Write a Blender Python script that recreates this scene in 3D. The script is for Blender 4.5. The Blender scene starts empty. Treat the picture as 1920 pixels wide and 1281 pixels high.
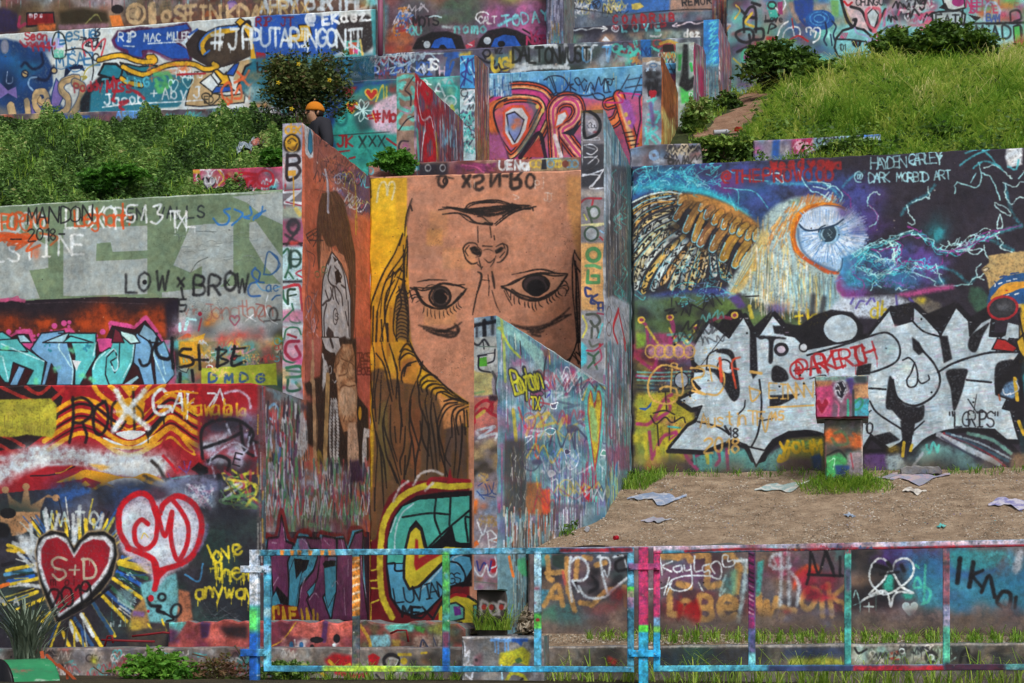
import bpy, math, random
import numpy as np
from mathutils import Vector, Matrix

random.seed(7)
RNG = np.random.RandomState(7)
SC = bpy.context.scene
COL = SC.collection

# ---------------------------------------------------------------- camera, light, exposure
F = 3250.0            # focal length in pixels of the 1920 px wide frame
HZ = 1120.0           # pixel row of the horizon
EYE = 1.6
YAW = math.atan(0.197)
SA, CA = math.sin(YAW), math.cos(YAW)

cam = bpy.data.cameras.new('camera')
cam_o = bpy.data.objects.new('camera', cam)
COL.objects.link(cam_o)
cam.sensor_width = 36.0
cam.lens = 36.0 * F / 1920.0
cam.shift_y = (HZ - 640.5) / 1920.0
cam.clip_end = 400
cam_o.location = (0, 0, EYE)
cam_o.rotation_euler = (math.radians(90), 0, 0)
SC.camera = cam_o

world = bpy.data.worlds.new('World')
SC.world = world
world.use_nodes = True
wn = world.node_tree
sky = wn.nodes.new('ShaderNodeTexSky')
sky.sky_type = 'NISHITA'
sky.sun_disc = False
sky.sun_elevation = math.radians(48)
sky.sun_rotation = math.radians(158)
sky.dust_density = 4.0
sky.air_density = 1.0
bg = wn.nodes['Background']
hs = wn.nodes.new('ShaderNodeHueSaturation')
hs.inputs['Saturation'].default_value = 0.62
wn.links.new(sky.outputs[0], hs.inputs['Color'])
wn.links.new(hs.outputs[0], bg.inputs['Color'])
bg.inputs['Strength'].default_value = 0.09

sun = bpy.data.lights.new('sun', 'SUN')
sun.energy = 1.5
sun.angle = math.radians(16)
sun.color = (1.0, 0.985, 0.975)
sun_o = bpy.data.objects.new('sun', sun)
COL.objects.link(sun_o)
az = math.radians(158)
el = math.radians(48)
sdir = Vector((math.sin(az) * math.cos(el), math.cos(az) * math.cos(el), math.sin(el)))
sun_o.rotation_euler = sdir.to_track_quat('Z', 'Y').to_euler()
sun_o.location = (-6, -6, 20)

SC.view_settings.view_transform = 'Standard'
SC.view_settings.look = 'None'
SC.view_settings.gamma = 1
SC.view_settings.use_curve_mapping = False
SC.view_settings.exposure = 0.38

# ---------------------------------------------------------------- planes of the place
class Front:
    """A vertical plane parallel to the terraces, at distance c along the terrace normal."""
    kind = 'front'
    def __init__(s, c): s.c = c
    def p3(s, px, py):
        dx = (np.asarray(px, float) - 960) / F
        dz = (HZ - np.asarray(py, float)) / F
        Y = s.c / (CA + SA * dx)
        return dx * Y, Y, EYE + dz * Y
    def sz(s, px, py):
        X, Y, Z = s.p3(px, py)
        return X * CA - Y * SA, Z
    def at(s, u, z, back=0.0):
        c = s.c + back
        return (u * CA + c * SA, -u * SA + c * CA, z)

class Side:
    """A vertical plane through two ground points (x, y), u measured from the first one."""
    kind = 'side'
    def __init__(s, a, b):
        s.a = np.array(a, float); d = np.array(b, float) - s.a
        s.len = float(np.hypot(*d)); s.d = d / s.len
        s.n = np.array([-s.d[1], s.d[0]])      # pointing into the wall (left of the direction)
    def p3(s, px, py):
        dx = (np.asarray(px, float) - 960) / F
        dz = (HZ - np.asarray(py, float)) / F
        # ray (dx,1)*Y = a + d*u  ->  cross with d
        den = dx * s.d[1] - s.d[0]
        Y = (s.a[0] * s.d[1] - s.a[1] * s.d[0]) / den
        return dx * Y, Y, EYE + dz * Y
    def sz(s, px, py):
        X, Y, Z = s.p3(px, py)
        return (X - s.a[0]) * s.d[0] + (Y - s.a[1]) * s.d[1], Z
    def at(s, u, z, back=0.0):
        q = s.a + s.d * u + s.n * back
        return (float(q[0]), float(q[1]), z)

def along(px0, c0, px1):
    """c of the point seen at px1 on the line that runs square to the terraces through px0 on plane c0."""
    X, Y, _ = Front(c0).p3(px0, 0)
    u = X * CA - Y * SA
    t = (px1 - 960) / F
    # X=u*CA+c*SA ; Y=-u*SA+c*CA ; X=t*Y
    return float(u * (CA + t * SA) / (t * CA - SA))

C0 = 19.89
W_ = Front(C0)
C_FIN1 = along(693, C0, 570)
C_LOW = along(693, C0, 497)
C_FIN2 = along(1183, C0, 1135)

# ---------------------------------------------------------------- paint: strokes laid on a wall's own surface
# Coordinates in the paint lists are in quarters of a photograph pixel from a tile's corner; they are turned into
# metres on the wall's own plane before anything is drawn, so the paint belongs to the wall.
ORG=[0.0,0.0]
SCL=[4.0]
def O(x,y,s=4.0): ORG[0],ORG[1]=x,y;SCL[0]=s
def pp(s):
 if isinstance(s,str):
  a=np.array([[float(v) for v in q.split(',')] for q in s.split()])
 else:
  a=np.asarray(s,float)
 return a/SCL[0]+np.array(ORG)

_noise=RNG.rand(512,512).astype(np.float32)
def _blur(a,r):
 for ax in (0,1):
  b=a
  for k in range(1,r+1):
   b=b+np.roll(a,k,ax)+np.roll(a,-k,ax)
  a=b/(2*r+1)
 return a
NZ1=_blur(_noise,1);NZ1=(NZ1-NZ1.mean())/NZ1.std()
NZ3=_blur(_blur(_noise,3),3);NZ3=(NZ3-NZ3.mean())/NZ3.std()
NZ9=_blur(_blur(_noise,12),12);NZ9=(NZ9-NZ9.mean())/NZ9.std()
def _nz(n,y0,y1,x0,x1):
 return n[np.ix_(np.arange(y0,y1)%512,np.arange(x0,x1)%512)]

NAMED=dict(K='1c1a20',W='c9d2d6',G='8b9594',R='b01f2c',Y='d3b52c',B='2456a8',T='4aa9a8',A='38b6c4',
   P='8b4585',M='b5447a',O='d96a26',V='4a3a72',g='4f8a4a',S='9a7a52',N='6b5346',D='3a2f38',
   L='a8c9d2',C='b0603f',c='4b86b0',E='2c6a5c',I='e6e6e2',F='c49b5e',H='7d8a99',U='22386c',Q='d28fb0',X='88b54a')
def hexc(c):
 c=NAMED.get(c,c)
 return np.array([int(c[i:i+2],16)/255.0 for i in (0,2,4)],np.float32)

class CV:
 """One wall's paint. plane gives metres; box is (x0,y0,x1,y1) of what the paint covers."""
 def __init__(s,name,plane,box,base='6a6a70',rx=1.0,ry=1.0):
  s.name=name;s.plane=plane
  x0,y0,x1,y1=box
  u,z=plane.sz([x0,x1,x0,x1],[y0,y0,y1,y1])
  s.u0,s.u1,s.z0,s.z1=min(u),max(u),min(z),max(z)
  s.w=int((x1-x0)*rx);s.h=int((y1-y0)*ry)
  s.a=np.zeros((s.h,s.w,3),np.float32)+hexc(base)
  s.fx=s.w/(x1-x0)
 def c(s,pts):
  u,z=s.plane.sz(pts[:,0],pts[:,1])
  return np.stack([(u-s.u0)/(s.u1-s.u0)*s.w,(s.z1-z)/(s.z1-s.z0)*s.h],1)
 def uv(s,u,z):
  return ((u-s.u0)/(s.u1-s.u0),(z-s.z0)/(s.z1-s.z0))
 def mix(s,x0,y0,m,col,a):
  h,w=m.shape
  if h<=0 or w<=0: return
  reg=s.a[y0:y0+h,x0:x0+w]
  m=(m*a)[...,None]
  reg+=(col-reg)*m

def _smooth(p,n=6):
 if len(p)<3: return p
 closed=np.allclose(p[0],p[-1],atol=0.3)
 q=np.vstack([p[-2] if closed else 2*p[0]-p[1],p,p[1] if closed else 2*p[-1]-p[-2]])
 t=np.linspace(0,1,n,endpoint=False)[:,None]
 out=[]
 for i in range(1,len(q)-2):
  a,b,c,d=q[i-1],q[i],q[i+1],q[i+2]
  out.append(0.5*(2*b+(c-a)*t+(2*a-5*b+4*c-d)*t*t+(3*b-a-3*c+d)*t**3))
 out.append(p[-1][None])
 return np.vstack(out)

def _stroke(cv,p,w,col,a=1.0,soft=1.0,taper=0.0):
 """p in canvas px; w width px (number or two numbers)."""
 if len(p)==1: p=np.vstack([p,p+0.01])
 r=w/2+soft+1
 x0=max(0,int(p[:,0].min()-r));x1=min(cv.w,int(p[:,0].max()+r)+2)
 y0=max(0,int(p[:,1].min()-r));y1=min(cv.h,int(p[:,1].max()+r)+2)
 if x1<=x0 or y1<=y0: return
 D=np.full((y1-y0,x1-x0),-99.0,np.float32)
 n=len(p)-1
 for i in range(n):
  ax,ay=p[i];bx,by=p[i+1]
  wi=w/2
  if taper:
   f=(i+0.5)/n
   wi*=1-taper*abs(2*f-1)**1.5
  rr=wi+soft+1
  sx0=max(x0,int(min(ax,bx)-rr));sx1=min(x1,int(max(ax,bx)+rr)+2)
  sy0=max(y0,int(min(ay,by)-rr));sy1=min(y1,int(max(ay,by)+rr)+2)
  if sx1<=sx0 or sy1<=sy0: continue
  X=np.arange(sx0,sx1,dtype=np.float32)[None]+0.5
  Y=np.arange(sy0,sy1,dtype=np.float32)[:,None]+0.5
  dx,dy=bx-ax,by-ay
  L2=dx*dx+dy*dy+1e-6
  t=np.clip(((X-ax)*dx+(Y-ay)*dy)/L2,0,1)
  d=wi-np.hypot(X-ax-t*dx,Y-ay-t*dy)
  v=D[sy0-y0:sy1-y0,sx0-x0:sx1-x0]
  np.maximum(v,d,out=v)
 D+=_nz(NZ1,y0,y1,x0,x1)*(0.08+0.1*soft)
 m=np.clip(D/soft+0.5,0,1)
 m*=np.clip(0.95+0.07*_nz(NZ3,y0,y1,x0,x1),0,1)
 cv.mix(x0,y0,m,hexc(col) if isinstance(col,str) else col,a)

def brush(f):
 """a brush used without naming a wall paints on the current one, c; f= is soft=, v= is adv="""
 def g(*a,**k):
  if 'f' in k: k['soft']=k.pop('f')
  if 'v' in k: k['adv']=k.pop('v')
  return f(*a,**k) if isinstance(a[0],CV) else f(c,*a,**k)
 return g

@brush
def L(cv,pts,w,col,a=1.0,soft=1.1,sm=1,taper=0.0,drip=0):
 p=cv.c(pp(pts))
 if sm: p=_smooth(p)
 _stroke(cv,p,max(0.7,w/4.0),col,a,soft,taper)
 if drip:
  for k in range(int(drip)):
   q=p[random.randrange(len(p))]
   ln=random.uniform(3,16)
   _stroke(cv,np.array([q,q+[random.uniform(-.4,.4),ln]]),max(0.9,w/14),col,a*.85,0.8)

def _fill(cv,p,col,a=1.0,soft=0):
 x0=max(0,int(p[:,0].min())-3-soft);x1=min(cv.w,int(p[:,0].max())+4+soft)
 y0=max(0,int(p[:,1].min())-3-soft);y1=min(cv.h,int(p[:,1].max())+4+soft)
 if x1<=x0 or y1<=y0: return
 X=np.arange(x0,x1,dtype=np.float32)[None]
 Y=np.arange(y0,y1,dtype=np.float32)+0.5
 acc=np.zeros((y1-y0,x1-x0),np.float32)
 q=np.vstack([p,p[:1]])
 for i in range(len(q)-1):
  ax,ay=q[i];bx,by=q[i+1]
  if ay==by: continue
  sg=1.0 if by>ay else-1.0
  lo,hi=(ay,by) if by>ay else (by,ay)
  i0=np.searchsorted(Y,lo);i1=np.searchsorted(Y,hi)
  if i1<=i0: continue
  xi=ax+(Y[i0:i1]-ay)*(bx-ax)/(by-ay)
  acc[i0:i1]+=sg*np.clip(xi[:,None]-X,0,1)
 m=np.clip(np.abs(acc),0,1)
 if soft:
  m=np.pad(m,0)
  for ax in (0,1):
   cs=m
   tot=m.copy()
   for k in range(1,soft+1):
    s1=np.zeros_like(m);s2=np.zeros_like(m)
    if ax==0: s1[k:]=m[:-k];s2[:-k]=m[k:]
    else: s1[:,k:]=m[:,:-k];s2[:,:-k]=m[:,k:]
    tot+=s1+s2
   m=tot/(2*soft+1)
  m=np.clip(m*(1+0.12*_nz(NZ1,y0,y1,x0,x1)),0,1)
 cv.mix(x0,y0,m,hexc(col) if isinstance(col,str) else col,a)

@brush
def P(cv,pts,col,a=1.0,soft=0,sm=0,ol=None,ow=8):
 """filled shape, optional outline colour ol of width ow"""
 p=cv.c(pp(pts))
 if sm: p=_smooth(np.vstack([p,p[:1]]))[:-1]
 _fill(cv,p,col,a,soft)
 if ol: _stroke(cv,np.vstack([p,p[:1]]),ow/4.0,ol,1.0,1.0)

@brush
def R(cv,x0,y0,x1,y1,col,a=1.0,soft=0):
 P(cv,[[x0,y0],[x1,y0],[x1,y1],[x0,y1]],col,a,soft)

@brush
def B(cv,x,y,rx,ry,col,a=1.0):
 """a soft cloud of spray"""
 c=cv.c(pp([[x,y]]))[0]
 rx=rx/4.0*cv.fx;ry=ry/4.0
 x0=max(0,int(c[0]-2*rx));x1=min(cv.w,int(c[0]+2*rx)+1)
 y0=max(0,int(c[1]-2*ry));y1=min(cv.h,int(c[1]+2*ry)+1)
 if x1<=x0 or y1<=y0: return
 X=(np.arange(x0,x1)[None]-c[0])/rx;Y=(np.arange(y0,y1)[:,None]-c[1])/ry
 m=np.exp(-(X*X+Y*Y)*1.3)*(1+0.16*_nz(NZ3,y0,y1,x0,x1)+.08*_nz(NZ1,y0,y1,x0,x1))
 cv.mix(x0,y0,np.clip(m.astype(np.float32)*1.15,0,1),hexc(col),a)

@brush
def E(cv,x,y,rx,ry,w,col,a=1.0,soft=1.1,fill=None,rot=0,a0=0,a1=360):
 """ring or disc"""
 t=np.radians(np.linspace(a0,a1,33))
 X=np.cos(t)*rx;Y=np.sin(t)*ry
 r=math.radians(rot)
 pts=np.stack([x+X*math.cos(r)-Y*math.sin(r),y+X*math.sin(r)+Y*math.cos(r)],1)
 if fill: P(cv,pts,fill,a)
 if w: L(cv,pts,w,col,a,soft,sm=0)

ru=random.uniform;rc=random.choice
# a single-stroke hand: grid 4 wide, 6 high, y up
FONT={
'A': '0,0 2,6 4,0|.8,2.3 3.2,2.3','B': '0,0 0,6 2.4,6 3.4,5.2 3.2,3.8 2,3.2 0,3.2|2,3.2 3.6,2.6 3.8,1 2.6,0 0,0',
'C': '3.8,5 2.4,6 .8,5 0,3 .8,.8 2.4,0 3.8,1','D': '0,0 0,6 2,5.8 3.7,4.4 3.9,2 2.4,.3 0,0','E': '3.6,6 0,6 0,0 3.7,0|0,3.1 3,3.1',
'F': '3.6,6 0,6 0,0|0,3.1 2.8,3.1','G': '3.8,5 2.4,6 .8,5 0,3 .8,.8 2.4,0 3.8,1 3.8,2.7 2.2,2.7','H': '0,6 0,0|4,6 4,0|0,3.1 4,3.1',
'I': '.8,6 3.2,6|2,6 2,0|.8,0 3.2,0','J': '1,6 4,6|3,6 3,1.4 2,0 .8,.2 0,1.4','K': '0,6 0,0|3.6,6 0,2.8 3.8,0','L': '0,6 0,0 3.6,0',
'M': '0,0 .4,6 2,2 3.6,6 4,0','N': '0,0 0,6 4,0 4,6','O': '2,6 .5,5 0,3 .5,1 2,0 3.5,1 4,3 3.5,5 2,6','P': '0,0 0,6 2.6,6 3.8,4.8 3,3 0,2.7',
'Q': '2,6 .5,5 0,3 .5,1 2,0 3.5,1 4,3 3.5,5 2,6|2.6,1.6 4.2,-.4','R': '0,0 0,6 2.6,6 3.8,4.8 3,3.1 0,2.9|1.6,3 4,0',
'S': '3.7,5.2 2.2,6 .4,5.2 .6,3.7 2.4,3 3.7,1.9 3.2,.4 1.6,0 0,.9','T': '0,6 4,6|2,6 2,0','U': '0,6 0,1.6 1.2,0 2.8,0 4,1.6 4,6',
'V': '0,6 2,0 4,6','W': '0,6 1,0 2,4.4 3,0 4,6','X': '0,6 4,0|4,6 0,0','Y': '0,6 2,3.1 4,6|2,3.1 2,0','Z': '0,6 4,6 0,0 4,0',
'a': '3.4,3.6 2,4 .4,3 .4,.8 2,0 3.4,1 3.4,3.8 3.6,0','b': '0,6.4 0,.2|0,1 1.6,0 3.2,1 3.2,3 1.6,4 0,2.8','c': '3.2,3.4 1.8,4 .4,3 .4,1 1.8,0 3.3,.7',
'd': '3.4,6.4 3.4,0|3.4,3 2,4 .4,3 .4,1 2,0 3.4,1','e': '.3,2.1 3.3,2.3 2.7,3.8 1.3,4 .3,2.6 .6,.7 2,0 3.3,.7','f': '3,6 2,6.2 1.2,5 1.2,0|0,3.6 2.6,3.6',
'g': '3.2,3.6 1.8,4 .4,2.8 1.2,1 3.2,1.6 3.3,3.8 3.2,-1.2 1.8,-2 .4,-1.4','h': '0,6.4 0,0|0,2.6 1.6,4 3,3 3.1,0','i': '1.6,4 1.6,0|1.6,5.6 1.6,5.9',
'j': '2,4 2,-1.2 .6,-2|2,5.6 2,5.9','k': '0,6.4 0,0|3,4 0,1.8 3.2,0','l': '1.6,6.4 1.6,.3 2.4,0','m': '0,4 0,0|0,2.8 1,4 2,3 2,0|2,2.8 3,4 4,3 4,0',
'n': '0,4 0,0|0,2.6 1.6,4 3,3 3.1,0','o': '1.8,4 .4,3 .4,1 1.8,0 3.2,1 3.2,3 1.8,4','p': '0,4 0,-2|0,1 1.6,0 3.2,1 3.2,3 1.6,4 0,2.8',
'q': '3.2,4 3.2,-2|3.2,1 1.6,0 0,1 0,3 1.6,4 3.2,2.8','r': '0,4 0,0|0,2.2 1.2,3.8 2.8,3.8','s': '3,3.5 1.6,4 .5,3.2 1.4,2.2 2.9,1.5 2.4,.2 .2,.4',
't': '1.6,6 1.6,.8 2.8,.2|0,4 3,4','u': '0,4 .2,.8 1.6,0 3,1 3.2,4 3.3,0','v': '0,4 1.6,0 3.2,4','w': '0,4 1,0 2,3.4 3,0 4,4','x': '0,4 3.2,0|3.2,4 0,0',
'y': '0,4 1.6,.6|3.4,4 1,-2','z': '0,4 3.2,4 0,0 3.4,0','0': '2,6 .5,4.6 .4,1.4 2,0 3.5,1.4 3.6,4.6 2,6','1': '1,4.8 2.2,6 2.2,0',
'2': '.2,4.8 1.4,6 3.2,5.6 3.4,4 0,0 4,0','3': '.2,5.6 2,6 3.4,5 2,3.3 3.7,2 2.8,.2 .4,.2','5': '3.6,6 .6,6 .4,3.4 2.4,3.6 3.7,2.2 2.8,.2 .2,.2',
'4': '3,0 3,6 0,2 4,2','6': '3.2,5.6 1.4,5 .4,2.4 1,.3 3,.2 3.5,2 2,3.2 .6,2.2','7': '0,6 4,6 1.4,0','8': '2,3.2 .5,4.4 2,6 3.4,4.6 .5,1.8 2,0 3.6,1.6 2,3.2','9': '3.4,4.4 2,3 .4,4.2 2,6 3.4,5 3.2,0','@': '2.9,3.9 1.8,4.2 1.3,2.9 2,2 3,2.6 3,4.2 3.1,2 4.2,2.4 4.3,4.4 2.6,6 .4,5 -.2,2.6 1,.3 3.6,0',
'#': '1.2,6 .8,0|3.2,6 2.8,0|-.2,4.2 4.2,4.4|-.3,1.9 4,2.1','-': '.4,3 3.4,3','_': '0,0 4,0','.': '1,0 1,.3','"': '1,6 1,4.6|2.6,6 2.6,4.6','+': '2,5 2,1|0,3 4,3',
"'": '2,6 1.8,4.6',':': '1,1 1,1.3|1,4 1,4.3','!': '1,6 1,1.8|1,.2 1,.3','*': '0,3 4,3|1,5 3,1|3,5 1,1','>': '0,5 4,3 0,1|0,3 4,3','&': '3.6,.2 .8,4.6 2,6 3,4.8 .4,1.8 1.6,0 3.6,2.4',
'$': '3.7,5.2 2.2,5.6 .4,4.8 .6,3.6 3.2,2.6 3.4,1 1.6,.4 0,1|2,7 2,-1',
}
_CURVY=set('BCDGJOPQRSUabcdefghjlmnopqrsu0235689@&$')
@brush
def T(cv,s,x,y,h,w,col,a=1.0,adv=None,rot=0,sl=0.0,j=0.35,soft=1.1,drip=0,wf=0.62,flip=False,taper=0):
 """hand lettering: x,y start of the baseline, h capital height, w stroke width (all quarter pixels)"""
 rr=math.radians(rot);cx,cy=x,y
 k=h/6.0
 adv=adv or h*wf+w*1.3
 for ch in s:
  if ch != ' ':
   dx,dy=random.uniform(-j,j)*k,random.uniform(-j,j)*k
   g=FONT.get(ch) or FONT.get(ch.upper()) or '1,0 1,1'
   for st in g.split('|'):
    pts=np.array([[float(v) for v in q.split(',')] for q in st.split()])
    pts=pts+np.random.RandomState(random.randrange(9999)).uniform(-j,j,pts.shape)*.5
    if flip: pts[:,1]=6-pts[:,1];pts[:,0]=pts[:,0]
    X=pts[:,0]*k*wf*1.5+pts[:,1]*k*sl+dx
    Y=-pts[:,1]*k+dy
    q=np.stack([cx+X*math.cos(rr)-Y*math.sin(rr),cy+X*math.sin(rr)+Y*math.cos(rr)],1)
    L(cv,q,w*random.uniform(.8,1.2),col,a*random.uniform(.86,1),soft,sm=1 if ch in _CURVY else 0,drip=drip,taper=taper)
  ad=adv*(0.55 if ch in 'iIl1.\'' else 1)
  cx+=ad*math.cos(rr);cy+=ad*math.sin(rr)

@brush
def heart(cv,x,y,w,h,lw,col,a=1.0,fill=None,soft=1.1):
 base=np.array([[0,.28],[-.12,.05],[-.33,0],[-.5,.16],[-.48,.42],[-.3,.68],[0,1],[.3,.68],[.48,.42],[.5,.16],[.33,0],[.12,.05],[0,.28]])
 pts=base*[w,h]+[x,y]
 if fill:
  p=_smooth(cv.c(pp(pts)));_fill(cv,p,fill,a)
 if lw: L(cv,pts,lw,col,a,soft)

@brush
def streaks(cv,b,pal,n,ln=(60,260),w=(3,9),a=(.5,1)):
 x0,y0,x1,y1=b
 for i in range(n):
  x=random.uniform(x0,x1);y=random.uniform(y0,y1);l=random.uniform(*ln)
  L(cv,[[x,y],[x+random.uniform(-3,3),min(y1,y+l)]],random.uniform(*w),random.choice(pal),random.uniform(*a),.9,sm=0)

@brush
def clouds(cv,b,pal,n,r=(30,110),a=(.4,.9)):
 x0,y0,x1,y1=b
 for i in range(n):
  q=random.uniform(*r)
  B(cv,random.uniform(x0,x1),random.uniform(y0,y1),q*random.uniform(.7,1.6),q*random.uniform(.5,1.1),random.choice(pal),random.uniform(*a))

def patches(cv,b,pal,n,r=(30,110),a=(.6,1)):
 """hard-edged leftover shapes of older pieces"""
 x0,y0,x1,y1=b
 for i in range(n):
  q=random.uniform(*r);x=random.uniform(x0,x1);y=random.uniform(y0,y1)
  m=random.randint(4,7);t0=random.uniform(0,6.28)
  pts=[[x+math.cos(t0+k*6.28/m)*q*random.uniform(.5,1.3),y+math.sin(t0+k*6.28/m)*q*random.uniform(.35,.9)] for k in range(m)]
  P(cv,pts,random.choice(pal),random.uniform(*a),soft=random.choice((0,0,1,2)),sm=random.random()<.7,ol=random.choice((None,None,'K','W')),ow=random.uniform(4,9))

@brush
def tags(cv,b,pal,n,h=(30,80),w=(4,10),a=(.7,1)):
 """illegible hand styles: loops and zigzags, rings, hearts, arrows"""
 x0,y0,x1,y1=b
 for i in range(n):
  hh=random.uniform(*h);x=random.uniform(x0,x1-hh);y=random.uniform(y0,y1);c=random.choice(pal);lw=random.uniform(*w);al=random.uniform(*a)
  k=random.random()
  if k<.55:
   m=random.randint(5,12);rot=random.uniform(-.25,.25)
   pts=[]
   for q in range(m):
    px_=q*hh*random.uniform(.22,.38);py_=(-1)**q*hh*random.uniform(.15,.55)
    pts.append([x+px_-py_*rot,y+py_+px_*rot])
   L(cv,pts,lw,c,al,random.choice((.9,1.2,2)),sm=random.random()<.7,drip=random.choice((0,0,2)))
  elif k<.7:
   E(cv,x,y,hh*.4,hh*random.uniform(.3,.5),lw,c,al)
   if random.random()<.5: L(cv,[[x+hh*.2,y],[x+hh*.9,y+random.uniform(-20,20)]],lw,c,al)
  elif k<.78:
   heart(cv,x,y-hh*.4,hh*.8,hh*.8,lw,c,al)
  elif k<.9:
   for q in range(random.randint(2,5)):
    L(cv,[[x+q*hh*.3,y+random.uniform(-.5,.5)*hh],[x+(q+random.uniform(-.6,.9))*hh*.3,y+random.uniform(-.6,.6)*hh]],lw,c,al,sm=0)
  else:
   L(cv,[[x,y],[x+hh,y-hh*random.uniform(-.5,.5)],[x+hh*.4,y+hh*.4],[x+hh*1.3,y+hh*.2]],lw*1.2,c,al,sm=random.random()<.5)

CD,SS,TG=clouds,streaks,tags

def grain(cv,k=.022,chips=1.0,flake='c8c8c0'):
 """roller texture, faint unevenness and chipped spots of the paint itself"""
 h,w=cv.h,cv.w
 n=_nz(NZ1,0,h,0,w)*k+_nz(NZ3,0,h,0,w)*k*.7+_nz(NZ9,0,h,0,w)*k
 n2=_nz(NZ3.T,0,h,0,w)*k*.35
 cv.a*=(1+n)[...,None]*(1+n2[...,None]*np.array([1,0,-1],np.float32))
 ch=int(h*w/9000*chips)
 for i in range(ch):
  x,y=random.uniform(0,w),random.uniform(0,h);r=random.uniform(.6,2.2)
  pts=np.array([[x+math.cos(t)*r*random.uniform(.5,1.6),y+math.sin(t)*r*random.uniform(.4,1.2)] for t in (0,1.2,2.4,3.7,5)])
  _fill(cv,pts,random.choice((flake,'3a3433','25242a','8a8178')),random.uniform(.4,.9))

def image(cv):
 im=bpy.data.images.new(cv.name+'_paint',cv.w,cv.h,alpha=False)
 buf=np.ones((cv.h,cv.w,4),np.float32)
 buf[...,:3]=np.clip(cv.a[::-1],0,1)
 im.pixels.foreach_set(buf.ravel())
 im.pack()
 return im

# ---------------------------------------------------------------- materials
GAIN=1.42      # paint colours are judged by eye under the place's soft light; this is the paint's own reflectance
def lin(c):
 c=hexc(c) if isinstance(c,str) else np.array(c,float)
 return tuple(float(x) for x in np.where(c<=.04045,c/12.92,((c+.055)/1.055)**2.4))

def newmat(name,rough=.7):
 m=bpy.data.materials.new(name);m.use_nodes=True
 nt=m.node_tree;b=nt.nodes['Principled BSDF']
 b.inputs['Roughness'].default_value=rough
 b.inputs['Specular IOR Level'].default_value=.25
 return m,nt,b

def nz(nt,scale,detail=4,rough=.6,coord=None,stretch=None):
 n=nt.nodes.new('ShaderNodeTexNoise');n.inputs['Scale'].default_value=scale
 n.inputs['Detail'].default_value=detail;n.inputs['Roughness'].default_value=rough
 tc=nt.nodes.new('ShaderNodeTexCoord')
 src=tc.outputs['Object']
 if stretch:
  mp=nt.nodes.new('ShaderNodeMapping');mp.inputs['Scale'].default_value=stretch
  nt.links.new(src,mp.inputs[0]);src=mp.outputs[0]
 nt.links.new(src,n.inputs['Vector'])
 return n.outputs['Fac']

def ramp(nt,fac,stops):
 r=nt.nodes.new('ShaderNodeValToRGB');cr=r.color_ramp
 while len(cr.elements)<len(stops): cr.elements.new(.5)
 for e,(p,c) in zip(cr.elements,stops):
  e.position=p;e.color=(*lin(c),1) if isinstance(c,str) else (c,c,c,1)
 nt.links.new(fac,r.inputs[0])
 return r.outputs[0]

def mixc(nt,fac,a,b,mode='MIX'):
 n=nt.nodes.new('ShaderNodeMix');n.data_type='RGBA';n.blend_type=mode
 for s,v in ((0,fac),(6,a),(7,b)):
  if hasattr(v,'is_linked') or hasattr(v,'links'): nt.links.new(v,n.inputs[s])
  elif isinstance(v,(int,float)): n.inputs[s].default_value=v if s==0 else (v,v,v,1)
  else: n.inputs[s].default_value=(*v,1)
 return n.outputs[2]

def bump(nt,b,h,strength=.3,dist=.01,prev=None):
 n=nt.nodes.new('ShaderNodeBump');n.inputs['Strength'].default_value=strength;n.inputs['Distance'].default_value=dist
 nt.links.new(h,n.inputs['Height'])
 if prev: nt.links.new(prev,n.inputs['Normal'])
 nt.links.new(n.outputs[0],b.inputs['Normal'])
 return n.outputs[0]

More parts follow.
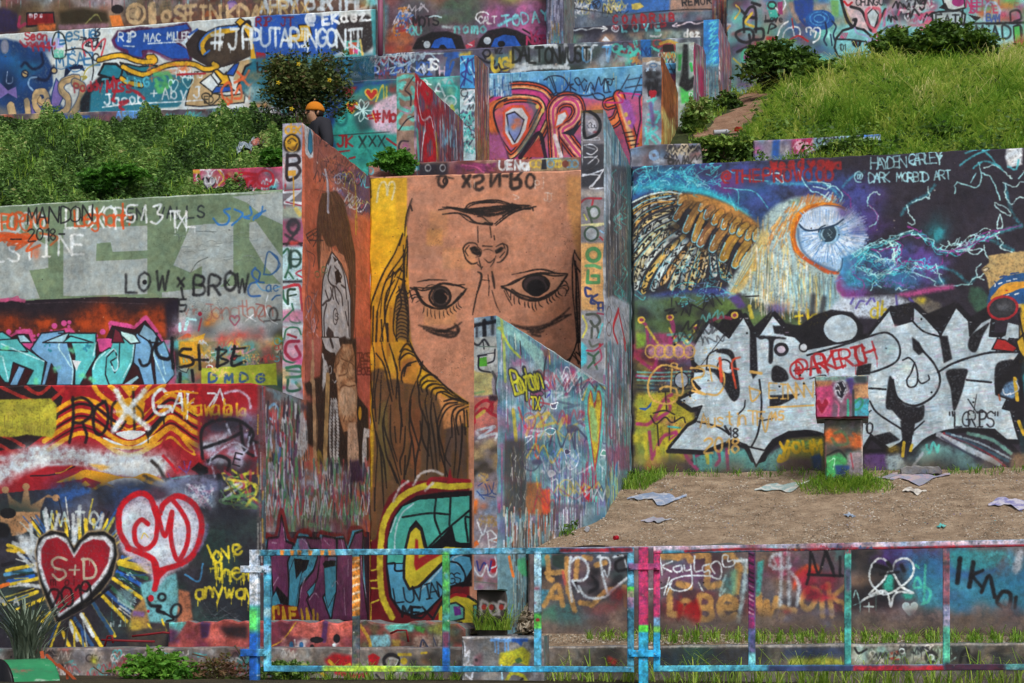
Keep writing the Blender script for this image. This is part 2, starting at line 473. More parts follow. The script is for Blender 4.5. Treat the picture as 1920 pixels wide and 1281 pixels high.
def paint_mat(cv,rough=.55,bumpk=1.0,cracks=1.0):
 m,nt,b=newmat(cv.name+'_painted_concrete',rough)
 t=nt.nodes.new('ShaderNodeTexImage');t.image=image(cv);t.extension='MIRROR';t.interpolation='Cubic'
 uvn=nt.nodes.new('ShaderNodeUVMap');uvn.uv_map='UVMap';nt.links.new(uvn.outputs[0],t.inputs[0])
 g=mixc(nt,1.0,t.outputs[0],(GAIN,GAIN,GAIN),'MULTIPLY')
 # weathering: long faint rain streaks and patchy grime, thin hairline cracks
 st=ramp(nt,nz(nt,3.0,5,.65,stretch=(2.2,2.2,.35)),[(.3,.78),(.58,1.0)])
 g=mixc(nt,.55,g,st,'MULTIPLY')
 fl=ramp(nt,nz(nt,60,3,.6),[(.24,.6),(.32,1.0)])
 g=mixc(nt,.5,g,fl,'MULTIPLY')
 if cracks:
  v=nt.nodes.new('ShaderNodeTexVoronoi');v.feature='DISTANCE_TO_EDGE';v.inputs['Scale'].default_value=1.1
  tc=nt.nodes.new('ShaderNodeTexCoord');wv=nt.nodes.new('ShaderNodeVectorMath');wv.operation='ADD'
  nn=nt.nodes.new('ShaderNodeTexNoise');nn.inputs['Scale'].default_value=4;nn.inputs['Detail'].default_value=5
  nt.links.new(tc.outputs['Object'],nn.inputs['Vector'])
  nt.links.new(tc.outputs['Object'],wv.inputs[0]);nt.links.new(nn.outputs['Color'],wv.inputs[1])
  nt.links.new(wv.outputs[0],v.inputs['Vector'])
  cr=ramp(nt,v.outputs['Distance'],[(.0,.35),(.006,1.0)])
  gate=ramp(nt,nz(nt,.9,2),[(.5,0.0),(.6,.8)])
  g=mixc(nt,gate,g,mixc(nt,1.0,g,cr,'MULTIPLY'))
 nt.links.new(g,b.inputs['Base Color'])
 rr=ramp(nt,nz(nt,14,4),[(.3,rough-.12),(.7,rough+.2)])
 nt.links.new(rr,b.inputs['Roughness'])
 n1=bump(nt,b,nz(nt,9,6,.65),.22*bumpk,.03)
 n2=bump(nt,b,nz(nt,90,3,.7),.35*bumpk,.004,n1)
 bw=nt.nodes.new('ShaderNodeRGBToBW');nt.links.new(t.outputs[0],bw.inputs[0])
 bump(nt,b,bw.outputs[0],.25*bumpk,.004,n2)
 return m

def old_concrete():
 m,nt,b=newmat('grimy_painted_concrete',.8)
 a=ramp(nt,nz(nt,6,6,.7),[(.3,'4e4a48'),(.5,'7d7a78'),(.68,'989a98')])
 p=ramp(nt,nz(nt,2.3,3,.5),[(.32,'7a3f48'),(.42,'5f6f86'),(.5,'8a8886'),(.58,'4f8587'),(.68,'80705c')])
 g=ramp(nt,nz(nt,11,4,.6),[(.42,0.0),(.6,.75)])
 nt.links.new(mixc(nt,g,a,p),b.inputs['Base Color'])
 n1=bump(nt,b,nz(nt,14,8,.75),.8,.03)
 bump(nt,b,nz(nt,120,2,.7),.4,.004,n1)
 return m
M_OLD=old_concrete()

# ---------------------------------------------------------------- objects
def tag(o,label=None,cat=None,group=None,kind=None):
 if label: o['label']=label
 if cat: o['category']=cat
 if group: o['group']=group
 if kind: o['kind']=kind
 return o

def link(name,me,parent=None,mats=()):
 o=bpy.data.objects.new(name,me);COL.objects.link(o)
 for m in mats: me.materials.append(m)
 if parent: o.parent=parent;o.matrix_parent_inverse=Matrix.Translation(parent.location).inverted() if parent.type== 'EMPTY' and parent.rotation_euler.z==0 else parent.matrix_world.inverted()
 return o

def thing(name,label,cat,loc=(0,0,0),group=None):
 o=bpy.data.objects.new(name,None);COL.objects.link(o);o.location=loc;o.empty_display_size=.1
 return tag(o,label,cat,group)

def uz_of(plane,p):
 if plane.kind== 'front': return p[0]*CA-p[1]*SA,p[2]
 return (p[0]-plane.a[0])*plane.d[0]+(p[1]-plane.a[1])*plane.d[1],p[2]

def normal_of(plane):
 if plane.kind== 'front': return np.array([-SA,-CA])
 return-plane.n

def slab(name,plane,px,thick,cv,ends=(),parent=None,mats=None,jag=.004,step=.11,bev=.016,smooth=False):
 """A standing slab: outline px (photo pixels, any order round) on its plane, solid to `thick` behind it."""
 out=np.array([plane.sz(x,y) for x,y in px],float)
 area=sum(out[i][0]*out[(i+1)%len(out)][1]-out[(i+1)%len(out)][0]*out[i][1] for i in range(len(out)))
 if area<0: out=out[::-1]
 ring=[]
 for i in range(len(out)):
  a,b=out[i],out[(i+1)%len(out)]
  n=max(1,int(np.hypot(*(b-a))/step))
  nv=np.array([b[1]-a[1],a[0]-b[0]]);nv=nv/(np.hypot(*nv)+1e-9)
  for k in range(n):
   q=a+(b-a)*k/n
   if k: q=q+nv*random.uniform(-jag,jag)
   ring.append(q)
 ring=np.array(ring);n=len(ring)
 nxt=np.roll(ring,-1,0)-ring;prv=ring-np.roll(ring,1,0)
 def nn(v): v=np.stack([-v[:,1],v[:,0]],1);return v/(np.hypot(v[:,0],v[:,1])[:,None]+1e-9)
 inn=nn(nxt)+nn(prv);inn/=np.maximum(.6,np.hypot(inn[:,0],inn[:,1]))[:,None]
 bv=bev*(1+RNG.uniform(-.5,.8,n))[:,None]
 r0=ring+inn*bv
 V=[plane.at(u,z,0) for u,z in r0]+[plane.at(u,z,float(bv[i,0])) for i,(u,z) in enumerate(ring)]+[plane.at(u,z,thick) for u,z in ring]
 Fs=[list(range(n))]
 for i in range(n):
  j=(i+1)%n
  Fs.append([n+i,n+j,j,i][::1]);Fs.append([2*n+i,2*n+j,n+j,n+i])
 Fs.append(list(range(3*n-1,2*n-1,-1)))
 me=bpy.data.meshes.new(name);me.from_pydata(V,[],Fs); 
 mats=mats or [paint_of(cv),M_OLD]
 for m in mats: me.materials.append(m)
 endm=[]
 for e in ends: me.materials.append(paint_of(e));endm.append(len(me.materials)-1)
 uvl=me.uv_layers.new(name='UVMap')
 VV=np.array(V)
 for pi,pol in enumerate(me.polygons):
  vs=VV[list(pol.vertices)]
  use,mi=cv,0
  if pi>0 and pi<len(Fs)-1 and pi%2==0:
   mi=1
   e1=vs[1]-vs[0];e2=vs[-1]-vs[0];nr=np.cross(e1,e2);nr/=np.linalg.norm(nr)+1e-9
   for ei,ecv in enumerate(ends):
    if abs(nr[:2] @ normal_of(ecv.plane))>.85:
     # only the end that lies on that canvas' own plane
     q=vs.mean(0);pl=ecv.plane
     if pl.kind== 'front': off=(q[0]*SA+q[1]*CA)-pl.c
     else: off=(q[:2]-pl.a) @ pl.n
     if abs(off)<.12: use,mi=ecv,endm[ei]
  elif pi==len(Fs)-1: mi=1
  pol.material_index=mi
  for li in pol.loop_indices:
   p=VV[me.loops[li].vertex_index]
   uvl.data[li].uv=use.uv(*uz_of(use.plane,p))
 me.validate();me.update()
 import bmesh
 bm=bmesh.new();bm.from_mesh(me);bmesh.ops.recalc_face_normals(bm,faces=bm.faces);bm.to_mesh(me);bm.free()
 o=bpy.data.objects.new(name,me);COL.objects.link(o)
 if parent: o.parent=parent;o.matrix_parent_inverse=Matrix.Translation(parent.location).inverted()
 return o

_pm={}
def paint_of(cv):
 if cv.name not in _pm: _pm[cv.name]=paint_mat(cv,cracks=getattr(cv,'cracks',1))
 return _pm[cv.name]

def mesh_obj(name,V,Fs,mat,parent=None,smooth=False,uvcv=None):
 me=bpy.data.meshes.new(name);me.from_pydata([tuple(map(float,v)) for v in V],[],Fs)
 if mat: me.materials.append(mat)
 if smooth: me.polygons.foreach_set('use_smooth',[True]*len(me.polygons))
 if uvcv:
  uvl=me.uv_layers.new(name='UVMap');co=np.array(V)
  for l in me.loops: uvl.data[l.index].uv=uvcv.uv(*uz_of(uvcv.plane,co[l.vertex_index]))
 me.update()
 o=bpy.data.objects.new(name,me);COL.objects.link(o)
 if parent: o.parent=parent;o.matrix_parent_inverse=Matrix.Translation(parent.location).inverted()
 return o

def boxmesh(c,s,bev=.004,rot=0.0):
 """bevelled box: centre, full sizes, rotation about z -> verts, faces"""
 import bmesh
 bm=bmesh.new();bmesh.ops.create_cube(bm,size=1)
 for v in bm.verts: v.co=Vector((v.co.x*s[0],v.co.y*s[1],v.co.z*s[2]))
 if bev: bmesh.ops.bevel(bm,geom=bm.edges[:],offset=bev,segments=2,affect='EDGES')
 R_=Matrix.Rotation(rot,3,'Z')
 V=[tuple(R_ @ v.co+Vector(c)) for v in bm.verts]
 bm.verts.index_update()
 Fs=[[v.index for v in f.verts] for f in bm.faces];bm.free()
 return V,Fs

def tube(pts,r,seg=8,taper=None):
 V,Fs=[],[]
 pts=[Vector(p) for p in pts];n=len(pts)
 for i,p in enumerate(pts):
  d=(pts[min(i+1,n-1)]-pts[max(i-1,0)]).normalized()
  a=d.cross(Vector((0.13,.2,1)));a=a.normalized() if a.length>1e-4 else Vector((1,0,0));b=d.cross(a)
  rr=r if taper is None else r*(1+(taper-1)*i/(n-1))
  for k in range(seg):
   t=6.28318*k/seg
   V.append(tuple(p+a*math.cos(t)*rr+b*math.sin(t)*rr))
 for i in range(n-1):
  for k in range(seg):
   k2=(k+1)%seg
   Fs.append([i*seg+k,i*seg+k2,(i+1)*seg+k2,(i+1)*seg+k])
 Fs.append(list(range(seg))[::-1]);Fs.append(list(range((n-1)*seg,n*seg)))
 return V,Fs

# ---------------------------------------------------------------- side planes
def gp(c,px):
 X,Y,_=Front(c).p3(px,0);return (float(X),float(Y))
S1=Side(gp(C_LOW,497),gp(C0,693))
S2=Side(gp(C_FIN2,1135),gp(C0,1183))
C_WING=15.97
S3=Side(gp(C_WING,935),gp(C_FIN2-.02,1137))
CV_V=24.2
S4=Side(gp(along(895,CV_V,780),780),gp(CV_V,895))      # wedge behind the person
S5=Side(gp(along(918,CV_V,893),893),gp(CV_V,918))
S6=Side(gp(along(1277,CV_V,1243),1243),gp(CV_V,1277))
S7=Side(gp(along(1330,26.2,1303),1303),gp(26.2,1330))
S8=Side(gp(along(1376,28.6,1350),1350),gp(28.6,1376))

# ---------------------------------------------------------------- canvases
cvL=CV('left_wall',W_,(-100,340,600,760),'8b9792')
cvB=CV('block',Front(C_LOW),(-100,700,510,1230),'3a3436')
cvS1=CV('fin_side',S1,(497,225,693,1215),'9a5a48',rx=1.6)
cvF1=CV('fin_front',Front(C_FIN1),(520,222,575,770),'8a8a90')
cvW=CV('face_wall',W_,(688,308,1140,1190),'b17c5f')
cvF2=CV('tall_fin_front',Front(C_FIN2),(1083,188,1140,780),'77787c')
cvS2=CV('tall_fin_side',S2,(1135,195,1183,920),'5a6a74',rx=2.2)
cvF3=CV('wing_front',Front(C_WING),(870,583,940,1120),'8a868a')
cvS3=CV('wing_side',S3,(935,583,1140,1240),'66808a',rx=1.4)
cvO=CV('owl_wall',W_,(1178,262,2020,915),'33303c')
cvR=CV('lower_right_wall',Front(16.34),(985,1005,2020,1215),'6b5f60')
cvU=CV('upper_left_wall',Front(25.0),(-100,10,712,245),'b9c2c4')
cvU0=CV('top_left_wall',Front(26.2),(-100,-70,720,110),'5a4a44')
cvUs=CV('upper_left_kerb',Front(24.6),(-100,195,620,255),'5a5a66')
cvV=CV('tier_left_wall',Front(CV_V),(590,140,890,330),'3f9f98')
cvV2=CV('band_wall',Front(25.0),(600,60,1330,340),'55556a')
cvD=CV('dream_wall',Front(CV_V),(905,110,1290,330),'5d8fb5')
cvS4=CV('wedge_side',S4,(780,130,895,330),'6a4a5a',rx=1.6)
cvF4=CV('wedge_front',Front(along(895,CV_V,780)),(738,130,785,330),'8b6f62')
cvS5=CV('pillar_side',S5,(893,98,918,330),'6a5550',rx=2.5)
cvF5=CV('pillar_front',Front(along(918,CV_V,893)),(858,98,898,330),'5d9fc5')
cvS6=CV('brown_wedge_side',S6,(1243,100,1277,300),'7a452a',rx=2.2)
cvF6=CV('brown_wedge_front',Front(along(1277,CV_V,1243)),(1200,100,1248,300),'6a6a72')
cvS7=CV('green_pillar_side',S7,(1303,70,1330,270),'7a3a58',rx=2.2)
cvF7=CV('green_pillar_front',Front(along(1330,26.2,1303)),(1266,70,1308,270),'4a7a5a')
cvS8=CV('blue_pillar_side',S8,(1350,28,1376,220),'6a6a80',rx=2.2)
cvF8=CV('blue_pillar_front',Front(along(1376,28.6,1350)),(1316,28,1356,220),'4a86c0')
cvE=CV('eyes_wall',Front(27.0),(695,-70,1030,110),'5a4a5c')
cvG=CV('grey_pillar',Front(26.6),(1018,-70,1062,100),'5e5c70')
cvH=CV('arrows_wall',Front(27.6),(1040,30,1340,110),'4a4f66')
cvI=CV('far_wall',Front(28.6),(1040,-70,1370,70),'5a6478')
cvX=CV('upper_right_wall',Front(28.0),(1355,-70,2020,240),'6aa9a8')
cvC1=CV('coping_strip',Front(20.45),(685,285,1100,345),'8a5a4a')
cvC2=CV('small_left_wall',Front(20.8),(355,300,545,375),'a0405a')
cvC3=CV('small_right_wall',Front(20.7),(1170,255,1325,320),'7a7a86')
cvC4=CV('hidden_strip',Front(20.9),(1405,245,1660,310),'88708a')
cvT=CV('kerb_wall',Front(15.75),(-100,1195,2020,1300),'7d7470')
cvM=CV('broken_ledge',Front(16.0),(305,1155,900,1225),'9a5a50')
cvN=CV('squat_block',Front(15.42),(860,1185,1026,1330),'77777a')
cvQ=CV('footing',Front(16.1),(880,1098,965,1215),'3d3835')
cvY=CV('dirt_post_shaft',Front(18.9),(1540,775,1626,925),'5b6a5a')
cvZ=CV('dirt_post_cap',Front(18.82),(1524,698,1634,795),'7a5a78')
cvRail=CV('railing',Front(15.13),(440,1005,2020,1300),'3f93b4')
for c in (cvRail,cvN,cvT,cvM,cvY,cvZ): c.cracks=0

# ================================================================ the paintings
# ---- grey green wall,upper left
c=cvL
O(0,320)
R(-500,60,2420,1800,'66785f')
LG='8f9896'
P('-400,500 0,440 100,440 360,560 362,730 220,750 300,960 -400,1000',LG)
P('475,440 1105,410 1105,600 845,610 830,540 725,545 720,680 1105,660 1105,925 760,935 475,942',LG)
P('1430,412 1750,385 1750,770 1640,880 1515,890 1515,715 1430,765 1300,710',LG)
P('1740,195 2150,160 2150,420 1960,330 1850,240',LG)
P('1870,390 1920,380 2150,700 2150,900 1990,720 1870,520',LG)
P('1215,915 1440,890 1920,850 2200,850 2200,1280 1340,1280 1340,955 1215,950','8d9492')
P('2150,190 2300,190 2310,560 2150,470 2150,340','96507f')
L('2155,200 2200,190 2250,225 2300,200',16,'1f2228')
E(2210,430,50,30,10,'6f7fc8',f=3);E(2210,430,22,12,8,'3b4a90',fill='9c5c9a')
P('-400,985 180,975 600,955 760,945 1100,955 1340,955 1340,1700 -400,1700','211a20')
for x,y,rx,ry in ((60,1130,130,60),(330,1150,110,60),(640,1130,130,90),(800,1120,140,110),(980,1160,100,80),(1160,1110,130,90),(1210,1200,120,90),(450,1230,200,60),(820,1230,200,60),(760,1060,60,80),(100,1220,200,60)):
 B(x,y,rx,ry,'7d3015',.9)
for x,y,rx,ry in ((640,1150,70,40),(340,1140,60,30),(790,1150,60,60),(1180,1180,60,40),(1080,1080,50,40)): B(x,y,rx,ry,'a03e18',.8)
P('1340,1230 1300,1260 1250,1280 1250,1230 1240,1000 1340,960','1d1722',f=3)
L('-300,985 0,975 90,965 180,978',26,'a8476c',f=2);L('90,960 130,945 140,965',10,'a8476c')
L('190,1000 600,985 1100,1000',3,'5a4a50',.6)
for x,y,r in ((65,1210,20),(408,1165,22),(385,1200,10),(480,1145,22),(520,1138,16),(515,1170,12),(770,1210,22),(290,1235,14),(255,1240,12),(720,1240,16),(150,1180,8)): E(x,y,r,r,0,'M',fill='b5457e')
PK,TQ,BL='b8457c','4fa9ab','6796ba'
L('-200,1290 0,1260 100,1250 130,1215 220,1210 240,1280 300,1290 380,1230 520,1200 560,1240 720,1290 800,1290 850,1260 835,1150 950,1170 1010,1190 1090,1110 1160,1200 1210,1290',44,PK,f=2,sm=0)
P('-300,1300 60,1260 130,1225 215,1225 240,1300 520,1215 730,1290 760,1330 840,1160 1010,1190 1090,1120 1250,1330 1330,1620 -300,1620','2a1519')
O(0,640)
R(-400,0,1320,420,'331619')
P('1230,-10 1300,-10 1330,330 1240,330 1290,180','a8476c')
P('1220,0 1290,0 1290,80 1270,130 1240,60','b8457c')
P('60,0 250,0 240,80 210,100 110,40','b8457c')
P('730,-20 860,-20 805,110 795,120 785,85 745,75','b8457c')
P('-100,-60 20,-70 340,150 310,330 190,330 250,220 100,160 70,310 35,310 -100,120',TQ,ol='K',ow=11)
P('140,185 190,200 130,330 70,330',BL,ol='K',ow=8)
P('0,-10 130,-20 210,80 -60,60',TQ,ol='K',ow=9)
P('310,330 350,160 270,100 230,60 310,-60 480,-80 520,60 560,220 545,330 420,330 430,240 385,170 340,330',BL,ol='K',ow=11)
P('440,-60 510,-60 560,100 560,330 600,330 720,120 720,-60',TQ,ol='K',ow=11)
P('690,330 685,200 740,100 820,50 880,70 885,180 860,240 830,180 860,110 820,150 830,330',TQ,ol='K',ow=9)
P('870,-60 1010,-60 1000,130 930,250 920,330 740,330 740,180 830,60',TQ,sm=0)
P('900,-40 1010,-60 1020,60 990,180 920,325 820,330 790,250 800,120 860,60 880,120 830,150 860,235 890,190',TQ,ol='K',ow=10)
P('1020,-60 1180,-60 1130,120 1160,330 1080,330 1040,200 1000,160',BL,ol='K',ow=10)
P('1150,60 1230,0 1290,150 1310,250 1240,330 1170,330',BL,ol='K',ow=9)
P('920,325 1030,255 1045,275 980,330','8fb8c4',ol='K',ow=6)
for q in ('20,120 60,290','330,150 130,70 10,20','520,100 545,200 540,320','450,0 440,50 480,110 530,190','720,10 700,110','1005,20 985,150 925,270','870,80 850,60 790,110','1150,80 1165,140 1240,310','700,210 720,150 790,80','1210,100 1240,250','880,110 885,190 860,225 840,190'):
 L(q,10,'a9d0d4',.9)
for x,y,k in ((370,40,36),(655,50,36)):
 for q in range(7): E(x+ru(-k,k),y+ru(-k,k),ru(6,16),ru(6,16),0,'K',fill='2f7c92')
for x,y in ((40,50),(620,250),(540,60),(280,300),(690,280),(420,210)):
 for q in range(4): B(x+ru(-20,20),y+ru(-20,20),16,14,'5cba8a',.6)
P('540,140 610,150 590,180 575,225 560,190','c2c8cc')
O(0,320)
for q,cc in (('835,1180 1010,1230 1050,1290 980,1300 900,1230','a9cfd0'),('1080,1150 1040,1230 1130,1290 1210,1290 1150,1200','7296ac'),('860,1180 900,1210 930,1290 840,1290','5b1f2a')):
 P(q,cc,ol='K',ow=10)
P('130,1235 180,1230 240,1290 150,1290','8fb8c4',ol='K',ow=9)
P('320,1290 470,1230 520,1215 480,1290','8fb8c4',ol='K',ow=9)
P('470,1290 530,1240 700,1290',TQ,ol='K',ow=9)
CD((1345,1100,2300,1280),['8a3040','6a7f8a','b5b9bd','4aa0a8','c9762c','c06a8a','3a3940'],22,(30,80))
L('1345,1270 1400,1240 1420,1240',30,'c2402c');P('1400,1280 1540,1220 1520,1280','d39b2c')
L('1350,1150 1350,1200',22,'a5d0d2');L('1410,1110 1390,1190',24,'a5d0d2');L('1400,1110 1470,1120',16,'a5d0d2');L('1510,1110 1490,1200',14,'a0283a')
E(1500,1075,16,16,0,'K',fill='a0283a');heart(1760,1090,70,70,12,'8a3048',.7)
T('Jonathan',1530,1120,120,9,'8f5348',.85,v=66,rot=-3,f=2)
T('vir',1380,1080,60,8,'8f5348',.7,f=2)
L('1840,1130 1900,1080',8,'c6c6c8');L('1850,1090 1920,1130',8,'c6c6c8')
O(480,320)
L('0,1000 60,1020 20,1100 60,1140',10,'7a4440',.8);E(130,1080,30,50,14,'2b2626',.9,3);L('60,1130 180,1120',12,'2b2626',.8)
L('90,930 70,1030 110,1120 160,1150',5,'c9cdd0');L('0,840 60,900 180,870',8,'c')
T('D',60,790,160,11,'234a78',sl=.15);L('120,620 180,700 150,760',9,'234a78');T('ac',70,910,70,9,'234a78',v=60);L('120,970 150,940 180,935',10,'234a78')
L('0,740 30,770 20,830 60,840',12,'234a78')
CD((0,1150,190,1290),['b5443e','b9c2c6','5a6f88','3a3438'],7,(30,60))
O(0,640)
CD((1330,-20,2280,330),['c9922c','8a8f3a','b06a70','3b5a54','4aa0a8','c9b05c','8a3040','2f2c30','b5443e'],46,(30,90),(.5,.95))
patches(c,(1330,0,2280,330),['c9922c','4d7c5c','b5547a','c6bfae','30303a','a0302c','c4a24c'],16,(20,60))
P('1340,0 1500,0 1540,110 1440,200 1350,190','c79126',f=2)
TG((1330,0,2250,180),['b8c4c8','c69a3c','4aa0a8','b5443e','2b2b30','c48a9a'],24,(30,70),(4,9))
P('1510,205 2070,165 2080,330 1510,325','a2ab34')
R(1510,200,1920,215,'8f9c34',.6)
BK='17161a'
L('1120,0 1140,60 1120,160 1070,185 1045,140',20,BK,f=2)
L('1180,-20 1170,60 1200,120 1270,130 1290,60 1290,-20',26,BK,f=2.5);L('1290,60 1300,200',26,BK,f=2.5)
L('1430,60 1370,60 1350,100 1440,130 1440,175 1350,195',22,BK,f=2);L('1490,30 1500,210',22,BK,f=2,sm=0);L('1440,140 1560,140',18,BK,f=2)
L('1640,50 1630,190',24,BK,f=2);L('1620,60 1700,70 1650,120 1710,150 1630,190',16,BK,f=2)
L('1760,40 1740,180 1840,150',22,BK,f=2);L('1740,60 1840,50',16,BK,f=2);L('1750,115 1800,110',14,BK,f=2)
L('1350,240 1350,310',24,BK,f=2);L('1440,220 1450,300',22,BK,f=2)
T('DMDG',1570,305,62,17,'23468c',v=118,f=1.5,wf=.9)
for k in range(60): B(ru(1600,2000),ru(220,330),ru(3,8),ru(3,8),'c4a25c',.7)
for x,y,r in ((1640,230,60),(1880,130,60)):
 for k in range(40): B(x+ru(-r,r),y+ru(-r*.6,r*.6),7,6,'c9ad6c',.8)
O(0,320)
T('FOPO',0,450,120,18,'a9b4b4',v=88);
for t_,x,y,h_ in (('L',-40,690,120),('S',60,680,140),('T',180,675,150),('I',300,640,150),('N',445,630,150),('E',545,625,145)):
 T(t_,x,y,h_,17,'c6cccc',f=1.5)
T('FOPO',5,440,120,16,'b9491f',v=50,j=.5,f=1.6);T('Ma',230,430,110,14,'b9491f',.85,v=60)
for k in range(9): L([[ru(-20,300),ru(470,560)] for _ in range(4)],14,'b9491f',.8)
L('-50,500 100,480 60,560 180,500 120,590 260,510 200,600 300,560',20,'b9491f',.9);L('300,470 430,500 380,560',16,'b9491f',.7)
B(270,610,30,50,'b9491f',.5);L('240,590 235,650',10,'b9491f',.7)
T('LUXOP',490,430,150,17,'c6cccc',v=95,f=1.6);T('Leghorn',560,420,120,16,'b9491f',v=60,f=2,rot=-2)
L('920,250 925,435',14,'b9491f');L('925,340 990,330 970,400',14,'b9491f')
T('MANDON',200,405,118,11,'17171b',v=83,rot=-3,sl=.08)
T('2018-',215,525,88,11,'17171b',v=62,rot=-1);L('80,515 160,515',9,'17171b')
T('5N VALLS',950,370,85,12,'20242a',v=76,rot=-2,f=1.5)
L('1030,260 960,265 950,330 1010,330 1000,385 950,380',15,'c6cccc');L('1060,370 1090,260 1100,390',15,'c6cccc',sm=0);L('1150,270 1210,255 1180,320 1220,340 1180,395 1130,385',16,'c6cccc')
T('TXL',1270,430,120,15,'d2d6d6',v=62,drip=3)
for q in ('1725,285 1680,300 1720,350 1700,400 1640,405 1600,360','1760,290 1820,330 1740,410','1875,270 1885,330 1830,350 1870,360','1900,370 1915,340 1990,300'): L(q,14,'2a64a2')
O(480,320);L('50,270 40,320 0,360',12,'2a64a2');O(0,320)
for i,(ch,x,y) in enumerate((('L',945,915),('O',1040,905),('W',1165,900),('x',1335,870),('B',1445,930),('R',1570,925),('O',1680,905),('W',1775,915))):
 T(ch,x,y,138 if ch != 'x' else 90,19,'1b1b1e',f=3.2,j=.25,sl=.04)
E(1085,838,14,14,8,'1b1b1e',fill='1b1b1e');T('x',1690,860,60,8,'1b1b1e')
L('1360,880 1375,960',16,'1b1b1e',f=2.5);L('1395,965 1345,970 1350,1010 1395,1010 1385,1050 1350,1055',14,'1b1b1e',f=2.5)
L('1915,730 1890,760 1900,800 1930,830 1880,850 1860,900 1880,940 1950,940',14,'2b5590')
O(480,320);L('0,730 60,640',12,'234a78',0)
O(0,320)
for k in range(46):   # wrinkles where the paint skin has let go
 x,y=ru(1280,1920),ru(440,700)
 L([[x,y],[x+ru(15,45),y+ru(-14,4)],[x+ru(50,80),y+ru(-20,20)]],3,rc(('6b7676','a9b2b0','4a5250')),.7)
L('1430,765 1480,690 1560,650',5,'3a3f3c');L('0,270 940,205 2100,160',8,'a9b0ae',.8,sm=0)
L('1290,470 1340,485 1340,530',4,'4a5250');L('1470,455 1620,460',4,'4a5250')
grain(c,.03,.8)

# ---- lowest left wall
c=cvB
O(0,640)
R(-500,300,2100,2500,'2a2730')
P('-400,330 2000,300 2000,1000 1500,1000 -400,1180','8d1a22')
P('-400,330 380,330 470,420 420,640 200,800 -100,830 -400,850','231a1d')
for q in ('0,340 150,410 250,450','190,340 290,395 370,340','380,450 480,360','0,700 100,740 180,790','0,780 120,850'): L(q,26,'9c2a26',.95)
YC='c48a1e'
def flame(dy,w,col=YC,am=1.0):
 xs=np.array([330,420,500,600,720,830,900,970,1040,1110,1200,1280,1360,1440,1500])
 ys=np.array([150,90,40,0,30,110,150,165,150,110,20,-30,10,70,100])*am
 L(np.stack([xs,ys+dy],1),w,col,f=1.0)
for dy,w,col in ((430,34,'c48a1e'),(520,30,YC),(600,34,YC),(690,34,YC),(470,20,'1f1519'),(560,16,'2a1218'),(645,14,'3a1218')):
 flame(dy,w,col)
for x0,x1,y in ((700,760,330),(820,900,330),(1120,1060,330),(1230,1100,330)):
 L([[x0,y],[x1,y+80],[970,y+230]],34,YC)
P('900,330 1050,330 970,420',YC);P('860,460 970,420 1090,460 1060,620 970,650 880,620',YC)
for q in ('760,470 880,580 970,640 1060,600 1170,480','700,520 830,640 970,690 1100,640 1210,540'): L(q,26,'8d1a22')
for q in ('700,500 820,600 970,665','1240,500 1120,600 970,665'): L(q,16,YC)
P('870,690 970,670 1090,680 1030,725 970,740 910,720','bfc6c8',sm=1);P('770,720 880,760 970,790 1060,760 1160,700 1090,790 970,810 850,800','bfc6c8',sm=1)
L('760,740 880,790 1060,790 1180,700 1290,640 1380,740 1450,830',26,YC);L('1100,820 1200,760 1280,720 1370,790 1460,850',20,YC)
L('1200,800 1280,680 1380,790 1440,830',18,'a0222a')
for x,y,rx,ry in ((0,1000,120,70),(120,930,130,70),(250,880,150,80),(400,860,160,80),(560,850,160,70),(720,880,170,70),(880,900,170,80),(1020,900,170,90),(1180,910,130,80),(-120,1040,140,80),(300,820,160,40),(1050,960,150,50),(860,950,120,50)):
 B(x,y,rx,ry,'a9b4ba',.93)
for k in range(30): B(ru(-50,1250),ru(850,950),60,22,rc(('bcc6c9','97a3ab','c3cacb')),.5)
P('700,930 1230,900 1240,1010 1000,1020 850,1000 720,960','bac1c3',f=3)
P('150,1030 350,940 540,930 640,950 420,1040 430,1060 650,1100 300,1110 130,1090','8d1a22',f=2)
L('230,1010 400,1000 560,940',10,'1f1519');L('420,990 470,980 540,935',8,YC)
P('420,1060 560,1000 640,965 800,990 900,1015 1000,1020 1100,990 1250,1060 1190,1090 1060,1050 980,1035 880,1055 760,1090 690,1120 600,1040 520,1050',YC,sm=1)
P('560,1060 640,1020 760,1060 700,1110','8d1a22');P('600,1080 640,1045 680,1080 640,1090',YC)
P('800,1070 900,1030 1020,1030 1090,1080 960,1090','bac1c3',sm=1);L('680,1120 780,1070 870,1100 1000,1090 1130,1110',18,YC)
P('560,850 620,835 720,870 820,940 760,970 650,930','a8aeb4',.5,f=3)
P('660,920 760,925 830,945 760,970','c9963c',.9,f=2)
L('1080,1010 1180,1060 1250,1080',26,'2a2220',.9,f=4);L('1140,900 1190,950 1230,1020 1255,1070',26,'25201f',.95,f=4)
P('-400,445 0,440 380,430 425,480 420,660 390,720 200,700 100,720 -400,700','9a9530',f=1)
CD((-200,460,380,690),['b0a83a','7f7c2c','8f7a3c','6f6a30'],24,(20,60),(.3,.6));SS((-100,540,380,700),['6f5a34','5d5128'],50,(30,90),(3,5),(.3,.6))
for q in ('545,420 550,600 520,760','540,440 620,425 690,480 680,560 610,610 550,610','620,610 650,700 640,760'): L(q,22,BK,f=2.6)
L('790,450 720,500 700,600 720,690 770,690 810,600 800,480 770,450',22,BK,f=2.6)
L('870,450 840,500 840,640 900,660 940,600',20,BK,.9,f=3);L('1000,380 1010,660',20,BK,.9,f=3);L('1010,470 1070,540 1060,620',18,BK,.8,f=3)
L('1230,560 1110,700',34,'1b1a1c',f=3,drip=5)
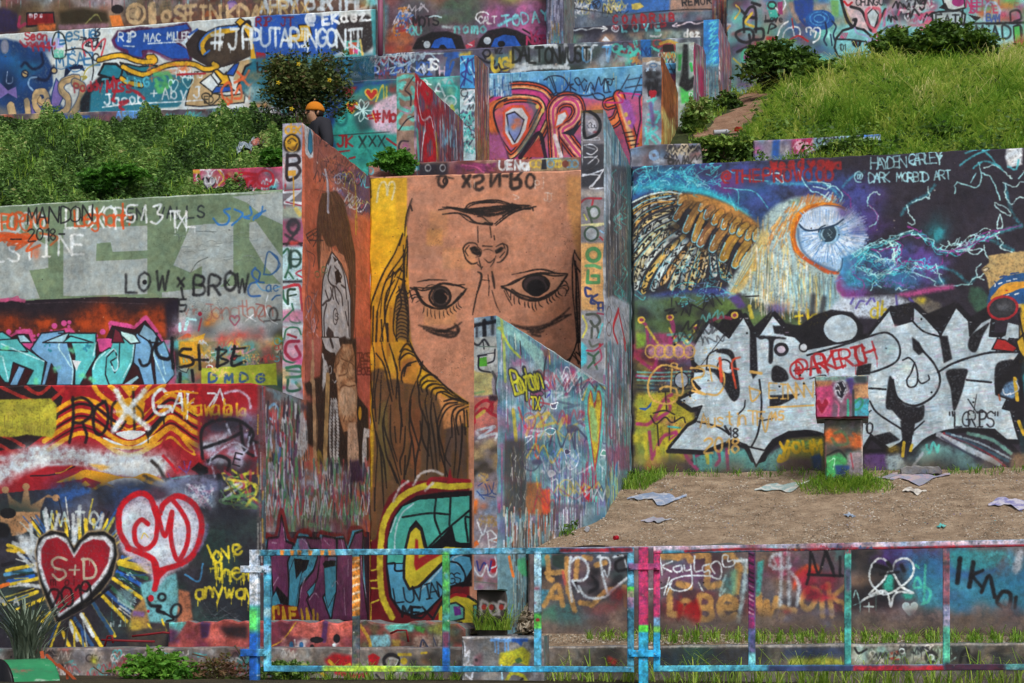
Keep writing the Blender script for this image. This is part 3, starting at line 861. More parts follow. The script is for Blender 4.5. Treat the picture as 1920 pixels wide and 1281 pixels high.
for q in ('870,370 940,500 1110,650','1085,370 960,520 850,670'): L(q,40,'c0c8ca',.96,f=5)
L('860,530 1010,520',20,'c0c8ca',.5,f=5)
L('1250,390 1210,360 1150,420 1160,520 1210,550 1270,520 1270,490 1190,490',24,'c4cccf',f=2)
L('1290,530 1355,370 1370,520',18,'c4cccf',sm=0);L('1310,470 1380,460',14,'c4cccf');L('1410,380 1400,580',18,'c4cccf');L('1400,390 1450,380',14,'c4cccf');L('1405,470 1450,460',12,'c4cccf')
L('1590,500 1650,360 1690,480',16,'c4cccf',sm=0);L('1560,390 1620,400 1560,500',14,'c4cccf');L('1690,390 1780,370 1860,420 1880,500',18,'b8bcd0',.8,f=3)
L('1490,330 1500,900',26,'a51a22',.9,f=3,drip=8)
L('1240,390 1350,375 1480,390',16,'c6881f');T('Kawala',1400,550,110,15,'c8961f',v=62,drip=3,j=.5);T('ola',1700,555,80,15,'c8961f',v=60,drip=3)
L('1385,390 1380,580',16,'c8961f')
CD((1510,580,1980,1280),['26232c','3a3644','5a5468','8a86a8','2b2a30','1f1e22','43303a'],46,(40,110),(.5,.9))
CD((1560,700,1880,900),['8f98a6','a5a2bc','b4b4c4'],12,(30,70),(.4,.8))
for q in ('1520,880 1510,680 1600,600 1760,590 1860,640 1900,700 1870,770','1530,800 1700,740 1800,690','1800,600 1830,800 1900,860','1560,900 1640,860 1720,900 1700,980','1880,660 1870,740 1930,760'): L(q,24,'1a191d',f=3)
for q in ('1570,920 1600,860 1750,760 1840,800','1590,940 1610,1020','1700,620 1730,700','1780,860 1850,820 1870,720','1900,760 1920,860'): L(q,12,'a2a6ba',.8,f=3)
T('E',1750,920,90,13,BK,rot=15);P('1430,960 1490,910 1560,950 1560,990 1500,1010 1470,980','0f0f11',f=1)
for q in ('1640,1000 1660,1240','1640,1010 1720,1090 1660,1120 1720,1200','1770,1010 1770,1280','1770,1020 1840,1100 1780,1150 1850,1180','1870,1010 1880,1180 1800,1190','1760,1210 1620,1230'): L(q,26,'1a1a1e',.95,f=3)
for k in range(26): L([[ru(1650,1960),ru(960,1270)] for _ in range(3)],ru(8,22),rc(('a8b22c','b8a93a','4f7a4a','b0b6c8','3a3a44','9a3040','26262b')),.75,2)
L('1225,860 1290,930 1330,990 1360,960 1420,930',22,'b31c28',f=2.5);L('1340,940 1400,980 1430,900',10,'5a3a7a');L('1380,900 1410,1060',10,'5a3a7a',.8);L('1260,990 1290,1040 1400,1050',8,'5a3a7a',.8);L('1290,1030 1420,1010',10,'4aa8a8',.9)
CD((1200,1040,1600,1280),['7a8a9a','5a6a8a','a0a8b4','8a5a78','343440','9aa6ac','3a5a80'],22,(40,90),(.5,.8))
for k in range(14): L([[ru(1380,1600),ru(1060,1260)] for _ in range(4)],9,rc(('a9b4c0','8a5a78','b8bcc4')),.6,3)
CD((430,1080,1200,1270),['1f2430','22406f','30303c','43303c','5a5a68','1f2228'],30,(50,130),(.6,.9))
for q in ('460,1160 620,1110','480,1190 660,1120','520,1170 560,1110'): L(q,34,'2b4f8c',.8,f=6)
P('50,1120 90,1180 160,1220 180,1110 210,1110 230,1230 300,1190 360,1150 430,1180 340,1170 290,1300 80,1300','9a7452',f=1)
for x,y in ((40,1115),(195,1090),(420,1175)): E(x,y,28,26,0,'K',fill='9a7452')
# ---- hearts
O(0,960)
CD((-300,0,1920,1000),['20222a','2c3a3a','1f3430','33303a','3a2f30','24242c'],60,(80,200),(.6,.9))
P('0,0 300,0 300,100 160,170 90,180 60,90 0,80','9a7452',f=1);P('-100,90 30,80 80,130 60,190 -100,200','17171a',f=2);E(60,10,60,40,0,'K',fill='1a1a1d')
rays=[('50,440 240,400','Y'),('40,470 250,430','c'),('60,250 230,300','Y'),('60,285 180,300','c9a62c'),('20,400 100,380','K'),('80,540 280,500','Y'),('60,520 250,480','B'),('150,600 290,570','K'),('30,690 280,600','Y'),('120,740 330,650','Y'),('0,560 60,540','O'),('320,820 400,740','Y'),
  ('900,370 1120,420','Y'),('890,390 1130,450','Y'),('920,340 1050,370','2a4f8c'),('880,450 1120,580','B'),('850,500 1080,660','Y'),('800,600 980,760','28508c'),('740,600 950,820','Y'),('700,690 860,930','Y'),('690,670 840,910','1c3f6c'),('620,770 760,1010','Y'),('610,770 700,930','W'),('530,820 640,1020','Y'),('520,830 580,960','W'),('470,900 520,1010','Y'),('560,800 690,1000','2b4f7c'),('880,470 1060,600','1c3a34'),('900,420 1100,500','2c5a44'),('830,560 1000,730','2c5a44'),
  ('490,60 500,180','Y'),('590,60 600,200','Y'),('640,60 650,170','Y'),('250,80 300,180','Y'),('390,20 400,180','c2b24c'),('700,60 720,160','c2b24c'),('800,60 760,170','Y'),('850,50 790,160','8f9040')]
for q,cc in rays: L(q,28,cc,.95,f=1.8,sm=0)
for k in range(50):
 t=ru(0,6.28);r0,r1=ru(330,420),ru(460,620)
 L([[570+math.cos(t)*r0*.95,480+math.sin(t)*r0],[570+math.cos(t)*r1*.95,480+math.sin(t)*r1]],ru(8,18),rc(('Y','K','28508c','1c3a34','9aa4a0','b3a23c','c9c9c0')),.8,sm=0)
for x,t_ in ((320,'W'),(450,'A'),(570,'T'),(680,'O')): T(t_,x,100,100,16,rc(('b9c4c0','9fb4b4')),.85,drip=2)
for q in ('340,-20 360,170','440,20 400,180','550,20 550,240','600,-40 560,230','730,120 710,190','770,20 740,170','230,100 250,280','160,240 270,400','140,310 270,440','100,230 260,320','140,540 300,560','160,190 230,270'): L(q,28,'b4bcc0',.9,f=3)
P('360,330 300,200 120,160 150,260 270,360','aab3b8',.8,f=4)
hx='555,320 500,200 420,170 330,190 285,260 280,370 320,520 380,640 440,790 520,730 640,650 720,560 800,460 850,330 850,240 790,180 680,180 610,230'
P('555,260 480,150 380,130 290,190 260,300 290,520 340,660 420,840 640,720 760,600 850,480 890,320 870,200 780,130 660,140 590,210','8f7a5c',f=2)
P('555,270 490,160 380,140 290,200 268,300 300,520 350,660 430,830 640,700 760,590 840,480 880,320 860,200 780,145 660,155 590,215','121214',f=1)
P(hx,'b8bcc2',f=2)
P('555,345 500,240 430,190 350,210 310,280 310,390 350,520 400,640 450,760 540,690 650,590 740,500 810,380 825,270 780,215 700,205 620,240','7e1420',f=1)
for q in ('500,360 440,340 390,370 410,420 480,440 490,480 440,510 395,470',): L(q,19,'9a8f7c',drip=2)
L('565,400 560,470',15,'9a8f7c');L('520,435 595,435',15,'9a8f7c');L('625,350 630,500',19,'9a8f7c');L('615,355 680,360 720,430 700,490 630,500',19,'9a8f7c',drip=5)
T('m oi',380,550,60,12,'3f0d14',.8);T('2019',385,740,150,17,'141316',v=92,f=2,rot=-12)
L('430,820 650,700 830,560',20,BK);T('TAA',30,790,110,17,'1a1a1d',v=110,f=2);T('MA',0,700,60,14,'a5a9a8',.8,v=100)
for k in range(50): L([[x_ :=ru(890,1010),y_ :=ru(430,700)],[x_+12,y_+8]],7,rc(('K','9ab4b8','6a9aa0')),.8)
P('870,590 980,580 1010,680 960,730 880,660','6f989c',.7,f=3);SS((830,640,1000,860),['8fb0b4','a9bcc0','2f5a58'],26,(30,90),(4,8))
P('1050,540 1320,460 1350,700 1300,830 1110,830','5f9aa0',f=2);P('1340,580 1420,600 1450,860 1330,860','9a5f45',f=2);P('980,760 1080,640 1130,870 990,900','8a6a40',f=2)
P('1000,740 1090,750 1080,790 990,780','6a4f80',f=2);L('1110,840 1150,890 1200,880',16,'Y');L('1215,810 1245,890',14,'Y');B(1020,850,70,50,'b09a34',.8)
P('960,900 1250,850 1250,1010 960,1010','3a3430',f=3)
L('1110,650 1130,700 1200,710 1180,740 1230,760',26,BK,f=3);E(1215,640,26,26,18,BK,f=3);E(1320,740,36,50,18,BK,f=3,rot=20);L('1180,730 1300,800 1250,820',16,BK);E(1132,648,22,26,0,'R',fill='a81a26');E(1112,745,10,12,0,'R',fill='a81a26')
O(0,640)
P('900,1250 1050,1150 1180,1200 1300,1160 1450,1220 1540,1350 1530,1500 1400,1680 1250,1760 1170,1860 1130,1760 1000,1650 900,1560 870,1400','a99aac',.9,f=4)
P('930,1270 1050,1190 1160,1260 1280,1200 1420,1260 1490,1370 1440,1540 1330,1660 1210,1720 1160,1650 1030,1600 930,1520 900,1400','b6b8c4',f=3)
CD((960,1280,1440,1600),['c2c6cc','9a8fb0','a8aab8','9fc0c4'],16,(40,80),(.4,.7))
O(0,960)
RR='a3141f'
L('960,260 900,150 895,0 950,-90 1050,-140 1130,-100 1180,30 1230,-60 1330,-120 1450,-60 1510,60 1500,200 1440,330 1330,400 1230,430 1190,460 1160,580',42,RR,f=2.4)
L('960,270 1060,310 1150,360 1180,440',44,RR,f=2.4);P('1130,350 1200,430 1310,390 1200,500 1165,590 1150,480',RR,f=1)
L('1110,90 1060,60 1010,120 1020,230 1090,280 1160,220 1180,100 1170,-20',36,RR,f=2.2)
L('1170,-30 1235,180 1290,0 1280,180 1330,360 1400,250 1410,100 1350,-20 1300,-80',34,RR,f=2.2)
L('1060,200 1080,160 1110,190',8,'b8a040')
YL='c3b02a'
T('love',1580,390,120,20,YL,v=74,rot=-20,drip=4,f=1.6,j=.5);T('them',1590,520,130,20,YL,v=78,rot=-4,drip=5,f=1.6,j=.5)
T('any',1465,650,110,19,YL,v=72,rot=-2,drip=3);T('way',1690,650,110,19,YL,v=78,rot=-2,drip=3)
L('1390,470 1490,520 1520,390',14,'3f86b8',.9);L('1480,300 1530,210 1560,100',20,'5f5a88',.6,5)
for k in range(26): L([[ru(1500,1850),ru(680,840)],[ru(1500,1850),ru(680,840)]],4,rc(('3a3a40','15151a','4a4a50')),.7)
O(0,640);R(1930,300,2030,2300,'4f4a48',.6,f=2);SS((1930,320,2000,2200),['a9aaa8','b0862c','6a3a44','26242a','3a5a6a'],60,(60,300),(5,14),(.4,.8))
L('-300,330 970,320 1900,308',7,'8f8a88',.8,sm=0)
grain(c,.035,1.2)

# ---- the upside down portrait
c=cvW
O(480,320)
SK='ac785f'
R(800,-60,2700,3600,SK)
for k in range(70):
 x,y=ru(1130,2450),ru(40,1700);w_,h_=ru(60,260),ru(40,160)
 R(x,y,x+w_,y+h_,rc(('ae7a5e','a26e56','a47258','b07c5c','9c6b56','aa7252')),ru(.15,.4),f=2)
for x,y,w_,h_,cc,a_ in ((1140,160,200,100,'8f6a58',.5),(1130,540,280,120,'8f6a55',.6),(1110,260,160,260,'9b6f58',.5),(1280,440,120,120,'b4803e',.5),(1300,300,140,200,'ae7c4a',.35),(1150,640,300,100,'8d6857',.5),(1400,580,250,160,'ad7d50',.4),(1140,780,200,80,'8a6654',.4),(1260,1000,240,160,'b88450',.45)):
 R(x,y,x+w_,y+h_,cc,a_,f=3)
P('2330,40 2440,40 2440,760 2380,500 2340,300','b0813a',.5,f=4)
R(800,55,1130,500,'c39c22');P('800,480 1135,480 1100,620 960,900 860,1100 800,1100','bd9420')
P('1090,460 1130,300 1135,60 1040,60 1050,350','b48a2a',.7,f=3)
R(880,100,1040,300,'c9a42c',.5,f=3);B(900,900,60,100,'b8801e',.7);R(1000,700,1090,780,'c9a02a',.4,f=2)
L('905,235 925,120 960,85 980,130 985,185',15,'c2bb96',f=2.5);L('985,180 1000,100 1030,85 1040,130 1020,215',14,'c2bb96',f=2.5)
L('855,60 862,200',12,'1e1b18',.9,3);L('870,30 940,25 960,45',16,'1e1b18',f=3);L('850,60 1000,30 1130,20',14,'5a4040',.8);L('1000,28 1020,22',14,'2c86b8')
P('1110,480 1130,520 1150,900 1130,1150 1200,1400 1340,1560 1600,1740 1590,2000 1600,3400 800,3400 850,1500 860,1060 940,820','ad7f22',sm=0)
for k in range(50):
 x=ru(850,1140);y=ru(1000,1700)
 L([[x,y],[x+ru(-20,30),y+ru(150,400)]],ru(14,34),rc(('a87420','bb8a28','8f5f22','b88f2c','84571e')),.6,3)
P('1080,850 1130,860 1160,1280 1050,1260 1040,1050','5b4630',.9,f=3)
O(480,640)
BR=['4f3a26','5a3f2a','634028','453525','6b4a2a','57402e']
P('850,240 920,200 1000,230 1060,290 1220,300 1260,330 1380,430 1440,640 1590,640 1600,2200 840,2200 850,900 860,500','513b29',f=2)
for k in range(120):
 x=ru(870,1580);y=ru(300 if x<1250 else 560,1250)
 L([[x,y],[x+ru(-10,10),y+ru(80,340)]],ru(18,60),rc(BR),.6,4)
for x0,x1,cc in ((1010,1120,'67432a'),(1150,1240,'6a4028'),(920,1000,'5a4c2c'),(1240,1400,'4c3b2e'),(1420,1580,'493a34')):
 for k in range(12): L([[ru(x0,x1),ru(420,700)],[ru(x0,x1),ru(800,1050)]],34,cc,.55,5)
P('850,300 870,300 885,700 870,1100 850,1300 840,700','b08c22',.9,f=2)
P('1075,200 1180,110 1240,170 1200,260 1220,330 1100,310','a8712c',.9,f=2);P('1230,220 1300,260 1320,300 1260,360 1230,340','b8901f',.95,f=1)
P('1350,380 1440,430 1560,470 1590,480 1590,620 1480,640 1410,660 1400,540','b07648',.9,f=2);P('1010,230 1060,240 1060,280 980,290 960,240','b5822a',.8,f=2)
P('1090,150 1180,120 1140,230 1080,290','7a4a2a',.7,f=3)
IK='1b1716'
O(480,320)
for q in ('1170,210 1130,330 1120,420 1115,490','1160,260 1170,300','1100,470 1040,620 960,760 900,900 860,1020 855,1110','1130,500 1110,620 1000,780 950,900 900,1100','1105,560 1110,800 1120,900 1140,1000 1145,1200','1140,570 1100,700 1050,760 960,860 930,1100','1110,720 1060,760 1040,800','1110,700 1050,860 990,1000 960,1150 930,1280','1080,740 1110,760','1060,800 1120,830','1010,800 1030,760 1000,900 970,1000','1040,820 980,920 965,1080 990,1280','1100,830 1090,900 1050,980 1030,1180 1060,1280','1070,870 1090,1000 1060,1100 1050,1280','1150,900 1170,960','1135,490 1135,620 1130,800','880,1020 875,1280','910,1060 900,1280','940,1120 950,1280','985,1150 990,1280','1100,480 1075,560'):
 L(q,ru(11,16),IK,.95,f=1.4,taper=.5)
L('1120,420 1140,330 1165,230',16,'3a2c26',.8,f=4);L('1112,600 1112,900 1140,1100 1140,1280',18,IK,.9,f=3)
for k in range(14):
 y=900+k*27;L([[1050,y+20],[1080,y-6],[1120,y+2],[1140,y+24]],9,IK,.95,taper=.4)
O(480,640)
for q in ('1130,-10 1180,80 1230,150 1260,210 1340,260 1420,340 1500,410 1590,460','1150,0 1200,110 1250,200 1310,240','1200,100 1270,200 1400,320 1590,470','1080,80 1130,20 1180,60','1070,140 1110,60 1190,90','1080,220 1080,140 1140,90 1200,120','1110,260 1130,180 1200,150','1100,310 1090,270 1110,200 1160,180','1230,330 1240,290 1300,250 1360,270','1250,380 1240,340 1280,300 1350,300','1290,400 1280,350 1330,320 1400,330','1310,420 1330,360 1400,350 1450,390','1350,440 1360,390 1420,380 1500,420','1400,390 1480,430 1560,460','1410,450 1500,430 1590,460','1390,520 1430,470 1510,460','1380,900 1370,680 1410,540 1480,480 1590,470','1470,720 1470,560 1500,500 1560,480','1520,700 1500,600 1520,530 1590,490','1530,560 1545,700 1530,900 1510,1040','1560,520 1570,700','1580,520 1590,640','1250,150 1230,240 1210,300 1230,400'):
 L(q,ru(12,18),IK,.95,f=1.4,taper=.4)
for q in ('870,0 890,130 885,300 870,500 890,640 910,800 900,1000 890,1200','900,90 960,180 1000,360 1020,450','940,0 960,110 1000,240 1030,400','1000,20 1040,150 1060,250 1050,430','1060,260 1070,330 1080,500 1100,640','920,210 890,400 900,600','940,240 930,500 920,620','1000,400 960,560 970,680 1010,800 1040,900 1090,1080','960,560 950,640 980,860 1040,990 1080,1090','930,780 960,900 980,1100','900,680 930,800 940,900 960,1260','1010,480 1010,720 1060,900','1040,640 1050,760','1120,640 1110,800 1080,900 1090,1000','1200,300 1160,420 1155,560 1200,720 1230,820','1165,440 1150,640 1180,800 1200,1060','1220,330 1230,480 1290,640 1310,800','1250,520 1240,700 1200,900 1190,1080','1300,620 1290,800 1280,1000','1320,420 1310,560 1340,760 1360,980','1280,400 1270,480 1310,700','1330,460 1360,640 1380,820 1440,1020','1390,520 1360,640 1410,860 1420,1040','1480,560 1500,760 1480,1040','1460,720 1420,860 1460,940','1120,860 1110,1060','890,1100 890,1270','1000,900 1060,1060','1310,800 1330,960','1550,620 1540,800','1090,500 1090,620 1080,760','1170,720 1150,860 1120,1000','860,300 880,500','1230,600 1250,740 1300,860'):
 L(q,ru(11,17),IK,.92,f=1.3,taper=.45)
O(480,320)
P('1560,285 1680,240 1800,225 1900,240 1920,262 1990,270 2010,290 1920,300 1860,340 1800,365 1700,370 1600,330','a06c54',.8,f=2)
P('1560,290 1640,285 1760,280 1900,262 2010,268 1930,300 1850,330 1740,350 1660,330 1600,310',IK,.95,f=1)
P('1700,300 1800,290 1870,300 1800,320 1720,320','94604a',.9);P('1660,390 1720,350 1770,380 1760,405 1700,400','8a6a54',.7,f=1)
for q in ('1370,295 1480,280 1570,300 1640,330','1400,275 1460,280 1560,310 1700,340','1400,328 1500,318 1580,340 1650,390 1760,405','1430,270 1560,290 1700,280 1850,265 1960,260 2050,262','1560,300 1600,250 1700,230 1800,222 1900,250 1930,275','1570,290 1640,250 1780,235 1890,255','1520,320 1600,380 1680,400 1770,408','1660,345 1700,350 1760,400','1800,410 1850,370 1920,320 2000,290 2100,270','1790,400 1850,350 1940,290 2060,265','1850,340 1920,310 2060,280 2080,300','1690,240 1790,240','1900,262 1980,285 2060,290'):
 L(q,ru(10,15),IK,.95,f=1.5,taper=.4)
L('1720,395 1770,400',22,IK,.9,2);L('1570,295 1700,310 1850,290 1920,270',26,IK,.9,2)
for q,w_ in (('1663,420 1665,540',8),('1755,420 1765,500',9),('1785,490 1790,520',8),('1560,620 1555,580 1590,545 1640,545 1660,560',14),('1560,620 1580,670 1620,700 1660,690',13),('1590,640 1570,600 1600,560',9),('1660,570 1690,600 1680,640 1650,650',10),('1850,545 1885,570 1880,630 1840,680 1810,690',14),('1800,570 1850,550 1870,590',12),('1865,610 1830,650',10),('1700,565 1770,570',10),('1710,660 1750,690 1790,660',9),('1700,600 1740,590 1780,605',7),('1670,660 1690,740',10),('1660,700 1690,730 1700,720',9),('1800,640 1780,690 1760,720',10),('1665,760 1690,780 1680,850 1655,930',18),('1770,760 1780,820 1790,880',20),('1740,780 1748,860 1745,940',7),('1655,930 1640,1000 1625,1080',12),('1770,900 1800,1000 1830,1060',8),('1700,820 1750,825',5),('1860,900 1890,960 1920,1010',8)):
 L(q,w_,'221b18',.93,f=1.8,taper=.4)
P('1600,580 1640,565 1680,590 1690,630 1660,640 1620,620',IK,f=1);P('1790,600 1840,570 1860,580 1840,610 1800,625',IK,f=1)
P('1200,880 1300,860 1400,850 1500,870 1580,885 1540,940 1450,1010 1380,1030 1300,1010 1240,950','a5765c',f=1)
E(1380,945,82,78,12,IK,fill='2a211f');E(1385,945,58,60,8,'3a302c',fill='171313');L('1420,925 1440,950 1430,980',12,'a5765c',.7);L('1330,900 1310,950 1330,990',8,'a5765c',.6)
for q,w_ in (('1190,880 1250,900 1330,880 1400,850 1480,860 1565,855',12),('1180,875 1300,880 1400,845 1520,865 1570,885',13),('1580,885 1540,940 1460,1010 1380,1035 1300,1020 1240,970 1200,890',18),('1160,880 1200,900 1250,990 1320,1030',24),('1570,890 1500,980 1420,1040',12),('1130,930 1180,890 1240,900',9),('1140,960 1190,930 1250,950',9),('1170,990 1190,950 1240,960',9),('1200,990 1240,970 1270,1000',9),('1210,835 1300,820 1430,822',12),('1540,920 1480,990',9),('1240,900 1300,860 1360,860',8),('1490,855 1550,875',10)):
 L(q,w_,IK,.95,f=1.5,taper=.4)
for x,y,dx,dy in ((1260,1020,-10,50),(1285,1035,0,60),(1310,1040,10,60),(1340,1050,6,60),(1375,1050,4,60),(1405,1050,8,50),(1430,1040,20,46),(1455,1030,22,44),(1480,1015,24,44),(1500,1000,30,44),(1515,980,26,50)):
 L([[x,y],[x+dx*.2,y+dy*.6],[x+dx,y+dy]],8,IK,.95,taper=.5)
for q in ('1220,1160 1300,1180 1400,1200 1480,1180 1540,1140','1260,1185 1330,1200 1420,1205 1500,1160','1280,1200 1350,1225 1440,1230 1500,1210 1510,1170','1310,1210 1400,1240 1480,1245 1520,1200','1350,1200 1480,1210','1490,1150 1520,1190 1500,1240'): L(q,20,IK,.85,f=3.5,taper=.5)
O(960,320)
P('-60,870 0,845 100,790 200,770 330,775 415,780 380,840 300,900 200,940 100,940 0,900','a5765c',f=1)
E(180,855,100,70,14,IK,fill='33282a');E(180,880,66,60,10,IK,fill='151214');L('250,820 270,860',20,IK)
for q,w_ in (('-80,870 0,850 100,795 200,770 300,770 415,775',14),('-40,860 60,810 200,775 320,790 400,785',12),('-80,870 0,910 60,950 160,975 260,950 340,890 415,780',20),('0,890 60,930 200,960 320,900',16),('0,780 100,760 200,740 330,770',9),('340,880 400,860 425,880 410,920',9),('320,900 380,880 410,900 400,940',8),('370,830 400,830 420,860',8),('-80,880 -50,890 -20,950',10),('100,760 230,740 320,765',8)):
 L(q,w_,IK,.95,f=1.5,taper=.3)
for x,y,dx,dy in ((-10,920,0,50),(15,940,4,60),(50,955,10,50),(95,985,4,40),(120,985,10,44),(150,990,20,66),(175,985,10,60),(200,980,30,44),(260,955,14,46),(280,945,18,44),(300,930,24,46),(325,915,30,40),(345,900,30,40)):
 L([[x,y],[x+dx*.2,y+dy*.6],[x+dx,y+dy]],9,IK,.95,taper=.5)
for q in ('0,1150 100,1175 200,1170 300,1140 380,1080 430,1030','20,1165 120,1190 230,1180 330,1140 420,1090','80,1180 180,1200 280,1160','120,1210 200,1215 240,1200','150,1230 210,1240','300,1130 360,1100 440,1080'): L(q,18,'2a211f',.85,f=3.5,taper=.5)
for q in ('470,600 455,680 455,900 475,1100 490,1290','470,610 500,660 520,680','460,640 480,800 480,1000 500,1290','470,700 510,760','475,680 500,900 510,1290','480,780 500,1290'): L(q,10,IK,.95,f=1.4)
O(960,640)
for q in ('490,-10 470,60 430,150','500,-10 500,60 520,130','470,60 440,120 410,145','480,80 520,120','450,100 510,160 520,200','470,90 500,170'): L(q,10,IK,.95)
O(480,320)
for ch,x,y,h_ in (('O',1365,120,95),('X',1550,115,80),('S',1640,140,110),('N',1760,110,100),('-',1850,70,60),('R',1920,130,120),('O',2030,125,100)):
 T(ch,x,y,h_,24,'221c1b',f=3,flip=True,j=.3)
E(1420,80,16,22,12,'221c1b');L('1350,60 1370,40 1480,60',12,'221c1b',.8,3)
O(960,320)
T('pj',175,110,60,7,'b9a79a',.8,v=40);T('JJ',240,230,60,7,'b9a79a',.8,v=26);L('10,180 50,200 20,215',8,'b9a79a',.7);L('0,250 50,270 0,290',16,IK,1,2)
O(480,320);T('11',1590,130,60,6,'b9a79a',.6)
for k in range(70):   # blisters and rust dots in the paint skin
 x,y=ru(860,2430),ru(150,1700)
 if random.random()<.5: E(x,y,4,4,0,'K',fill=rc(('5a2a24','3a2622')),a=.8)
 else: L([[x,y],[x+ru(-30,40),y+ru(-14,14)]],3,rc(('7c5442','bd8a6c')),.7)
# ---- CA throw-up at the foot of the portrait
O(480,960)
P('960,-40 1000,-120 1120,-220 1300,-240 1600,-240 1600,900 820,860 820,250 900,200','5b141c',f=1)
R(820,240,930,860,'571219');
for q in ('850,210 855,440 920,430','840,520 920,510','850,560 840,440 830,560','845,570 920,575','850,690 920,660','860,700 860,820','820,220 860,215'): L(q,13,'a89a2c',sm=0)
OL='aea22c'
c1='1200,-130 1080,-60 980,60 940,250 930,420 950,620 1010,780 1090,850 1250,860 1340,740 1420,640 1500,600 1600,620 1650,660'
L('1600,-200 1450,-190 1300,-200 1150,-150 1040,-60 960,80 935,260 930,450 950,640 1020,790',48,OL,f=2)
L('1600,-230 1340,-250 1290,-210',26,'7c1822',f=2);P('1430,-210 1455,-330 1480,-220','7c1822',f=1);L('1100,-160 1100,-230 1160,-200',20,'7c1822')
for q in ('1030,-80 1080,-180 1140,-230','1180,-200 1230,-280 1320,-310 1400,-280','1270,-160 1330,-220'): L(q,18,'a9a5a4',.9,f=3)
P('1620,-160 1400,-150 1200,-120 1080,-40 1010,80 980,250 975,450 1000,640 1080,760 1180,790 1280,760 1400,640 1480,560 1620,560','111116',f=1)
P('1600,-120 1600,240 1500,230 1440,240 1400,300 1290,280 1250,120 1200,60 1150,120 1120,250 1110,380 985,390 990,200 1040,40 1100,-40 1220,-90 1350,-100','3f978a',f=0)
P('985,395 1110,390 1110,500 1150,580 1240,560 1400,400 1440,330 1600,330 1620,420 1560,520 1440,560 1380,640 1280,740 1180,770 1090,740 1020,640','4586a4',f=0)
P('1200,100 1240,140 1265,260 1300,300 1400,190 1600,270 1600,330 1480,310 1380,400 1290,490 1220,560 1150,580 1110,500 1110,400 1120,280 1150,150',OL,ol='K',ow=20)
P('1195,200 1215,210 1220,350 1340,290 1390,320 1300,370 1200,440 1185,400','8a1a22',f=1)
for q in ('1280,280 1400,160 1600,-10','1350,-100 1340,40 1380,160','1460,-110 1450,100','1100,40 1300,10 1450,20','1600,40 1570,50 1590,220'): L(q,16,'111116',f=1.2)
P('1300,270 1400,180 1470,100 1500,230 1600,230 1600,275 1420,260 1340,310','111116')
for q in ('1040,300 1045,160 1090,20 1180,-60','1010,150 1050,40','1230,590 1320,500 1400,410','1600,300 1480,350 1520,400'): L(q,12,'9fb7bf',.9,f=1.6)
L('985,390 1040,385 1045,440 1110,440',14,'111116')
P('1300,860 1380,700 1420,640 1500,610 1600,640 1680,690 1680,930 1560,930 1540,830 1400,840',OL,ol='K',ow=18)
L('1450,640 1500,620 1570,630',26,'8a1a22');P('1400,700 1500,680 1560,720 1560,800 1450,830','4f978a',ol='K',ow=14);P('1480,710 1530,710 1540,770 1490,780','5a2c78')
P('1310,850 1370,750 1370,850','6a141c');P('1630,700 1660,700 1660,920 1635,920','4f978a',ol='K',ow=8)
L('1440,370 1520,390 1570,480 1550,560',14,'111116')
T('LUVIAN',1050,690,110,13,'15151a',v=72,rot=-9);T('GS',1440,540,80,10,'15151a',v=50,rot=-5);T('MEX',1090,790,80,17,'15151a',v=80,rot=2,wf=.9)
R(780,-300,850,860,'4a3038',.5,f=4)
grain(c,.028,.5)

# ---- right face of the DBZ pillar and the block below (one side wall)
c=cvS1
O(480,320)
R(0,-500,900,4000,'a3563f')
for k in range(60): L([[ru(360,850),ru(-300,1300)] for _ in [0]]*1+[[ru(360,850),ru(-300,1600)]],30,rc(('a85a42','9b4f3a','ac6048')),.0)
CD((360,-100,850,1500),['a95c44','98503c','9c5340','b0654c'],40,(50,120),(.3,.5))
O(480,0)
P('360,900 400,920 430,1000 430,1180 400,1190 370,1150','b0b8bc',f=1);P('405,960 420,1020 425,1130 410,1160 390,1120 392,1030','2f7c9c',ol='K',ow=4)
P('435,1000 560,1060 700,1170 740,1240 830,1320 880,1360 880,1420 640,1380 430,1300','7c4f48',.8,f=2)
for k in range(40): L([[ru(440,800),ru(1050,1500)],[ru(440,800),ru(1100,1600)]],5,rc(('2b2326','5a3a3a','a06a50')),.7)
TG((430,1040,760,1400),['2b2326','3a2b2c','96583f'],18,(50,110),(5,9))
CD((600,1240,850,1560),['6a4a6a','4a4a78','7a5a6a','8a5a50','3c3a58'],22,(30,70),(.5,.9))
O(480,320)
P('750,0 850,20 850,300 760,330','3d345c',.8,f=4);T('WL',780,120,80,8,'4aa8b8',v=34);L('790,220 790,280 810,250',8,'a5404a')
T('OR',585,100,70,8,'b9bcc0',v=30);T('IMWDU',630,230,90,8,'b4b8bc',v=34,rot=30);T('RLLU',640,60,70,8,'26262c',v=34,rot=20);L('660,120 690,10 740,80 760,440',7,'a8a02c');E(720,160,26,90,6,'b0a84a');L('745,330 750,480',8,'a8a02c')
TG((560,-40,850,330),['b4b8bc','a8a04a','26262c','5a6aa0','a5404a'],14,(30,60),(4,7))
P('495,170 600,150 660,230 700,400 745,620 750,900 745,1020 730,1280 700,1280 710,900 660,700 600,560 530,590 495,480 490,700 470,760 455,600 455,400 470,260','453027',f=1)
P('490,480 530,560 600,600 660,640 700,760 690,900 500,900 480,700','a56c52',f=1)
for k in range(26):
 x=ru(480,700);L([[520+(x-480)*.3,170],[x,380],[x+ru(0,40),600]],5,rc(('2b1d18','6a4a38','5a3c2e')),.6)
for k in range(10): L([[640+k*7,500],[690+k*5,760],[725+k*2,1100]],5,rc(('2b1d18','6a4a38')),.7)
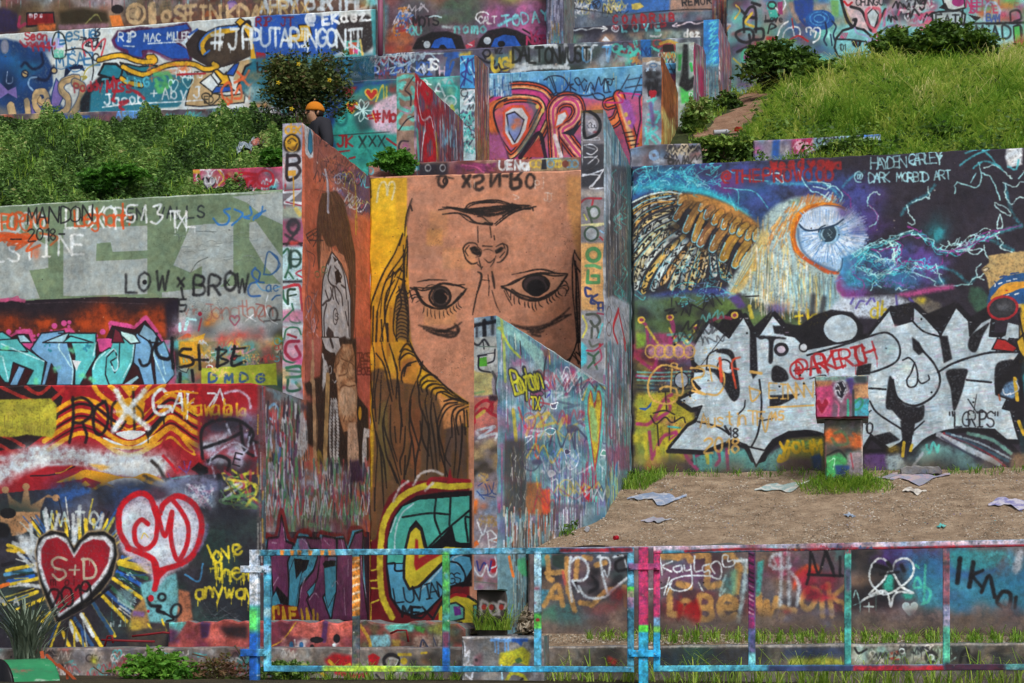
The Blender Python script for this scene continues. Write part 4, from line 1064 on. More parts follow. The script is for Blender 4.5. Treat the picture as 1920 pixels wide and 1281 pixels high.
L('520,0 540,120 540,310',26,'a9a8b2',.9);L('530,40 545,100 540,300',6,'4a4a60');L('500,20 530,60 530,160',8,'7a7f8c')
P('570,610 600,650 640,700 680,800 710,960 710,1300 500,1300 490,1000 500,830 530,700','a2a1a2',ol='2b2627',ow=12)
for q in ('560,720 540,800 560,850 590,870','590,720 620,760 640,800 600,850','580,870 560,960 530,980 500,1010','590,880 600,960 620,1000','600,870 640,930 650,1010','610,660 660,780 680,960','640,700 620,690','520,900 540,960','670,1060 690,1160','690,980 700,1240','530,1000 510,1100 515,1290','560,880 580,960','640,860 670,880','560,650 540,700'): L(q,15,'322c2d',.95)
P('575,640 610,670 590,690','2b2627');P('590,760 620,740 640,840 600,840','1d1a1b');E(595,1095,16,60,8,'322c2d');T('S',588,1120,50,7,'322c2d')
P('540,1170 580,1210 590,1290 540,1290 525,1220','322c2d',f=1);P('620,1260 670,1240 690,1290 620,1300','322c2d',f=1)
E(430,1160,14,50,7,'a58a98');E(395,1000,22,60,8,'5a4a60');L('370,560 400,700 380,900',12,'5a4a60',.5,4);T('BLX',370,480,90,7,'2b2326',v=26,rot=60);L('380,600 440,640 430,720',6,'3a2b2c');T('o R',440,800,70,6,'3f5a3a',v=30)
for k in range(16): L([[ru(365,480),ru(840,1290)],[ru(365,480),ru(840,1290)]],8,rc(('5a4a60','4a3a48','8a6a78','a59aa8','3a3038')),.6,2)
L('735,1100 750,1290',8,'5a3030')
O(480,640)
P('360,300 480,260 500,-20 760,-20 770,420 840,500 850,860 820,1000 480,1000 440,800 370,760 380,400','27211f',f=3)
P('490,-30 620,-30 640,60 600,120 590,90 560,90 520,60','a2a1a2',ol='27211f',ow=8);L('560,-10 575,40',30,'2b2627')
P('370,-30 490,-30 480,250 400,300 365,320','8f5048',.9,f=2);P('750,-30 850,-30 850,520 790,440 760,400','9a4f42',f=2)
P('505,130 530,150 540,200 530,290 500,380 500,200','a2a1a2',f=1);L('500,100 515,200 500,330',20,'a2a1a2')
E(555,215,12,30,7,'a2a1a2');L('575,290 590,310 605,290',8,'a2a1a2')
for q in ('425,160 420,300','430,300 440,600 440,880'): L(q,40,'a48262',f=1.5)
for q in ('540,260 530,560 515,930',): L(q,50,'93764f',f=1.5)
L('425,0 430,250',24,'9a7a62',.8);L('440,450 460,620 455,800',14,'7a5c40',.7,2)
for q in ('600,460 590,500',): L(q,30,'a9a8a9')
for k in range(22):
 y=430+k*24;wv=30+26*math.sin(k/21*3.1)
 for s in (-1,0,1): L([[580+s*wv*.55,y],[586+s*wv*.55+6,y+26],[578+s*wv*.5,y+14]],12,'a2a1a2',.9,sm=0)
HD,HL,HDk='8a6348','a98566','4f3324'
P('650,20 720,20 740,100 745,330 760,600 740,660 660,680 620,560 610,380 600,250 580,220 600,100',HD,f=1)
for q,w_,cc in (('660,50 700,80 640,160 610,260',40,HL),('700,160 720,230 640,270 620,330',44,HL),('690,330 740,340 740,500 700,570 640,540 630,400',50,HL),('640,560 660,660',34,HD),('690,200 650,260',26,HL)): L(q,w_,cc,.9,f=4)
P('640,360 690,340 740,380 740,500 700,560 650,540 625,460','b09278',sm=1,f=2)
for q in ('640,130 700,150 740,90','620,260 680,240 700,160 750,200','630,350 660,330 700,340 745,330','600,230 600,120 650,40','620,560 660,690 680,700','700,560 700,600 760,610','655,600 670,560','590,200 620,160'): L(q,9,HDk,.85,f=2)
for k in range(14): L([[640+k*7,380],[640+k*7+ru(-6,6),520]],4,rc(('7a5a44','c0a48c')),.5)
P('690,620 750,600 770,800 770,1000 690,1100 685,800','a98a74',f=2);[L([[700+k*10,620],[705+k*9,950]],5,rc(('8a6a58','bfa592')),.5) for k in range(7)]
E(780,540,12,50,6,'7c5a1f',fill='b5862c');T('TAOS',760,150,60,12,'5a2a28',v=22);T('AFEU',765,200,50,11,'5a2a28',v=22);T('BOVE',765,250,50,11,'5a2a28',v=22)
P('810,650 850,660 850,720 830,720 830,960 800,1000 795,800','a9a4a4',f=1)
P('0,330 100,340 340,420 340,2400 0,2400','6a4a48',f=0)
CD((60,350,380,1300),['a85a4a','5a7f8a','3a3440','8a2f3c','7aa0ac','40505a','a87a5a'],60,(20,60),(.5,.95))
L('40,430 60,600',44,'b08a2c',.8);L('20,560 40,480 60,560 40,640',20,'6a9aa8')
for q in ('100,500 140,470 170,520 150,600 110,580',): L(q,18,'6f94b0');
L('110,540 150,640 120,600',16,'9a2f3a');P('180,480 260,500 280,640 200,700 170,600','a3564a',.8,f=2);P('190,580 260,560 290,720 190,700','8fa8a8',.8,f=3)
SS((180,400,380,900),['34483a','26262a','8a9a9a','3a3a44'],50,(60,200),(6,12))
P('20,730 50,740 45,860 25,880','a8241f',f=1);P('40,720 60,720 40,800','c9962c',f=1)
P('80,960 110,880 140,920 165,960 160,1080 130,1150 90,1130','b8901f',f=2);
for k in range(30): x=ru(110,280);L([[x,ru(780,950)],[x+ru(-10,10),ru(960,1150)]],ru(8,16),rc(('2f5f8f','27486a','7a2a38','3a5f9a','202838')),.8,1.5)
L('180,780 200,690 240,780 220,850',24,'8a2f3c');P('320,560 350,520 385,650 390,800 330,880 300,720','a4a6aa',.9,f=2);SS((300,640,400,900),['2a2a2e','b4b6ba'],20,(30,100),(4,8))
SS((0,600,60,1300),['2b2024','6a2a34','8a8a8c','a0762c'],40,(60,200),(6,12))
CD((20,950,850,1440),['4f7f5a','5a3a58','a5a8b0','2b2a38','7a5040','4a5f70','8a3a48'],90,(40,80),(.6,.95))
O(480,640)
for k in range(560):
 x=ru(20,850) if k%3 else ru(20,330);y=ru(880 if k%3 else 420,1360)
 L([[x,y],[x+ru(-14,14),y+ru(50,160)]],ru(10,26),rc(('4f7f5a','3f6a4a','a5a8b0','8f8fa4','2b2a38','7a5040','5a3a58','9a4a4a','b0b4bc','4a5f70')),.8,2)
for x in range(80,840,70): L([[x,1300],[x+20,1160],[x+45,1300],[x+70,1190]],15,rc(('a5a8b0','9a3a44','4f7f5a')),.8)
L('470,980 470,830 520,960',30,'a08432',.6,4);P('710,900 770,890 800,1050 710,1060','33203a',.9,f=3)
O(480,960)
R(0,150,850,900,'2a1c2c')
CD((60,-40,840,180),['4f7f5a','a5a8b0','5a3a58','7a4040'],16,(30,60),(.4,.7))
PR,PL,SB='5f2f52','84406a','3f86a0'
L('80,180 150,180 190,-10 240,190 280,220 330,150 400,160 440,260 480,160 560,180 600,180 650,190 680,250 710,130 780,130 820,170',40,'6a1a20',.9,f=3)
P('70,210 160,190 190,30 230,200 290,260 320,160 390,170 440,290 480,170 590,190 650,180 690,260 720,140 800,130 830,800 70,800',SB,f=1)
for q in ('90,200 170,190 190,30 225,220 280,240 240,380 245,560 240,720 190,620 130,640 110,400 80,280','310,190 370,190 410,280 460,280 460,350 430,440 330,560 320,680 300,820 560,820 420,560 500,500 540,330 500,330 480,200','500,180 600,200 610,330 520,330 510,440 560,460 560,560 500,640 540,760 560,820 440,820 380,660 460,500','610,200 660,200 690,300 740,160 800,140 800,500 840,820 560,820 600,600',):
 P(q,PR,ol='17121a',ow=16)
P('90,210 170,200 190,60 220,220 210,330 110,320',PL,.8,f=3);P('320,200 380,200 400,290 330,330',PL,.8,f=3);P('480,190 580,200 590,300 490,300',PL,.8,f=3);P('620,210 660,220 690,400 640,420',PL,.7,f=3);P('470,340 600,340 590,420 480,480','7a3a60',.7,f=4)
for q in ('290,350 400,360 380,430 310,490 290,480','500,390 520,365 600,365 590,410 520,440','120,640 155,555 235,640 245,720'): P(q,'15131a')
for q in ('250,450 290,350 300,500 350,430 320,560 300,720 245,720','510,420 600,400 600,600 540,720 520,640','120,640 150,590 200,720 120,720','380,600 450,520 430,600 400,640'): P(q,SB,ol='17121a',ow=6)
for q in ('120,230 155,235','205,120 215,210','345,200 385,240','510,210 550,250','640,210 655,280','570,560 600,520 615,540','400,660 440,610 470,640','370,490 340,570 330,640','130,550 165,490','660,570 670,780','790,330 800,480 830,640','690,360 690,480'): L(q,8,'b09ab0',.8,f=1.4)
P('110,720 170,690 240,700 310,710 330,820 110,820','6a1a20');
for q in ('130,820 130,720 170,715 170,760','200,820 205,720 220,820','255,820 250,725 300,725','260,770 290,770','350,820 340,740','380,820 380,730 400,820','430,820 430,740','460,820 460,770'): L(q,26,'b08d24',sm=0)
grain(c,.035,.8)

# ---- front of the DBZ pillar
c=cvF1
O(480,0)
R(150,850,400,3400,'8a8a94')
R(150,850,400,1180,'7a7c90');P('200,930 350,920 350,1180 200,1200','8d8c9c',f=3)
T('dex',225,1000,80,14,'b88a2c',v=36);E(272,1085,62,76,10,'26201c',fill='2b241c',f=3);E(270,1080,48,60,6,'b08426',fill='b08426');L('240,1060 270,1040 300,1060',10,'2b241c');L('240,1110 280,1130 310,1080',12,'3a2c18');E(250,1070,10,8,5,'2b241c');B(285,1110,30,16,'5a3c18',.8)
L('195,1180 220,1290 215,1600',14,'a0222a');L('200,1190 340,1170',12,'8a2a38')
O(480,320)
R(150,-140,400,100,'a5a6ac',.8,f=3)
L('235,-120 235,60 300,50 330,0 300,-40 240,-40',24,'241e22',f=1.5);L('240,-110 310,-110 320,-60 240,-40',24,'241e22',f=1.5);R(240,0,300,40,'b8862a',.9)
R(150,130,400,270,'5f5c62',f=3);L('210,160 330,150 220,240 340,250',26,'b0b2b8',sm=0);L('215,150 330,140',10,'7a2a38');L('225,235 340,265',10,'7a2a38');L('280,40 285,270',10,'b8862a')
R(150,275,400,360,'8f9a8c',f=3);L('300,290 330,330',30,'b8a04a',.8,3)
R(150,370,400,560,'8a4a62',f=4);B(270,390,50,40,'2c262c',.9);E(280,420,40,50,26,'2c2a30',f=4);L('220,480 340,560',20,'2c2a30',f=3);L('310,440 230,560',20,'2c2a30',f=3);L('195,550 350,545',16,'221c20',f=2);B(280,540,40,20,'b03a34',.8)
R(150,575,400,830,'9fbcc0',f=2);L('200,620 240,590 250,700 220,800',16,'2c5a44');E(290,660,44,60,18,'263c34',f=2.5);L('260,600 260,730',20,'263c34',f=2);L('265,665 330,665',14,'263c34');L('215,800 240,760 280,810',14,'2c5a44');L('355,740 300,770 345,800',12,'a03040')
L('200,835 340,830',18,'2a2a2e',f=3)
R(150,850,400,1040,'a5b8bc',f=3);L('200,880 320,860 340,960 350,1050',22,'a02a34',f=1.6);L('200,900 210,960 240,1000',18,'2c5a44');L('290,890 240,900 240,1000',18,'203428');L('250,940 300,930',12,'203428');L('240,1060 260,1130 330,1140 290,1080 270,1000',13,'2c5a44')
R(150,1050,400,1130,'b06a84',.8,f=3);L('190,1130 280,1040',14,'2c5a44');L('200,1170 330,1190',14,'9a2a34')
R(150,1150,400,1300,'a8b0b4',.8,f=3);L('210,1290 230,1190 310,1180 340,1230',13,'2c5a44');L('240,1230 300,1250',18,'7a2430',f=2)
O(480,640)
R(150,-10,400,180,'a5788a',.8,f=3);L('320,0 240,10 220,80 280,140 330,110 300,40',24,'7c2034',f=2);L('200,-20 200,120 260,160 310,150',14,'25503c');B(330,150,40,30,'b04a7c',.9)
P('180,200 250,210 250,330 180,330','b09a72',f=3);L('230,200 330,190 340,260 230,270',22,'2a5a40',f=1.6);L('240,290 240,370 330,360 300,310',20,'1f4434',f=1.6);L('230,220 330,230',18,'25503c',.8,2)
CD((190,160,350,420),['7a2434','3f8a90','8a7a5a'],6,(16,30),(.4,.7))
L('360,0 362,420',8,'6a4a50',.8)
grain(c,.035,.8)

# ---- front of the tallest pillar: DBZ,TROOGSSA...
c=cvF2
O(960,0)
R(480,740,740,3400,'6f6c70')
R(490,750,720,850,'6a5a40');P('515,775 680,775 670,830 520,850','74603c',f=2)
R(515,1080,690,1300,'34353c',f=2)
L('540,840 545,1020 590,1030 650,990 660,920 620,860 540,840',24,'1a1b20',f=1.5);P('555,870 600,870 640,930 630,990 590,1010 560,1000','7a7a86',f=1)
P('570,910 600,890 625,910 630,960 600,1000 570,980','a9a8b0');[L([[568+k*12,940+(k%2)*20],[574+k*12,960]],5,'1a1b20') for k in range(6)];L('575,930 590,920 600,935',6,'1a1b20');B(620,990,16,8,'8a2a34',.8)
L('530,850 525,1030 560,1050 640,1030',6,'a9acb4');L('530,1050 650,1050 650,1030',6,'a9acb4')
L('540,1090 600,1085 640,1120 600,1160 560,1150',8,'b4b8c0');L('555,1100 620,1120',10,'9aa0aa',.6);L('540,1180 620,1180 650,1210 600,1260 545,1280',8,'b4b8c0');L('570,1230 640,1170',8,'b4b8c0');L('525,1060 530,1280',6,'a9acb4')
O(960,320)
R(515,-50,720,130,'2f3036',f=3);L('530,30 660,40 580,130 690,130',10,'b4b8c0');L('525,40 600,25 690,-10 600,120',11,'b4b8c0',sm=0)
R(515,150,720,200,'8f8a86',f=3);L('515,240 560,210 670,210',16,'8a2a34');L('610,215 600,260',14,'8a2a34')
E(615,315,40,46,16,'3a4a3c',f=1.6,fill='8d959c');L('565,280 600,390',18,'3a4a3c');L('540,330 560,370',9,'b0b03c');L('515,410 690,400 560,430',14,'b4b080')
E(595,475,50,52,16,'35443a',fill='8d959c');L('660,450 690,470',10,'6f94b0');L('660,500 680,520',12,'8a2a34')
P('515,545 700,545 700,1050 515,1050','b98d58',f=2)
E(610,632,46,46,30,'3f7a4c');L('555,715 620,712 660,730',24,'4f8a5a',sm=0);L('570,750 565,840 650,840 650,790 600,790',24,'3f7a4c',sm=0)
L('590,890 550,880 560,940 600,940 590,990 620,1000',18,'26305c');L('640,930 600,960 650,1000',18,'26305c');L('650,1050 645,990 680,990 685,1060',16,'26305c',sm=0);L('640,1030 690,1030',12,'26305c')
R(515,1055,720,1300,'7f8288',f=3);L('560,1080 630,1080 660,1130 620,1170 590,1130',20,'3e443e');L('600,1180 600,1280 650,1240 640,1180',18,'3e443e');L('530,1090 560,1170 530,1250',14,'b4ac4c');L('680,1150 640,1280',12,'4aa8b0');L('640,1070 700,1080',12,'8a2a44')
O(960,640)
R(515,-20,720,460,'74767c');P('515,0 560,40 560,160 515,200','3f9cac',f=2);L('580,0 600,40 650,20',16,'4a504a');L('560,70 620,70 680,20',12,'8a2a44');L('570,90 620,130 570,200',16,'2f4a38');L('650,80 610,130 640,210',16,'2f4a38');E(660,30,10,16,0,'R',fill='8a2a34');L('660,60 670,130 620,180',12,'8a2a44',.8)
CD((520,180,720,460),['8f9298','6a6c74','9aa0a6'],10,(20,50),(.4,.7))
grain(c,.035,.8)

# ---- right face of the tallest pillar
c=cvS2
O(960,0)
R(680,700,920,4000,'5f6f78')
SS((690,780,890,1300),['4a8a90','8fa4ac','2b343c','3a6a88','9aa6ac','6f7c86','24405c'],260,(60,320),(5,12))
P('690,800 760,900 760,1280 690,1280','93a0a8',.4,f=5)
O(960,320)
R(690,-40,755,330,'9aa6b4',.9,f=2);P('745,-40 860,-30 880,900 700,1020 705,500 740,300','413f44',f=3);R(860,-40,900,1600,'2c4a4a',.8,f=3)
SS((700,-20,880,1000),['26262b','7a7f86','5a5a5e','3c3a3c','8a7a5a','a5a8ac'],160,(80,400),(4,9),(.4,.8))
for k in range(26): x,y=ru(760,850),ru(-10,1000);L([[x+ru(-26,26),y+q*34] for q in range(5)],5,rc(('3f9c96','4ab0a8','2f7f7c')),.85)
P('700,960 760,940 880,1000 880,1300 700,1300','8a8f98',f=3);L('800,1040 760,1180 790,1290',24,'9a1f2a');L('800,1060 850,1290',22,'9a1f2a',.9);E(728,1080,18,60,6,'4a3a38');E(728,1190,18,50,6,'4a3a38');L('830,1080 860,1200',8,'3a3a44')
E(732,385,7,16,0,'W',fill='b4b8bc')
O(960,640)
SS((690,-20,890,1000),['3f7f90','7a4a6a','8a2a44','9aa4b0','2f5f7c','6a5040','4aa098','3a3a4c','b0b4bc','5a3a5c'],300,(60,260),(6,14))
L('840,-10 850,60',30,'9a2a30',.8);P('700,800 880,780 880,960 740,960','7a3a5c',.6,f=4);L('715,560 730,700 770,820',10,'4a8a8c');E(745,640,20,90,10,'7a3a58')
SS((700,900,800,1150),['4a9ca0','a0b0b4','2f5f8f','8f9a5a'],60,(40,140),(8,16))
grain(c,.04,.6)

# ---- wing wall
c=cvF3
O(480,320)
R(1500,1040,1860,3400,'8a8088')
P('1580,1075 1830,1075 1830,1290 1580,1290','8fa0ac',f=1);R(1700,1075,1830,1140,'5f86a8',.8,f=4)
L('1600,1150 1790,1130',30,'1b1b20',f=3);L('1700,1120 1705,1290',34,'1b1b20',f=3);L('1640,1170 1640,1240',16,'2c2c34',f=4);L('1770,1100 1770,1220',26,'1b1b20',.8,f=4);L('1760,1110 1760,1080',14,'2c2c34')
O(480,640)
P('1570,-40 1830,-40 1830,220 1780,240 1570,230','a5a8a4',f=1);L('1600,-10 1650,20 1700,-20 1740,30',16,'24242a',f=2);L('1690,-10 1700,50',10,'24242a')
P('1655,120 1720,110 1725,180 1650,180','4f9a34');L('1650,100 1780,90',14,'22222a');L('1655,110 1660,200 1750,230',14,'22222a');R(1725,90,1808,170,'a9aaa8');L('1790,60 1780,140 1730,160',12,'22222a');L('1660,30 1800,40',8,'5a6a60')
P('1580,190 1640,220 1780,240 1760,300 1770,400 1560,400 1580,300','aba06a',f=1);P('1560,210 1580,230 1575,400 1560,400','3f7f5a',f=1);B(1640,290,60,50,'8f8a5a',.6);L('1770,230 1800,290 1800,390',24,'3f3f44',.9,f=2);L('1600,385 1700,370',14,'6f8f5a',.8)
R(1570,410,1830,700,'a9645a',f=2)
L('1620,600 1620,500 1700,440 1760,460 1760,530 1700,500',24,'9a2430');L('1780,440 1740,520 1800,560',24,'9a2430',.9);L('1605,700 1620,560 1680,500',22,'9a2430');L('1640,560 1700,520',26,'a89a3c',.8,2);P('1740,400 1830,410 1800,450 1740,440','3a2c34',f=2)
CD((1590,560,1830,800),['4a3844','8a4a5a','b0b4bc','6a6a74'],14,(24,50),(.5,.9));L('1650,660 1790,640 1650,720 1800,690 1790,740',20,'a9aeb8',f=1.4)
L('1590,600 1600,760 1640,820',18,'9a4a5a',.6)
CD((1590,760,1830,1010),['96805c','2a2826','3c3630','8a7450','4a4038','a08a64'],26,(24,60),(.6,.95))
CD((1590,1000,1830,1900),['8a8e9c','6a88a8','b05a34','9a9aa0','5a4a5c','8a6a7a'],34,(30,60),(.5,.9))
for q in ('1650,1080 1700,1060 1730,1140 1660,1150','1740,1080 1760,1130 1730,1150','1780,1060 1770,1130 1800,1150','1660,1050 1740,1040','1640,1120 1700,1180','1690,1150 1790,1170'): L(q,8,'28407c',.9)
for k in range(40): B(ru(1650,1740),ru(980,1060),8,6,'a88a58',.9)
P('1600,1190 1650,1180 1640,1290 1600,1290','b8602c',f=3)
O(480,960)
for k in range(50): B(ru(1660,1830),ru(20,110),9,8,rc(('a88a58','9a7c4a')),.9)
for q in ('1720,150 1760,140 1800,190 1740,210','1730,160 1740,270','1740,210 1820,240 1760,270','1680,170 1640,240','1640,60 1690,170 1720,90','1820,110 1840,200'): L(q,13,'c2c5ca',f=1.4)
P('1600,230 1640,210 1660,240 1610,270','c0602c',f=1);B(1730,400,100,60,'9a4a5a',.6);P('1750,350 1830,360 1830,450 1760,460','a01f2a',f=2)
L('1640,370 1660,440 1700,380 1740,440 1760,370',14,'2f3470');L('1610,400 1640,460 1680,480 1720,400 1740,470 1790,480 1820,400',14,'b9bcc2');L('1790,330 1800,400 1760,420',12,'b9bcc2')
CD((1610,490,1850,600),['b0a0a4','8a5a78','6a5550','a8a8a8','7a5a50'],12,(20,50),(.5,.8));L('1620,520 1850,545',8,'5a6a5a',.8)
grain(c,.04,1)

c=cvS3
O(960,640)
R(-100,-300,720,2400,'5a7a84')
PS=['4f9498','7fa0b0','3a6a86','8a3a60','a9b0bc','2f4a5a','6a9c94','5a4a7a','9c4a6a','4a7a8a','35586a']
CD((-100,-200,720,1400),PS,130,(30,90),(.4,.8))
SS((-100,-200,720,1300),PS,420,(50,260),(5,12),(.4,.85))
P('-100,-200 60,-60 240,80 240,250 150,120 0,-40 -100,-60','7aa5a0',.9,f=2)
L('-90,-100 -40,0 0,60 60,120',20,'9aa83c',.9);L('20,-60 30,60',12,'a9bcb4');L('60,0 70,100',10,'2a2f34');L('-80,-180 -60,60 -50,300',26,'9aa540',.7)
P('20,190 220,130 230,360 60,440 20,400','9fb4b8',.5,f=3)
L('270,60 260,100 240,240 250,420',16,'2a2a32',.9);L('275,50 285,170',12,'b09a3c');P('230,60 290,60 270,120 240,110','6a4a44',.8,f=2)
for q in ('270,280 250,330 290,380 260,420','300,300 320,360'): L(q,12,'3f3f8a')
L('370,290 400,200 430,210 445,290',9,'b4bac4');P('380,290 430,250 440,360 400,430','6a3050',.9,f=3)
P('480,250 560,280 660,300 560,330 480,400 490,330','8a2f58',.85,f=3);P('430,180 480,200 480,290 440,240','8a2f58',.7,f=3)
P('490,230 570,260 560,320 500,360','5a9c94',.8,f=3);P('370,560 430,550 440,620 370,620','8a2f58',.8,f=3)
for q in ('410,880 390,800 420,700 470,680','400,900 430,960 480,940 500,880 490,780','80,600 140,560','100,720 160,710 90,780','110,820 80,880 100,930','520,440 510,380 530,350 550,400'): L(q,9,'b4bac4',.9)
L('10,520 30,740',34,'a8962c',.8,2);L('60,560 130,620 110,700',26,'a8804c',.7,3);L('50,500 100,640',20,'9a2a3c',.7);L('80,490 90,620',14,'2f6a9a')
P('-60,740 100,740 110,1300 -60,1300','3a3836',.85,f=4)
for k in range(60): x,y=ru(-20,110),ru(760,1280);L([[x,y],[x+ru(-20,20),y+ru(20,90)]],ru(4,9),rc(('6a6a6a','26262a','a5a5a0','5a5034','3a3a44')),.7)
for q in ('160,700 200,560 220,680 180,740','230,720 260,620 290,560','150,860 200,880 240,840 290,870'): L(q,18,'4f9088',.85,3)
L('190,700 170,830 200,880 195,780',16,'b84a30',.9);L('200,540 240,620',26,'8a2f58',.7,3)
P('110,1060 220,1060 230,1300 100,1300','8a5430',.9,f=3);P('220,1110 285,1110 290,1300 225,1300','b84224',.9,f=2);P('180,1000 200,1100 210,1110 190,1110','a8862c',f=1)
SS((300,960,560,1300),['aab2bc','7a8fae','8aa6ae','6a5a8a','3a5a8a'],90,(80,260),(8,16));SS((520,900,640,1200),['9a2438','4a9c90','7a3a5c'],50,(60,200),(8,18))
L('520,1100 570,1180 580,1100',24,'9a1f30')
L('300,1050 340,1050 330,1280',12,'b4bac4');L('430,1040 460,1050 440,1280',12,'b4bac4')
TG((120,250,700,1250),['b0b8c0','8a2f58','3f9a98','b09a3c','2a2a44','9a2a34','4a6aa8'],40,(70,170),(10,20),(.35,.75));patches(c,(150,300,700,1200),['7a3a5c','3a7a8c','a9aeb8','4a8a78','3a3450'],12,(24,50))
T('Boytown',28,400,170,40,'22262c',v=29,rot=-14,f=2,wf=.32,j=.15);T('Boytown',28,400,170,20,'a8a62c',v=29,rot=-14,f=1.2,wf=.32,j=.15)
T('TX',145,510,90,32,'22262c',v=34,f=2,wf=.32,j=.1);T('TX',145,510,90,15,'b0a82c',v=34,f=1.2,wf=.32,j=.1)
hh='590,360 570,420 566,540 590,740 622,1000 650,820 668,620 675,450 660,370 640,370 628,440 610,470 604,400'
P('578,310 550,400 545,600 580,820 625,1010 670,800 690,600 690,400 650,320 625,390','4f9c98',f=1);P(hh,'94303c',f=1)
P('588,375 574,440 574,540 596,740 622,930 645,800 660,620 668,450 655,385 640,380 630,470 620,510 605,440','b3a030',f=1)
P('580,480 620,500 640,620 640,760 600,740 585,600','6aa880',.7,f=3);L('650,560 655,640 640,690',6,'8a7a28')
L('-100,-210 200,0 400,140 580,265 720,330',12,'a0a09c',.8,sm=0)
O(960,960)
SS((-60,-40,330,260),['8a5430','b84224','4a8a88','9ab0b8','b4b8c0','3a3030','5a3a34','a8a08c'],150,(60,200),(8,20));SS((0,60,300,900),['2b2826','3f3a38','7a8a88','5a4f48','8f9a94'],160,(60,240),(6,14))
P('300,-60 540,-60 520,160 430,180 330,240','5a4a58',.7,f=4);SS((290,-40,520,140),['7aa6a8','9aa6b4','5a4a6a','b4b8c4'],60,(60,180),(7,12))
P('40,360 100,340 120,480 80,480 45,430','3f8a60',f=2);L('115,370 130,490',16,'9a3a30');L('-20,340 -10,400 10,480',26,'c0682c')
grain(c,.04,.8)
c=cvQ
O(480,960);R(1500,500,2000,1100,'2c2826');CD((1680,600,1900,900),['3a3432','4a4240','221f1e'],14,(30,60));T('POP',1690,770,90,20,'8f8a8c',v=66,f=3)  # footing coloured a mottled dark brown all over, with paler POP lettering
for x in (1710,1765,1840): E(x,715,18,22,0,'R',fill='7a2420')
R(1880,600,1960,1000,'5a5450',f=3)

# ---- owl above the silver letters
c=cvO
O(960,320)
R(880,-300,4300,2500,'28242e')
CD((900,-60,1900,420),['2b4a80','38407c','2b6a8c','443a74','2f5486'],46,(70,160),(.5,.9))
CD((1850,0,2560,620),['2f4478','3f4078','2b4c84','3c4684'],34,(70,150),(.4,.75))
for x,y,rx,ry,cc in ((1640,90,110,60,'5a3a74'),(1600,120,70,50,'5f2f6a'),(1800,60,120,60,'3a2f4a'),(1000,-10,90,40,'2f2d44'),(960,200,90,60,'2a5086'),(1200,40,120,50,'2b5a8f'),(1500,10,120,40,'2d2b3c'),(2600,240,110,160,'4a3c7c'),(2680,360,90,120,'55408a'),(2720,200,100,80,'4a2f5c'),(2560,500,100,100,'3f4484')):
 B(x,y,rx,ry,cc,.8)
for q,w_ in (('920,140 1100,110 1300,140 1460,180 1600,240 1750,330',60),('1350,80 1420,140 1520,190 1650,240',50),('960,60 1060,20 1180,10',20)): L(q,w_,'2f9aae',.75,f=12)
L('1240,150 1420,160 1560,210 1690,290 1760,340',30,'38b0be',.8,f=6)
P('900,850 1400,830 1500,800 1620,860 1700,950 1600,1000 900,1010','36407c',f=5)
P('900,1000 1300,930 1700,960 1920,900 1960,1290 900,1290','4c6234',f=6)
CD((900,960,2300,1290),['55703a','3a4a2f','2f3034','627c3e','26262a','4f6a60'],50,(50,120),(.5,.9))
for x,y in ((1000,1090),(1040,1200),(1300,1030),(1480,990),(1250,1180),(1180,1080),(960,1060),(1420,1070)): B(x,y,60,46,'26262b',.85)
# ---- wing
P('900,230 1010,180 1150,150 1280,160 1460,190 1600,240 1780,350 1850,420 1800,560 1840,640 1720,760 1640,880 1400,880 1300,890 1000,930 940,900 900,880','2b2a30',f=3)
fe=['c7a85c','a9b4b4','b98a4c','c2b890','9aa6a8','b8a870','a9884c','c0c4bc']
def feather(pts,w,col,bands=7):
 p=np.array([[float(v) for v in q.split(',')] for q in pts.split()])
 L(p,w+7,'2b3038',.8,f=1.6,taper=.25);L(p,w,col,.97,f=1.5,taper=.2)
 L(p+[w*.28,-w*.1],w*.3,rc(('c9c6a8','b4ced2','c9a050')),.7,f=1.5,taper=.3)
 s=_smooth(p,8)
 for k in range(bands):
  i=int((k+.6+ru(-.4,.4))/bands*(len(s)-1));i=max(1,min(len(s)-2,i))
  d=s[i+1]-s[i-1];n=np.array([-d[1],d[0]]);n=n/(np.hypot(*n)+1e-6)
  for q in range(random.randint(2,6)):
   off=d/(np.hypot(*d)+1e-6)*ru(-16,16)
   L([s[i]+off+n*w*ru(.1,.5)*(-1)**q,s[i]+off+n*w*ru(-.1,.2)+d*ru(-1.2,1.2)],ru(7,14),'1a1a1e',.95,f=1.3)
 L(p+[-w*.55,0],5,rc(('4a9cb4','7ab4c4','1a1a1e')),.8)
fan=['1230,165 1120,175 1010,220 900,300','1240,200 1100,225 980,290 900,370','1230,240 1090,280 970,350 890,450','1220,290 1080,340 970,420 890,530','1210,340 1080,400 980,480 890,590','1220,390 1100,450 1000,540 900,660','1240,420 1120,500 1020,600 910,740',
 '1270,450 1150,540 1040,650 950,800 930,880','1290,490 1190,580 1090,690 1010,820 985,910','1310,520 1230,610 1140,720 1080,830 1060,890','1340,550 1270,640 1190,750 1130,850','1370,570 1310,660 1240,770 1200,880','1400,580 1350,680 1300,780 1280,880','1430,590 1400,680 1360,790 1340,880','1460,590 1450,690 1430,790','1500,590 1510,690 1520,780','1550,600 1570,680 1590,790','1600,650 1620,720 1640,840','1440,610 1420,700 1400,800','1170,440 1060,560 970,680 920,820']
for i,q in enumerate(fan): feather(q,46 if i>3 else 32,fe[i%len(fe)],6)
L('900,240 1020,185 1160,160 1270,175',12,'b4c4c4');L('900,290 1020,220 1190,190',9,'7ab4c4');L('905,330 1020,250 1200,230',10,'b9873c')
